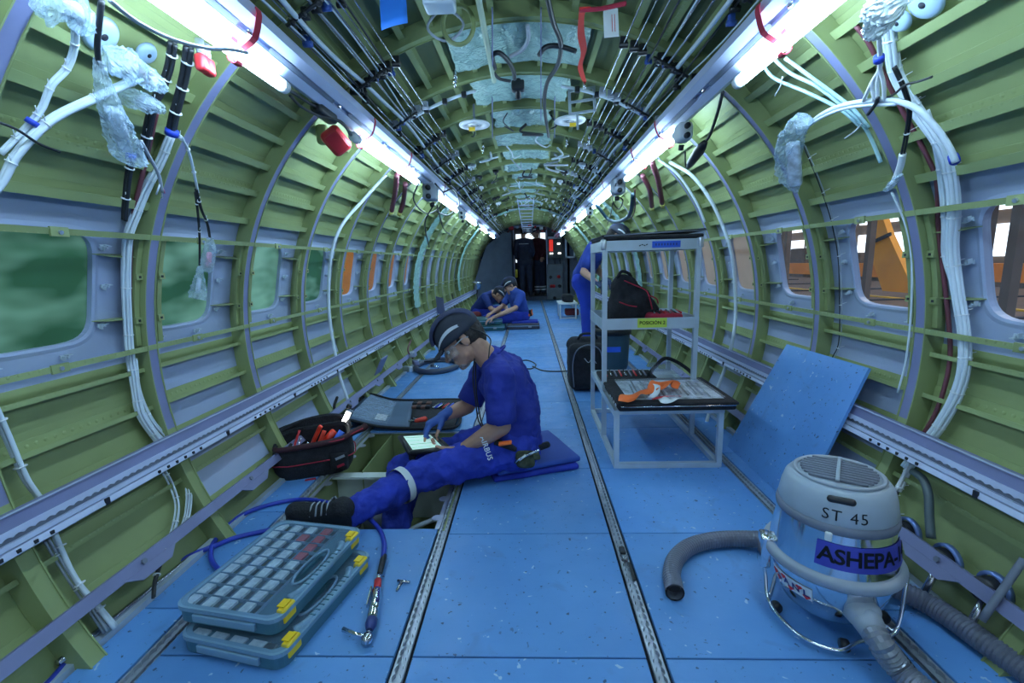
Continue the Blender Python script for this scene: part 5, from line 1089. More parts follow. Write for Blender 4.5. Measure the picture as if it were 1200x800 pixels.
lab = MB().box((.70, 2.5185, .675), (.16, .002, .052)).build('label_plate', mat('label_yellow_green', (.62, .78, .10), .5), t)
vs, fs = text_geo('POSICIÓN 2', .0262, 1.0, .0004); MB().add([V((.70+v.x, 2.5165, .675+v.y)) for v in vs], fs).build('lettering', DARK, lab)
bl = MB().box((.765, 2.5185, 1.098), (.15, .002, .035)).build('blue_label', mat('label_blue', (.03, .13, .75), .5), t)
for k in range(8): MB().box((.71+k*.0155, 2.517, 1.098), (.008, .001, .012)).build('faint_lettering', mat('label_ink', (.02, .05, .3), .5), bl)
for k in range(4): MB().box((.625+k*.012, 2.517, 1.095+.004*(k % 2)), (.010, .001, .005), Matrix.Rotation(.5*(k % 3-1), 3, 'Y')).build('scribble', DARK, t)
# case on the top shelf
t = thing('tool_case', (.70, 2.75, 1.13), 'black zipped flat case lying open on the top shelf of the trolley', 'tool case')
MB().rbox((.695, 2.76, 1.139), (.53, .5, .02), .008).build('base', BLACKF, t, True)
MB().rbox((.70, 2.77, 1.160), (.55, .5, .012), .005, R=Matrix.Rotation(-.035, 3, 'Y')).build('lid', BLACKF, t, True)
MB().tube([(.43, 2.50, 1.150), (.97, 2.50, 1.165)], .003, 6).build('zip', GREYP, t, True)
# soft bags
def softbag(M, dims, label, name='tool_bag', m=BLACKF, cat='bag', extra=None, puff=.03, group=None):
    t = thing(name, M @ V((0, 0, 0)), label, cat, group); q = MB(M); q.rbox((0, 0, dims[2]/2), dims, min(dims)*.28, 4, puff=puff); o = q.build('bag_body', m, t, True); return t
Mb = T(.62, 2.76, .655) @ rotz(.15)
t = thing('backpack', (.62, 2.76, .66), 'black backpack with red piping on the middle shelf of the trolley', 'backpack')
q = MB(Mb); q.cap((0, 0, .10), (-.03, 0, .20), .135, .085, 18, ((0, 1, 0), .75)); q.cap((-.08, 0, .06), (.10, 0, .06), .075, .075, 14); q.cap((.05, -.02, .12), (.12, -.02, .06), .09, .06); q.cap((-.03, 0, .20), (.07, 0, .14), .07, .06)
o = q.build('bag_body', BLACKF, t, True); add_mod_remesh(o, .010, 3, .02, .07)
for L in ([(-.06, -.085, .25), (.0, -.105, .22), (.06, -.115, .19), (.08, -.125, .14), (.10, -.115, .08)], [(-.10, -.12, .13), (-.05, -.13, .11), (.0, -.13, .10)], [(.08, -.12, .16), (.13, -.10, .14), (.15, -.08, .11)]): MB(Mb).tube(smoothpath(L, 4), .004, 6).build('piping', REDF, t, True)
MB(Mb).tube(smoothpath([(-.08, -.02, .26), (-.05, -.02, .30), (.0, -.02, .28), (.01, -.02, .24)], 5), .009, 8).build('grab_loop', BLACKF, t, True)
t = thing('red_pouch', (.84, 2.72, .67), 'low red tool pouch full of small tools on the middle shelf of the trolley', 'pouch')
MB().rbox((.80, 2.68, .682), (.18, .2, .065), .015, 3, puff=.01).build('pouch', REDF, t, True)
for k in range(6): MB().tube([(.74+k*.03, 2.62, .716), (.75+k*.03, 2.75, .72)], .005, 6).build('tool', (STEEL, BLACK, RED)[k % 3], t, True)
for k in range(5): MB().tube([(.88+.01*k, 2.6+.03*k, .655), (.93, 2.72-.02*k, .66)], .006, 6).build('screwdriver', (BLACK, STEEL, BLUET, STEEL, BLACK)[k], None, True, 'loose small tool on the right of the middle trolley shelf', 'tool', 'loose tools on the middle trolley shelf')
# zipped clear lid case on the low tray
t = thing('tool_case', (.70, 2.3, .3), 'black zipped clear lid case full of tools on the low front trolley shelf', 'tool case')
MZ = T(.722, 2.35, .302)
MB(MZ).rbox((0, 0, .012), (.56, .47, .026), .012).build('base', BLACKF, t, True); MB(MZ).rbox((.0, .0, .034), (.575, .48, .016), .007).build('lid_frame', BLACKF, t, True); MB(MZ).tube([(-.27, -.243, .026), (.27, -.243, .026), (.29, -.2, .026), (.29, .2, .026)], .003, 6).build('zip', STEEL, t, True)
MB(MZ).box((.01, 0, .0425), (.46, .36, .002)).build('tool_sheet', mat('tool_mosaic', (.45, .48, .52), .5, var=.6, scale=22), t)
for k in range(16): x = -.18+.024*k; MB(MZ).beam((x, -.13+.03*math.sin(k*2.), .0465), (x+.02, .12-.04*math.cos(k*3.), .0465), .008, .004).build('tool', (STEEL, BLACK, WHITE, STEEL, GREYP)[k % 5], t)
MB(MZ).box((.01, 0, .051), (.47, .37, .002)).build('clear_window', glassy('case_window', (.8, .85, .95), .16, .05), t)
for k, (y, z) in enumerate(((-.2, .026), (-.15, .026), (-.1, .026), (-.05, .026))): MB(MZ).box((-.287, y, z), (.004, .012, .012)).build('zip_pull', WHITE, t)
# second case behind
t = thing('tool_case', (.66, 2.75, .3), 'open black tool roll behind the clear lid case on the low trolley shelf', 'tool case')
MB().rbox((.62, 2.80, .305), (.34, .22, .024), .01).build('base', BLACKF, t, True); MB().tube(smoothpath([(.74, 2.72, .33), (.80, 2.80, .36), (.88, 2.86, .40), (.96, 2.82, .37), (1.0, 2.70, .33), (.97, 2.62, .31)], 6), .012, 8).build('lid_edge', BLACKF, t, True)
q = MB(); q.sheet(lambda u, v: V((.76+.2*u, 2.70+.12*v+.03*u, .33+.05*v)), 6, 4, .002); q.build('clear_window', MATS['case_window'], t)
for k in range(9): MB().tube([(.49+k*.03, 2.74, .322), (.50+k*.03, 2.88, .322)], .006, 6).build('tool', (RED, STEEL, GREYP)[k % 3], t, True)
# orange ribbons
t = thing('orange_flags', (.66, 2.28, .36), 'bright orange warning ribbons with white tags lying on the clear lid case', 'ribbon')
def ribbon(L, w, m, nm):
    pts = smoothpath(L, 8); vs = []
    for i, p in enumerate(pts):
        d = (pts[min(i+1, len(pts)-1)]-pts[max(i-1, 0)]).normalized(); sd = d.cross(V((0, -.35*math.sin(i*.35), 1))).normalized(); ww = w(i/(len(pts)-1))
        vs += [p-sd*ww, p+sd*ww, p+sd*ww+V((0, 0, .0015)), p-sd*ww+V((0, 0, .0015))]
    MB().add(vs, [(i*4+k, i*4+(k+1) % 4, (i+1)*4+(k+1) % 4, (i+1)*4+k) for i in range(len(pts)-1) for k in range(4)]+[(0,3,2,1)]).build(nm, m, t, True)
ribbon([V((.46, 2.10, .358)), V((.50, 2.16, .364)), V((.56, 2.20, .366)), V((.62, 2.22, .374)), V((.655, 2.24, .382))], lambda k: .012+.030*math.sin(min(1, k*1.3+.15)*PI*.9), ORANGE, 'ribbon')
ribbon([V((.63, 2.24, .376)), V((.68, 2.27, .398)), V((.73, 2.30, .396)), V((.78, 2.28, .378))], lambda k: .03+.02*math.sin(k*PI), ORANGE, 'ribbon')
ribbon([V((.60, 2.14, .362)), V((.64, 2.19, .372)), V((.66, 2.25, .39)), V((.65, 2.30, .40))], lambda k: .014, WHITE, 'white_tag')
ribbon([V((.63, 2.10, .359)), V((.68, 2.10, .364)), V((.72, 2.13, .362))], lambda k: .026, WHITE, 'white_tag')
ribbon([V((.60, 2.11, .363)), V((.66, 2.13, .370)), V((.75, 2.16, .362))], lambda k: .006, RED, 'red_string')
# bits below trolley
for k in range(5): MB().rbox((.60+.05*k, 3.35, .02), (.03, .05, .03), .004).build('small_item', (RED, WHITE, GREYP, RED, WHITE)[k], None, True, 'small red and white item on the floor behind the trolley, %s from the left' % ('first', 'second', 'third', 'fourth', 'fifth')[k], 'item')
# ---- black rolling bag, bin
t = thing('tool_bag', (.46, 3.55, 0), 'upright black tool bag standing on the floor left of the trolley', 'bag')
q = MB(); q.rbox((.47, 3.62, .20), (.29, .28, .38), .06, 4); q.cap((.38, 3.62, .36), (.56, 3.62, .36), .07, .07); o = q.build('bag_body', BLACKF, t, True); add_mod_remesh(o, .012, 2, .015, .1)
MB().tube(smoothpath([(.36, 3.475, .05), (.35, 3.475, .22), (.38, 3.47, .34), (.47, 3.465, .385), (.56, 3.47, .34), (.585, 3.475, .2)], 5), .005, 6).build('piping', GREYP, t, True)
MB().tube(smoothpath([(.40, 3.55, .42), (.43, 3.53, .46), (.52, 3.53, .46), (.55, 3.55, .42)], 5), .010, 8).build('handle', BLACKF, t, True)
MB().tube(smoothpath([(.44, 3.465, .28), (.47, 3.45, .25), (.50, 3.46, .28), (.53, 3.455, .24)], 5), .003, 6).build('cord', GREYC, t, True)
t = thing('waste_bin', (.80, 4.3, 0), 'round grey green bin with a black rim behind the trolley', 'bin')
MB(T(.79, 4.3, 0)).lathe([(.0001, .004), (.15, .004), (.16, .04), (.175, .35), (.18, .36)], 32).build('bin_body', mat('bin_grey_green', (.05, .10, .13), .5), t, True); MB(T(.79, 4.3, 0)).lathe([(.178, .34), (.19, .345), (.19, .40), (.178, .405), (.17, .39), (.168, .3)], 32).build('rim', BLACK, t, True)
MB(T(.79, 4.3, 0)).grid(lambda u, v: (.172*math.cos(-2.0+.8*u), .172*math.sin(-2.0+.8*u), .19+.05*v), 8, 1).build('label', mat('label_blue', (.03, .13, .75)), t)
cable('floor_cable', [V((.62, 3.9, .008)), V((.8, 3.75, .008)), V((1.0, 3.4, .008)), V((.95, 2.95, .006))], .007, BLACKC, 'black cable on the floor behind the trolley')
cable('floor_cable', [FL(608, 430, .006), FL(622, 432, .006), FL(628, 427, .006), FL(618, 422, .006), FL(604, 424, .006), FL(590, 428, .006)], .006, BLACKC, 'black cable looping on the floor just right of the worker')
cable('floor_cable', [FL(624, 429, .006), FL(636, 434, .006), FL(655, 435, .006), FL(672, 434, .006)], .006, BLACKC, 'black cable crossing the right floor track beside the tool bag')
# ---- step stool far
t = thing('step_stool', (.70, 8.3, 0), 'small white step stool with a black bag on it by the far right wall', 'stool')
for x in (.57, .85):
    for y in (8.2, 8.75): MB().beam((x, y, 0), (x, y, .27), .025, .025, (0, 1, 0)).build('leg', WHITE, t)
MB().rbox((.71, 8.47, .28), (.34, .62, .03), .006).build('seat', WHITE, t); MB().beam((.57, 8.2, .02), (.85, 8.2, .02), .02, .02).build('rail', WHITE, t)
softbag(T(.72, 8.4, .295), (.20, .25, .14), 'small black bag on the white step stool', 'small_bag')
MB().rbox((.80, 8.5, .10), (.25, .2, .12), .03, puff=.01).build('red_black_bag', mat('dark_red_fabric', (.2, .03, .03), .8), None, True, 'dark red bag under the step stool', 'bag')
# ---- toolbag on the left (open top)
tb_c = V((-1.10, 2.18, .0)); MT = T(*tb_c) @ rotz(math.radians(22)) @ Matrix.Rotation(math.radians(0), 4, 'X')
t = thing('tool_bag', tb_c, 'open black tool bag with red piping straddling the left floor edge', 'bag')
Lx, Ly, hh = .180, .115, .158; th = .014
NB = 40
def bagpt(a, z, k=1.):
    e = .45; c, s_ = math.cos(a), math.sin(a); bulge = 1+.07*math.sin(PI*min(1, z/hh)); f = .9+.1*min(1, z/.05)
    zt = z
    if z > .1: zt = z+.030*(s_ > 0)*(z-.1)/(hh-.1)*abs(s_)+.02*(z-.1)/(hh-.1)*max(0, c)
    return V((Lx*k*f*bulge*math.copysign(abs(c)**e, c), Ly*k*f*bulge*math.copysign(abs(s_)**e, s_)+.0, zt+.004*noise.noise(V((a*3, z*20, 0)))))
q = MB(MT); zs = [0, .01, .04, .08, .12, .15, hh]; vs = [bagpt(2*PI*i/NB, z) for z in zs for i in range(NB)]+[bagpt(2*PI*i/NB, z, .90) for z in zs[::-1] for i in range(NB)]; m = len(zs)*2
fs = [(r*NB+i, r*NB+(i+1) % NB, (r+1)*NB+(i+1) % NB, (r+1)*NB+i) for r in range(m-1) for i in range(NB)]+[tuple(range(NB))[::-1], tuple((m-1)*NB+i for i in range(NB))]
q.add(vs, fs).build('bag_body', BLACKF, t, True)
MB(MT).tube([bagpt(2*PI*i/NB, .085, 1.035) for i in range(NB)], .003, 6, closed=True).build('piping', REDF, t, True)
MB(MT).tube([bagpt(2*PI*i/NB, hh, .97)+V((0, 0, .002)) for i in range(NB)], .009, 8, closed=True).build('rim_roll', BLACKF, t, True)
MB(MT).tube(smoothpath([bagpt(-2.6, hh, 1.)+V((0, -.004, .01)), bagpt(-2.0, hh, 1.)+V((0, -.012, .010)), bagpt(-1.2, hh)+V((0, -.012, .012)), bagpt(-.4, hh)+V((.03, -.01, .02)), V((.245, -.07, .205)), V((.262, -.06, .215))], 6), lambda u: .012+.006*u, 10).build('flap_roll', mat('black_red_fabric', (.05, .014, .02), .8), t, True)
MB(MT).tube(smoothpath([bagpt(-2.4, hh, 1.)+V((0, -.018, .014)), bagpt(-1.2, hh)+V((0, -.026, .016)), V((.16, -.12, .19)), V((.245, -.086, .21))], 6), .003, 6).build('piping', REDF, t, True)
MB(MT).tube(smoothpath([(-.19, .02, .17), (-.15, .09, .20), (-.05, .125, .225), (.08, .13, .235), (.16, .11, .215), (.185, .05, .18)], 6), .011, 8).build('back_handle', BLACKF, t, True)
MB(MT).grid(lambda u, v: V((.19*(1-2*u)*(1-.08*v), .118+.006*math.sin(u*7), .15+.085*v*math.sin(PI*(.12+.76*u))**.5)), 12, 4).build('back_flap', BLACKF, t, True)
MB(MT).rbox((.12, -.132, .075), (.085, .028, .085), .012, 3).build('front_pocket', BLACKF, t, True)
for z, w in ((.098, .045), (.056, .035)): q = MB(MT); q.box((.125, -.1475, z), (w, .003, .012), Matrix.Rotation(-.3, 3, 'Y')); q.build('patch', GREYC if z > .08 else REDF, t)
MB(MT).rbox((-.02, -.13, -.0), (.05, .012, .012), .004).build('strap_end', REDF, t, True)
# things in it
def rod(pts, r, m, nm, lab, grp='red handled tools in the open tool bag', cat='tool'):
    MB(MT).tube(smoothpath(pts, 4) if len(pts) > 2 else pts, r, 8).build(nm, m, None, True, lab, cat, grp)
ORH = mat('red_orange_grip', (.85, .06, .03), .4)
rod([(-.04, .05, .06), (.0, .045, .14), (.03, .03, .20), (.04, .025, .215)], .011, ORH, 'pliers', 'curved red orange plier grip standing in the open tool bag')
rod([(-.01, .0, .06), (.03, .01, .14), (.055, .02, .19)], .011, ORH, 'pliers', 'second red orange grip in the open tool bag')
rod([(-.12, -.02, .06), (-.09, .02, .14), (-.065, .05, .20)], .006, RED, 'screwdriver', 'thin red rod in the open tool bag'); rod([(-.1, .0, .05), (-.06, .02, .17)], .004, STEEL, 'screwdriver', 'steel shaft in the open tool bag')
rod([(.03, .06, .10), (.10, .05, .17)], .018, ORH, 'pliers', 'red orange tool lying across the open tool bag'); rod([(.08, .0, .10), (.14, .03, .17)], .018, mat('blue_rag', (.05, .16, .7), .7), 'rag', 'blue rag at the right end of the open tool bag', None, 'rag')
rod([(-.09, -.05, .10), (-.02, -.03, .155)], .007, STEEL, 'spanner', 'steel spanner in the open tool bag'); rod([(-.14, -.03, .10), (-.10, -.02, .16)], .008, BLACK, 'screwdriver', 'black handle in the open tool bag')
# ---- work light
wl = PY(407, 488, 2.34); t = thing('work_light', wl, 'small lit work light standing between the tool bag and the open case', 'lamp')
MB(T(*wl)).rbox((0, 0, 0), (.036, .03, .085), .008, R=Matrix.Rotation(.5, 3, 'Y')).build('housing', GREYC, t, True); Rl = Matrix.Rotation(.5, 3, 'Y')
MB(T(*wl)).box((0, -.0165, 0), (.026, .002, .07), Rl).build('light_panel', mat('work_light_led', (1, 1, .95), .4, emit=(1, 1, .92), strength=14), t)
MB(T(*wl)).tube([(.01, 0, .05), (.02, 0, .065)], .014, 10).tube([(-.02, 0, -.04), (-.03, .0, -wl.z+.01)], .010, 8).build('stand', BLACK, t, True)
# ---- open zipped case on the floor
t = thing('tool_case', (-.8, 2.95, 0), 'open black zipped tool case with a clear pocket lying on the floor beyond the toolbag', 'tool case')
f0, f1 = FL(462, 503, .01), FL(485, 470, .01); r0, r1 = FL(532, 502, .01), FL(545, 470, .01); l0, l1 = V((-1.10, 2.74, .10)), V((-1.13, 3.20, .11))
l0 = PY(403, 490, 2.72); l1 = PY(432, 462, 3.3); f0 = FL(480, 503, .012); 
def quadpt(a, b, c, d): return lambda u, v: V(a).lerp(V(b), u).lerp(V(d).lerp(V(c), u), v)
MB().sheet(quadpt(f0, r0, r1, f1), 8, 6, .012).build('base', BLACKF, t, True)
sag = lambda u, v: V(l0).lerp(f0, u).lerp(V(l1).lerp(f1, u), v)+V((0, 0, -.02*math.sin(PI*u)))
MB().sheet(sag, 12, 8, .006).build('lid', mat('case_lid_cloth', (.07, .12, .2), .5), t, True)
MB().grid(lambda u, v: sag(.06+.58*u, .08+.84*v)+V((0, 0, .012+.006*noise.noise(V((u*6, v*5, 2))))), 24, 14).build('clear_pocket', glassy('crinkled_pocket', (.5, .65, .85), .45, .08, .2, 1.), t, True)
MB().grid(lambda u, v: sag(.42+.18*u, .15+.2*v)+V((0, 0, .016)), 6, 4).build('printed_slip', mat('slip', (.4, .45, .5), .6, var=.4, scale=50), t)
MB().tube(smoothpath([l0, sag(.5, 0)+V((0, 0, .005)), f0+V((0, 0, .008)), r0+V((0, 0, .008)), r0.lerp(r1, .5)+V((.008, 0, .008)), r1+V((0, 0, .008)), f1+V((0, 0, .008)), sag(.5, 1)+V((0, 0, .008)), l1, V(l1).lerp(l0, .5)+V((-.01, 0, 0))], 8), .010, 8, closed=True).build('zip_edge', BLACKF, t, True)
MB().tube(smoothpath([l0, l0+V((-.05, .0, .02)), l0+V((-.10, .1, .05)), l0+V((-.12, .2, .08))], 4), .009, 8).build('strap', BLACKF, t, True)
bp_ = quadpt(f0, r0, r1, f1)
for i in range(4):
    for j in range(2): c = bp_(.05+.09*i, .66+.14*j)+V((0, 0, .022)); MB().rbox(c, (.035, .05, .018), .004).build('pouch_cell', (mat('brown_pouch', (.13, .06, .05), .7), BLACKF)[(i+j) % 2], t, True)
for k in range(9): a_ = bp_(.42+.05*k, .62)+V((0, 0, .02)); MB().tube([a_, a_+V((.03, .09, .004))], .006, 6).build('tool', (STEEL, BLUET, STEEL, BLACK, RED)[k % 5], t, True)
c = FL(488, 493, .03); MB().cap(c, c+V((.05, .02, .005)), .014, .018).build('red_grip', ORH, t, True); MB().tube([c, c+V((-.05, -.01, .004))], .007, 8).tube([c+V((0, .02, 0)), c+V((-.03, .04, .006))], .006, 8).build('plier_jaw', STEEL, t, True)
c = FL(520, 492, .03); MB().tube([c+V((-.02, -.02, 0)), c+V((.04, .06, .005))], .009, 8).build('spanner', CHROME, t, True)
# ---- ring hose far left
t = thing('hose_coil', (-.9, 4.35, .02), 'dark coiled hose ring on the floor behind the worker', 'hose'); c = FL(512, 428, .025)
MB().tube([c+V((.205*math.cos(a), .28*math.sin(a), .0)) for a in np.arange(0, 2*PI, .15)], .028, 10, closed=True).build('ring', mat('coil_grey', (.06, .075, .13), .5), t, True)
MB().tube([c+V((-.05, -.02, 0)), c+V((.03, -.1, .0))], .016, 8).build('fitting', CHROME, t, True); MB().tube([c+V((-.15, .1, .02)), c+V((.1, .05, .03))], .008, 8).build('lead', BLACKC, t, True)
for k, (px, py) in enumerate(((482, 415), (487, 425), (478, 432))): MB().rbox(PC(px, py, 1.3), (.05, .10, .05), .01, R=Matrix.Rotation(.5*k, 3, 'Z')).build('edge_bracket', (GREYC, LAV, ALU)[k], None, True, 'small bracket cluster at the left floor edge behind the worker, %s' % ('upper', 'middle', 'lower')[k], 'bracket')
cable('red_brown_lead', pcs([(482, 398), (478, 410), (484, 420)], 1.3), .008, MAROON, 'reddish lead by the left wall rail behind the worker')
# far boxes
def crate(c, d, m, lab, name='organiser_case', cat='tool case', grp=None):
    t = thing(name, (c[0], c[1], c[2]-d[2]/2), lab, cat, grp); MB().rbox(c, d, .012).build('case_body', m, t, True); MB().rbox((c[0], c[1], c[2]+d[2]*.12), (d[0]*1.01, d[1]*1.01, d[2]*.16), .004).build('lid_seam', CASER, t); MB().rbox((c[0]+d[0]*.2, c[1]-d[1]/2-.006, c[2]), (.05, .012, .03), .004).build('latch', GREYC, t); return t
crate((-.62, 7.15, .045), (.50, .42, .085), TEALC, 'lower teal case in the far stack in front of the seated pair'); crate((-.66, 7.2, .135), (.50, .42, .085), TEALC, 'upper teal case in the far stack in front of the seated pair')
crate((-.08, 7.2, .045), (.50, .36, .085), mat('dark_grey_case', (.06, .06, .09), .5), 'flat dark grey case that the right seated man sits behind')
MB().rbox((-.06, 7.25, .10), (.42, .30, .03), .012).build('seat_pad', WORKBLUE, None, True, 'blue pad on the flat grey case', 'cushion')
MB().sheet(quadpt(V((-1.27, 6.3, .36)), V((-1.14, 6.2, .34)), V((-1.16, 6.2, .58)), V((-1.28, 6.3, .60))), 2, 2, V((0, .01, 0))).build('lavender_panel', LAV, None, False, 'small lavender blue panel leaning on the left rail behind the worker', 'panel')
t = thing('steel_lamp', PY(557, 333, 10.5), 'shiny steel pot lamp standing left behind the seated pair', 'lamp'); c = PY(559, 335, 10.4)
MB(T(*c)).lathe([(.0001, -.08), (.08, -.08), (.11, .06), (.11, .1), (.0001, .1)], 20).build('pot', STEEL, t, True); MB().tube([c+V((0, 0, -.08)), V((c.x, c.y, .0))], .02, 8).build('pole', BLACK, t, True)
cable('black_air_line', [PY(530, 345, 8.0), PY(535, 365, 7.8), PY(548, 378, 7.4), PY(565, 374, 7.2), PY(585, 372, 7.1)], .012, BLACKC, 'dark air line curving beside the left seated man')
# ================================================================== people
def head_geo(mb, M):
    """adds cranium, jaw, nose, ears, neck root in head space (x forward, y left, z up)"""
    mb.M = M
    mb.ell((-.010, 0, .045), (.098, .074, .088)); mb.cap((.045, 0, .0), (.062, 0, -.070), .058, .036, flat=((0, 1, 0), 1.)); mb.ell((.03, 0, -.03), (.068, .062, .075))
    mb.cap((.03, .042, -.055), (.075, .012, -.095), .020, .016); mb.cap((.03, -.042, -.055), (.075, -.012, -.095), .020, .016); mb.ell((.082, 0, -.096), (.018, .020, .015))
    mb.cap((.098, 0, .012), (.122, 0, -.028), .008, .0125); mb.ell((.113, .010, -.030), (.010, .008, .008)); mb.ell((.113, -.010, -.030), (.010, .008, .008))
    mb.cap((.086, .034, .022), (.095, .008, .018), .011, .010); mb.cap((.086, -.034, .022), (.095, -.008, .018), .011, .010)
    for y in (1, -1):
        mb.ell((.070, .036*y, -.022), (.026, .022, .022)); mb.ell((-.008, .077*y, .002), (.020, .008, .032)); mb.ell((-.014, .080*y, -.014), (.010, .007, .012))
    mb.cap((.094, -.016, -.056), (.094, .016, -.056), .0085, .0085); mb.cap((.090, -.014, -.068), (.090, .014, -.068), .009, .009)
    mb.M = None
def hand_geo(mb, wrist, fdir, pn, side, curl=(.5, .6, .5), scale=1., idx_curl=None, thumb_in=.3, spread=.10):
    """fdir = direction of the fingers, pn = direction the palm faces, side +1: thumb towards fdir x pn"""
    f = V(fdir).normalized(); p = V(pn); p = (p-f*p.dot(f)).normalized(); l = f.cross(p)*side; w = V(wrist); S = scale; tips = []
    for i, o in enumerate((.032, .011, -.011, -.030)):
        kn = w+f*(.088-.004*abs(i-1))*S+l*o*S; mb.cap(w+l*o*.55*S, kn, .0155*S, .0125*S)
        d = (f+l*spread*(1.2-i*.8)*.5).normalized(); Ls = [(.044, .028, .022), (.048, .031, .023), (.045, .029, .022), (.035, .022, .019)][i]; q = kn; ang = 0
        cu = curl if not (i == 0 and idx_curl) else idx_curl
        for k in range(3):
            ang += cu[k]; dd = (d*math.cos(ang)+p*math.sin(ang)); r0 = (.0092, .0082, .0074)[k]*S*(.9 if i == 3 else 1); mb.cap(q, q+dd*Ls[k]*S, r0, r0*.92); q = q+dd*Ls[k]*S
        tips.append(q)
    mb.cap(w+f*.02*S, w+f*.075*S, .019*S, .017*S, flat=(p, .75))
    t0 = w+f*.022*S+l*.024*S+p*.006*S; t1 = t0+(f*.75+l*.75+p*thumb_in).normalized()*.042*S; t2 = t1+(f*1.+l*.30+p*thumb_in*1.2).normalized()*.034*S; t3 = t2+(f+l*.05+p*thumb_in*1.5).normalized()*.026*S
    mb.cap(t0, t1, .0145*S, .011*S); mb.cap(t1, t2, .0105*S, .0095*S); mb.cap(t2, t3, .0095*S, .008*S)
    return tips
def headM(c, fwd, upv):
    f = V(fwd).normalized(); u = V(upv); u = (u-f*u.dot(f)).normalized(); l = u.cross(f); return frame3(c, f, l, u)
def shoe(M, t, m=None, laces=True):
    mb = MB(M); mb.cap((-.06, 0, .045), (.06, 0, .040), .046, .042); mb.cap((.06, 0, .036), (.155, 0, .030), .044, .036, flat=((0, 0, 1), .85)); mb.cap((-.055, 0, .04), (-.05, 0, .105), .044, .045); mb.cap((.0, 0, .06), (-.04, 0, .095), .042, .044)
    o = mb.build('shoe', m or BLACKF, t, True); add_mod_remesh(o, .007, 2)
    s_ = MB(M); s_.cap((-.065, 0, .004), (.15, 0, .004), .047, .042, flat=((0, 0, 1), .32)); so = s_.build('sole', BLACK, o, True)
    if laces:
        for k in range(5): x = .085-.024*k; z = .072+.012*k; MB(M).tube(smoothpath([(x, -.032, z-.014), (x-.006, 0, z+.006), (x-.014, .032, z-.014)], 4), .0032, 6).build('lace', GREYC, o, True)
        MB(M).tube(smoothpath([(-.02, -.02, .118), (-.0, -.045, .10), (.02, -.05, .075), (.005, -.03, .11)], 5), .003, 6).build('lace', GREYC, o, True)
    return o
def cap_hat(Mh, parent, col, bump=True):
    mb = MB(Mh); n = 30; vs = []; fs = []
    rows = []
    for i in range(9):
        t_ = PI/2*i/8; rows.append([( .012+.118*math.sin(t_)*math.cos(a)-.010*(1-math.cos(t_)), .092*math.sin(t_)*math.sin(a), .050+.098*math.cos(t_)-.018*math.sin(t_)*math.cos(a)*.2) for a in np.arange(n)*2*PI/n])
    rows.append([(.012+.118*math.cos(a), .092*math.sin(a), .028) for a in np.arange(n)*2*PI/n])
    rows.append([(.012+.112*math.cos(a), .087*math.sin(a), .030) for a in np.arange(n)*2*PI/n])
    for r in rows: vs += r
    fs = [(i*n+k, (i+1)*n+k, (i+1)*n+(k+1) % n, i*n+(k+1) % n) for i in range(len(rows)-1) for k in range(n)]
    c = mb.add(vs, fs).build('cap', col, parent, True)
    b = MB(Mh); b.sheet(lambda u, v: V((.100+(.075*v)*math.cos((u-.5)*2.2), (.088-.0*v)*math.sin((u-.5)*2.2)*1.05, .036-.022*v-.010*abs(u-.5)*2)), 14, 5, V((0, 0, .004))); b.build('brim', col, c, True)
    return c
def cap_trim(Mh, c):
    # padded ridge over the crown, grey side stripes
    for w, y in ((.016, 0),):
        q = MB(Mh); pts = [(.012+.123*math.cos(a)*1.0, 0, .052+.104*math.sin(a)) for a in np.arange(.15, PI-.1, .16)]; 
        vs = []
        for p in pts:
            for k in range(9): b = PI*k/8; d = V((p[0]-.012, 0, p[2]-.05)).normalized(); vs.append(V(p)+V((0, .050*math.cos(b), 0))+d*(.006*math.sin(b)-.016*abs(math.cos(b))))
        q.add(vs, [(i*9+k, i*9+k+1, (i+1)*9+k+1, (i+1)*9+k) for i in range(len(pts)-1) for k in range(8)]); q.build('crown_pad', NAVYF, c, True)
    for s_ in (1, -1):
        q = MB(Mh); vs = []; L = []
        for i in range(12):
            u = i/11; a = s_*(.55+1.75*u); z = .034+.040*math.sin(PI*min(1, u*.9+.05))**1+.012*u; hw = .0025+.0055*math.sin(PI*u)**.8
            for dz in (-hw, hw): zz = z+dz; rr = math.sqrt(max(.1, 1-((zz-.05)/.098)**2)) if zz > .05 else 1; L.append((.012+.1195*rr*math.cos(a), .0938*rr*math.sin(a), zz))
        q.add(L, [(2*i, 2*i+2, 2*i+3, 2*i+1) for i in range(11)]); q.build('reflective_stripe', mat('reflective_grey', (.55, .58, .66), .4), c, True)
CAPM = mat('cap_charcoal', (.028, .034, .055), .8, var=.2, bump=.2, bscale=90)

# -------- seated worker in front
pt = (-.05, 2.15, .08)
P0 = thing('person', pt, 'person in blue work clothes and dark cap sitting on a pad, tapping a tablet', 'person')
Hc = V((-.285, 2.10, .672)); fdir = V((-.80, -.14, -.60)); Mh = headM(Hc, fdir, (-.55, 0, .8))
hipN, hipF = V((-.065, 2.06, .155)), V((-.06, 2.26, .155)); kneeN, kneeF = PY(494, 556, 1.93), PY(473, 550, 2.10); ankN, ankF = PY(402, 606, 1.63), V((-.60, 1.80, -.24))
shN, shF = V((-.115, 1.965, .525)), V((-.19, 2.32, .53)); elN, elF = PY(588, 499, 1.95), PY(548, 476, 2.28); wrN, wrF = PY(540, 527, 2.00), PY(520, 487, 2.19)
nb = V((-.175, 2.135, .590)); spine = [V((-.055, 2.16, .17)), V((-.055, 2.155, .34)), V((-.105, 2.15, .48)), nb]
b = MB(); head_geo(b, Mh)
b.cap(nb+V((.03, 0, -.06)), Mh @ V((-.028, 0, -.045)), .058, .052); b.cap(spine[0], spine[1], .09, .09); b.cap(spine[1], spine[2], .09, .10); b.cap(spine[2], nb+V((.03, 0, -.05)), .10, .055)
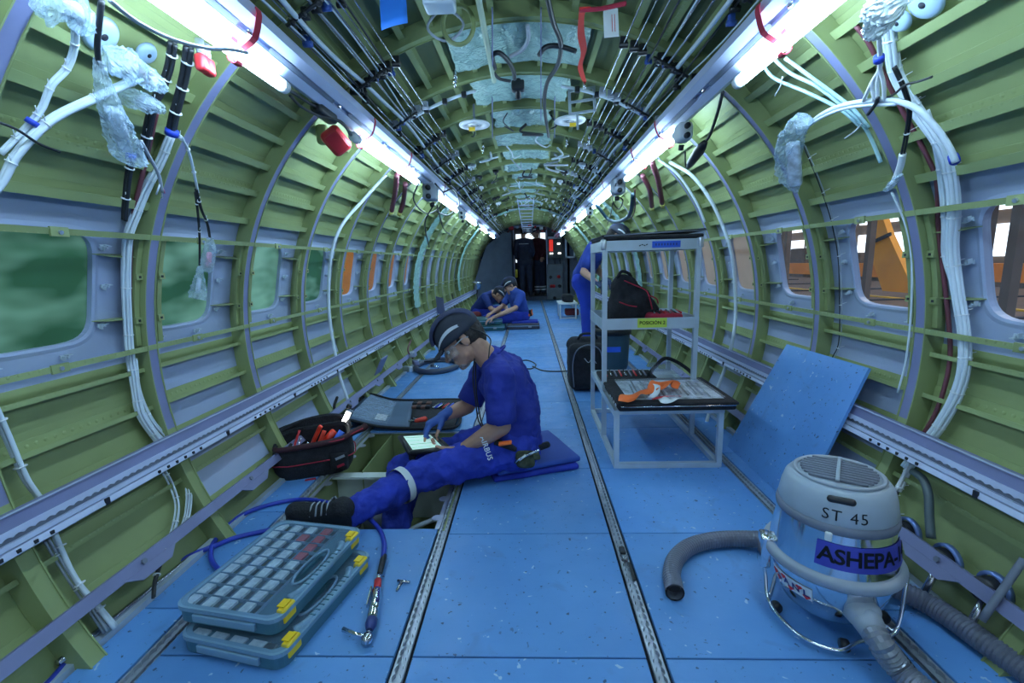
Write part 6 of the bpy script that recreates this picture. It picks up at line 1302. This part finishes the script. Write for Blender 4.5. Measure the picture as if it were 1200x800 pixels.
b.cap(shN, elN, .045, .042); b.cap(elN, elN.lerp(wrN, .35), .043, .044); b.cap(elN.lerp(wrN, .35), wrN, .044, .028, flat=((0, 0, 1), .9)); b.cap(shF, elF, .045, .040); b.cap(elF, elF.lerp(wrF, .35), .040, .041); b.cap(elF.lerp(wrF, .35), wrF, .041, .026)
b.cap(spine[2], shN, .07, .045); b.cap(spine[2], shF, .07, .045); b.cap(hipN, kneeN, .05, .045); b.cap(hipF, kneeF, .05, .045); b.cap(kneeN, ankN, .04, .035); b.cap(kneeF, ankF, .04, .035); b.cap(hipN, hipF, .07, .07)
hand_geo(b, wrN, V((-1, .45, -.10)), V((0, .3, 1)), -1, (.25, .4, .3), .9, None, .1)
tip_t = PY(494, 509, 2.10)
fd = (PY(503, 497, 2.14)-wrF); tipsF = hand_geo(b, wrF, fd, V((.25, -.2, -1)), 1, (.65, .9, .6), 1.0, (.45, .35, .2), .5)
body = b.build('body', SKIN, P0, True); add_mod_remesh(body, .0042, 3)
# glove over the far hand (fingertips bare)
g = MB(); f_ = fd.normalized(); p_ = V((.25, -.2, -1)); p_ = (p_-f_*p_.dot(f_)).normalized(); l_ = f_.cross(p_)
for i, o in enumerate((.032, .011, -.011, -.030)):
    kn = wrF+f_*(.088-.004*abs(i-1))+l_*o; g.cap(wrF+l_*o*.55, kn, .0185, .0155); d = (f_+l_*.10*(1.2-i*.8)*.5).normalized(); Ls = [(.044, .028, .022), (.048, .031, .023), (.045, .029, .022), (.035, .022, .019)][i]; q = kn; ang = 0; cu = (.45, .35, .2) if i == 0 else (.65, .9, .6)
    for k in range(3 if i else 2):
        ang += cu[k]; dd = d*math.cos(ang)+p_*math.sin(ang); L_ = Ls[k]*(1 if not (i == 0 and k == 1) else .8); r0 = (.0118, .0108, .0098)[k]*(.9 if i == 3 else 1); g.cap(q, q+dd*L_, r0, r0*.96); q = q+dd*L_
g.cap(wrF+f_*.02, wrF+f_*.075, .022, .020, flat=(p_, .8)); t0 = wrF+f_*.022+l_*.024+p_*.006; t1 = t0+(f_*.75+l_*.75+p_*.5).normalized()*.042; t2 = t1+(f_+l_*.3+p_*.6).normalized()*.034*.7
g.cap(t0, t1, .0175, .0138); g.cap(t1, t2, .0132, .0125); g.cap(wrF-f_*.035, wrF+f_*.01, .030, .027)
go = g.build('glove', mat('blue_glove', (.05, .12, .42), .7, bump=.2, bscale=150), P0, True); add_mod_remesh(go, .0038, 2)
# shirt
s_ = MB()
s_.cap(spine[0]+V((0, -.05, -.01)), spine[0]+V((0, .05, -.01)), .128, .128); s_.cap(spine[1]+V((0, -.065, 0)), spine[1]+V((0, .065, 0)), .118, .118); s_.cap(spine[0]+V((0, -.055, 0)), spine[1]+V((0, -.06, 0)), .122, .118); s_.cap(spine[0]+V((0, .055, 0)), spine[1]+V((0, .06, 0)), .122, .118)
s_.cap(spine[1]+V((0, -.06, 0)), spine[2]+V((0, -.07, 0)), .118, .110); s_.cap(spine[1]+V((0, .06, 0)), spine[2]+V((0, .07, 0)), .118, .110); s_.cap(spine[2]+V((0, -.07, 0)), spine[2]+V((0, .07, 0)), .110, .110)
s_.cap(spine[2], nb+V((.035, 0, -.04)), .11, .074); s_.cap(nb+V((.035, -.02, -.05)), shN, .075, .070); s_.cap(nb+V((.035, .02, -.05)), shF, .075, .070)
s_.cap(shN, shN.lerp(elN, .74), .072, .064); s_.cap(shF, shF.lerp(elF, .74), .072, .062); s_.cap(spine[2]+V((-.03, -.05, -.03)), spine[1]+V((-.035, -.03, -.02)), .09, .10)
so = s_.build('tshirt', SHIRTB, P0, True); add_mod_remesh(so, .008, 4, .034, .065, .6)
# neckline and sleeve hems
col = nb+V((.015, 0, -.005)); Mn = headM(col, V((-.75, 0, -.65)), V((-.62, 0, .78)))
MB(Mn).tube([(.078*math.cos(a), .072*math.sin(a), -.006) for a in np.arange(0, 2*PI, .25)], .006, 8, closed=True).build('collar', SHIRTB, so, True)
for A_, B_ in ((shN, elN), (shF, elF)):
    p = A_.lerp(B_, .90); d = (B_-A_).normalized(); e = MB(); e.tube([A_.lerp(B_, .60), A_.lerp(B_, .75), p, p, A_.lerp(B_, .8)], [.066, .068, .068, .060, .05], 24, caps=False); e.build('sleeve', SHIRTB, so, True)
# trousers
tr = MB()
tr.cap(hipN+V((.01, 0, 0)), hipF+V((.01, 0, 0)), .118, .118); tr.cap(hipN, kneeN, .100, .076); tr.cap(hipF, kneeF, .100, .076); tr.cap(kneeN, kneeN.lerp(ankN, .5), .077, .066); tr.cap(kneeN.lerp(ankN, .5), ankN+V((.035, .03, .01)), .066, .056); tr.cap(kneeF, ankF, .076, .062)
tr.cap(hipN.lerp(kneeN, .3), hipF.lerp(kneeF, .3), .09, .09)
to = tr.build('trousers', WORKBLUE, P0, True); add_mod_remesh(to, .008, 3, .038, .06, .6)
# reflective band on the near calf, lettering, belt pouch
pA = kneeN.lerp(ankN, .27); dA = (ankN-kneeN).normalized(); MB().tube([pA-dA*.016, pA+dA*.016], .0795, 26, caps=False).build('reflective_band', mat('reflective_white', (.62, .66, .70), .5), to, True)
MB().tube([ankN+V((.035, .03, .01))-dA*.01, ankN+V((.02, .015, .01))+dA*.02], [.055, .060], 24, caps=False).build('cuff', WORKBLUE, to, True)
vs, fs = text_geo('AIRBUS', .034, 1.05, .0006)
o_ = PY(570, 525, 1.928); ex = (PY(573, 536, 1.966)-PY(565, 513, 1.972)).normalized(); nn = V((0, -1, .35)).normalized(); ey = nn.cross(ex).normalized(); 
MB().add([o_+ex*v.x+ey*v.y+nn*(v.z+.004) for v in vs], fs).build('lettering', WHITE, to)
fx_ = V((-.95, .05, .16)).normalized(); uz_ = V((.0, -.42, .9)); uz_ = (uz_-fx_*uz_.dot(fx_)).normalized(); shM = frame3(ankN-uz_*.045+fx_*.045, fx_, uz_.cross(fx_), uz_) @ Matrix.Scale(1.02, 4)
shoe(shM, P0)
shoe(frame3(ankF+V((0, 0, -.05)), V((-.9, -.3, 0)).normalized(), V((.3, -.9, 0)).normalized(), V((0, 0, 1))), P0, None, False)
hc = cap_hat(Mh, P0, CAPM); cap_trim(Mh, hc)
hr = MB(Mh); hr.ell((-.030, 0, .022), (.082, .079, .072)); hr.cap((-.075, 0, .0), (-.07, 0, -.04), .035, .028); hr.cap((.018, .070, .02), (.012, .070, -.006), .010, .006); hr.cap((.018, -.070, .02), (.012, -.070, -.006), .010, .006)
ho = hr.build('hair', HAIR, P0, True); add_mod_remesh(ho, .005, 1, .008, .012)
st_ = MB(Mh); st_.ell((.066, 0, -.088), (.034, .036, .022)); sto = st_.build('stubble', mat('grey_stubble', (.30, .24, .22), .8, var=.4, scale=120), P0, True)
for y in (.031, -.031): MB(Mh).ell((.088, y, .004), (.011, .012, .010)).build('eye', mat('eye_white', (.6, .58, .56), .3), P0, True); MB(Mh).ell((.0965, y, .001), (.0045, .006, .006)).build('iris', DARK, P0, True); MB(Mh).cap((.103, y-.016, .020), (.101, y+.016, .020), .0035, .003).build('eyebrow', HAIR, P0, True)
gl_ = MB(Mh); gl_.sheet(lambda u, v: V((.108*math.cos((u-.5)*2.5)+.012, .085*math.sin((u-.5)*2.5), .020-.052*v*(1-.35*math.exp(-((u-.5)*14)**2)))), 28, 6, V((.002, 0, 0)))
glo = gl_.build('safety_glasses', glassy('goggle_lens', (.8, .88, .95), .09, .04), P0, True)
for y in (1, -1): MB(Mh).tube(smoothpath([(.045, .083*y, .010), (.0, .082*y, .014), (-.03, .080*y, .004)], 4), .003, 6).build('temple_arm', GREYC, glo, True)
MB(Mh).tube(smoothpath([(-.06, .080, .03), (-.09, .06, -.02), (-.10, .05, -.07), (-.07, .07, -.10), (-.04, .085, -.13)], 5), .003, 6).build('glasses_cord', BLACK, P0, True)
lan = MB(); lan.tube(smoothpath([nb+V((-.06, -.07, .0)), V((-.245, 2.05, .50)), V((-.235, 2.03, .40)), V((-.225, 2.03, .30)), V((-.20, 2.03, .26)), V((-.215, 2.02, .32)), V((-.235, 2.07, .44)), nb+V((-.07, .05, 0))], 6), .0035, 6); lan.build('lanyard', BLACK, P0, True)
t = P0
bc = PY(611, 534, 1.945); q = MB(); q.rbox(bc+V((.02, .0, -.01)), (.085, .05, .075), .02, puff=.02); q.rbox(bc+V((.06, .01, .0)), (.06, .04, .04), .012, puff=.02)
po = q.build('tool_pouch', mat('camo_pouch', (.05, .06, .035), .8, var=.6, scale=35), P0, True)
for k in range(5): MB().tube([bc+V((-.03+.02*k, -.03, -.02+.012*k)), bc+V((-.0+.02*k, -.034, .01+.008*k))], .005, 6).build('clip_on_tool', (STEEL, WHITE, STEEL, GREYC, CHROME)[k], po, True)
MB().rbox(PY(592, 519, 1.925), (.06, .03, .012), .004, R=Matrix.Rotation(-.15, 3, 'Y')).build('orange_grip', ORANGE, P0, True)
MB().tube(smoothpath([PY(580, 517, 1.965), PY(600, 524, 1.955), PY(618, 528, 2.0), V((.10, 2.12, .14))], 5), .016, 8).build('belt', BLACKF, P0, True)
# tablet
n0, n1, f1_, f0_ = PY(480, 529, 1.985), PY(526, 524, 1.985), PY(509, 508.5, 2.155), PY(468, 510.5, 2.155)
t = thing('tablet', n0, 'black cased tablet with a lit pale screen on the worker\'s knees', 'tablet')
up_t = (n1-n0).cross(f0_-n0).normalized()
MB().sheet(quadpt(n0, n1, f1_, f0_), 2, 2, -up_t*.02).build('case', BLACK, t)
for a_, b__ in ((n0, n1), (n1, f1_), (f1_, f0_), (f0_, n0)): MB().tube([a_-up_t*.008, b__-up_t*.008], .011, 10).build('bumper', BLACK, t, True)
scr = quadpt(n0, n1, f1_, f0_)
MB().sheet(lambda u, v: scr(.10+.76*u, .07+.86*v)+up_t*.0015, 2, 2, up_t*.001).build('screen', mat('tablet_screen', (.5, .7, .62), .3, var=.05, emit=(.50, .82, .72), strength=.55), t)
for k, v_ in enumerate((.16, .36, .60, .80)): MB().sheet(lambda u, v: scr(.12+.72*u, v_+(.016 if k % 2 else .008)*v)+up_t*.003, 1, 1, up_t*.0004).build('screen_line', mat('screen_ink', (.03, .08, .14), .4), t)
MB().sheet(lambda u, v: scr(.76+.04*u, .1+.8*v)+up_t*.003, 1, 1, up_t*.0004).build('screen_bar', WHITE, t)
MB().rbox((n0+f0_)/2-up_t*.02+V((.05, 0, -.02)), (.03, .16, .035), .01).build('hand_strap', BLACKF, t, True)
# pad he sits on
t = thing('kneeling_pad', (.03, 2.25, 0), 'stacked blue pads the tablet worker sits on', 'cushion')
for k, (z, m) in enumerate(((.016, WORKBLUE), (.045, mat('pad_blue', (.03, .08, .38), .7)))):
    q = MB(T(-.02+.01*k, 2.27, z) @ rotz(.32+.05*k)); q.rbox((0, 0, 0), (.44, .44-.03*k, .028), .012, 3, puff=.006); q.build('pad_layer', m, t, True)

# -------- generic lower detail figure
def figure(label, base, Hc, hf, hu, J, shirt, trous, capm=None, hairm=HAIR, glove=None, long_sleeve=False, stripes=None, hd=(None, None), vest=None):
    t = thing('person', base, label, 'person'); Mh = headM(Hc, hf, hu); b = MB(); head_geo(b, Mh)
    nb, pe = J['neck'], J['pelvis']; ch = J['chest']
    b.cap(nb, Mh @ V((-.028, 0, -.045)), .056, .052); b.cap(pe, ch, .09, .09); b.cap(ch, nb, .09, .055)
    for k in 'LR':
        sh, el, wr = J['s'+k], J['e'+k], J['w'+k]; b.cap(ch, sh, .06, .045); b.cap(sh, el, .046, .040); b.cap(el, el.lerp(wr, .3), .040, .041); b.cap(el.lerp(wr, .3), wr, .041, .026)
        hp, kn, an = J['h'+k], J['k'+k], J['a'+k]; b.cap(pe, hp, .07, .06); b.cap(hp, kn, .06, .045); b.cap(kn, an, .045, .035)
        hdv = J.get('d'+k, (wr-el)); hand_geo(b, wr, hdv, J.get('p'+k, V((0, 0, -1))), 1 if k == 'R' else -1, (.4, .5, .4))
    o = b.build('body', SKIN, t, True); add_mod_remesh(o, .0065, 2)
    s_ = MB(); lat = (J['sL']-J['sR']).normalized()*.055
    s_.cap(pe-lat, pe+lat, .115, .115); s_.cap(pe-lat, ch-lat*1.3, .115, .112); s_.cap(pe+lat, ch+lat*1.3, .115, .112); s_.cap(ch-lat*1.3, ch+lat*1.3, .112, .112); s_.cap(ch, nb+(ch-nb)*.15, .11, .072)
    for k in 'LR':
        sh, el, wr = J['s'+k], J['e'+k], J['w'+k]; s_.cap(nb.lerp(ch, .25), sh, .075, .066); s_.cap(sh, sh.lerp(el, .72), .068, .060)
        if long_sleeve: s_.cap(sh, el, .068, .058); s_.cap(el, wr, .058, .045)
    so = s_.build('shirt', shirt, t, True); add_mod_remesh(so, .012, 4, .02, .1)
    tr = MB(); tr.cap(J['hL'], J['hR'], .122, .122)
    for k in 'LR': hp, kn, an = J['h'+k], J['k'+k], J['a'+k]; tr.cap(hp, kn, .105, .078); tr.cap(kn, an, .078, .066)
    to = tr.build('trousers', trous, t, True); add_mod_remesh(to, .012, 3, .022, .1)
    for k in 'LR':
        an = J['a'+k]; fd_ = J.get('f'+k, V((0, 1, 0))); fd_ = V(fd_).normalized(); up__ = V((0, 0, 1)); up__ = (up__-fd_*up__.dot(fd_)).normalized(); shoe(frame3(an+V((0, 0, -.075)), fd_, up__.cross(fd_), up__), t, None, False)
        if stripes: d = (an-J['k'+k]).normalized(); [MB().tube([J['k'+k].lerp(an, f)-d*.018, J['k'+k].lerp(an, f)+d*.018], .084, 20, caps=False).build('reflective_band', MATS['reflective_grey'], to, True) for f in (.62, .80)]
        if glove: g = MB(); wr = J['w'+k]; hdv = J.get('d'+k, (wr-J['e'+k])); hand_geo(g, wr, hdv, J.get('p'+k, V((0, 0, -1))), 1 if k == 'R' else -1, (.4, .5, .4), 1.12); go = g.build('glove', glove, t, True); add_mod_remesh(go, .005, 1)
    hr = MB(Mh); hr.ell((-.026, 0, .034), (.088, .080, .084)); hr.cap((-.07, 0, .0), (-.07, 0, -.03), .035, .028); hr.ell((-.01, 0, .075), (.088, .072, .066)); ho = hr.build('hair', hairm, t, True)
    if capm: c = cap_hat(Mh, t, capm); cap_trim(Mh, c)
    return t, so, Mh
def jj(**k): return {a: (V(b) if not isinstance(b, V) else b) for a, b in k.items()}
# standing man bending over the trolley
y = 5.25
J = jj(neck=PY(703, 284, 5.15), chest=PY(697, 292, 5.2)+V((-.01, .0, -.05)), pelvis=PY(683, 322, 5.3), sL=PY(697, 286, 5.36), sR=PY(693, 291, 5.06), eR=PY(684, 319, 4.98), wR=PY(698, 330, 4.88), eL=PY(700, 315, 5.42), wL=PY(709, 326, 5.1),
       hL=PY(682, 330, 5.38), hR=PY(682, 330, 5.20), kL=V((.70, 5.42, .50)), kR=V((.68, 5.20, .50)), aL=V((.72, 5.45, .085)), aR=V((.69, 5.18, .085)), fL=V((1, .1, 0)), fR=V((1, -.2, 0)))
figure('person in blue work clothes bending over the trolley with gloved hands', (.70, 5.3, 0), PY(721, 278, 5.05), V((.80, -.15, -.62)), V((.6, 0, .8)), J, mat('polo_blue', (.02, .05, .30), .85, bump=.2, bscale=60), mat('trouser_blue', (.02, .05, .42), .85, bump=.2, bscale=60), CAPM, glove=mat('dark_glove', (.03, .05, .12), .7))
# right seated man (back three quarter)
J = jj(neck=V((-.235, 7.32, .60)), chest=V((-.185, 7.38, .48)), pelvis=V((-.12, 7.45, .20)), sR=V((-.11, 7.22, .53)), sL=V((-.28, 7.56, .53)), eR=V((-.20, 7.10, .33)), wR=PY(578, 372, 6.95), eL=V((-.42, 7.5, .33)), wL=V((-.58, 7.3, .25)),
       hR=V((-.10, 7.36, .17)), hL=V((-.12, 7.56, .17)), kR=V((-.46, 7.12, .16)), kL=V((-.50, 7.65, .18)), aR=V((-.75, 7.3, .10)), aL=V((-.78, 7.5, .10)), fL=V((-1, 0, 0)), fR=V((-1, 0, 0)))
_, so, _m = figure('person in blue t-shirt and dark cap sitting on the right of the far pair', (-.12, 7.45, .1), PY(599, 335, 7.35), V((-.92, -.12, -.42)), V((-.4, 0, .9)), J, mat('tshirt_mid_blue', (.03, .075, .36), .85, bump=.2, bscale=60), WORKBLUE, CAPM)
MB().tube(smoothpath([V((-.23, 7.30, .20)), V((-.10, 7.29, .19)), V((.03, 7.36, .19)), V((.05, 7.5, .19))], 5), .028, 8).build('orange_belt', mat('orange_dim', (.8, .15, .04), .7), _, True); MB().rbox(V((.03, 7.35, .22)), (.05, .06, .10), .01).build('belt_pouch', BLACKF, _, True); MB().rbox(V((.055, 7.33, .25)), (.02, .03, .07), .006).build('orange_tool', ORANGE, _, True)
# left seated man
J = jj(neck=V((-.60, 7.85, .53)), chest=V((-.70, 7.92, .44)), pelvis=V((-.90, 8.05, .22)), sR=V((-.62, 8.08, .50)), sL=V((-.74, 7.72, .48)), eL=V((-.62, 7.56, .28)), wL=V((-.44, 7.44, .22)), eR=V((-.42, 8.0, .30)), wR=V((-.36, 7.7, .22)),
       hL=V((-.88, 7.92, .17)), hR=V((-.88, 8.12, .17)), kL=V((-.52, 7.72, .17)), kR=V((-.50, 8.22, .2)), aL=V((-.72, 7.50, .10)), aR=V((-.30, 8.35, .10)), fL=V((1, -.3, 0)), fR=V((1, 0, 0)))
figure('person in blue shirt and dark cap leaning forward on the left of the far pair', (-.9, 8.05, .05), PY(584, 345, 7.75), V((.78, -.1, -.62)), V((.55, 0, .8)), J, mat('shirt_navy_blue', (.02, .045, .22), .85), WORKBLUE, CAPM)
MB().rbox((-.98, 7.75, .12), (.35, .3, .2), .06, 3, puff=.03).build('red_black_bag', mat('dark_red_fabric', (.2, .03, .03), .8, var=.8), None, True, 'red and black bag left of the far seated pair', 'bag')
# two men in the far doorway
x0 = PY(614, 300, 12.35).x
DN = mat('dark_navy_clothes', (.020, .025, .05), .9, var=.2)
J = jj(neck=V((x0, 12.35, 1.66)), chest=V((x0, 12.37, 1.48)), pelvis=V((x0+.03, 12.38, 1.10)), sL=V((x0-.19, 12.36, 1.58)), sR=V((x0+.19, 12.36, 1.58)), eL=V((x0-.24, 12.38, 1.30)), wL=V((x0-.16, 12.52, 1.12)), eR=V((x0+.25, 12.40, 1.30)), wR=V((x0+.20, 12.58, 1.15)),
       hL=V((x0-.07, 12.38, 1.04)), hR=V((x0+.12, 12.38, 1.04)), kL=V((x0-.06, 12.40, .62)), kR=V((x0+.14, 12.40, .62)), aL=V((x0-.05, 12.38, .20)), aR=V((x0+.15, 12.40, .20)))
_, so, _m = figure('person in dark clothes standing with his back turned in the far doorway', (x0, 12.4, .11), V((x0-.01, 12.36, 1.81)), V((.15, 1, -.12)), V((0, 0, 1)), J, DN, DN, None, mat('black_hair', (.01, .01, .012), .8), long_sleeve=True)
MB().box((x0, 12.245, 1.52), (.26, .004, .018)).build('back_lettering', mat('grey_print', (.25, .27, .3), .6), so)
x1 = PY(628, 300, 12.75).x
DR = mat('dark_red_shirt', (.07, .012, .02), .9, var=.2)
J = jj(neck=V((x1+.03, 12.85, 1.68)), chest=V((x1+.06, 12.87, 1.50)), pelvis=V((x1+.08, 12.88, 1.10)), sL=V((x1-.10, 12.80, 1.60)), sR=V((x1+.22, 12.92, 1.60)), eL=V((x1-.16, 12.72, 1.36)), wL=V((x1-.22, 12.70, 1.15)), eR=V((x1+.27, 12.90, 1.34)), wR=V((x1+.18, 12.72, 1.18)),
       hL=V((x1+.02, 12.86, 1.04)), hR=V((x1+.18, 12.88, 1.04)), kL=V((x1+.03, 12.82, .62)), kR=V((x1+.18, 12.84, .62)), aL=V((x1+.03, 12.82, .20)), aR=V((x1+.20, 12.84, .20)), fL=V((-.4, -1, 0)), fR=V((0, -1, 0)))
figure('person in dark red top and cap facing the other man in the far doorway', (x1, 12.85, .11), V((x1-.0, 12.80, 1.83)), V((-.85, -.3, -.35)), V((-.3, 0, 1)), J, DR, DN, CAPM, long_sleeve=True, stripes=True)
# ================================================================== view
vs_ = scene.view_settings; scene.display_settings.display_device = 'sRGB'; vs_.view_transform = 'Standard'; vs_.look = 'None'; vs_.gamma = 1; vs_.exposure = 0.2; vs_.use_curve_mapping = False
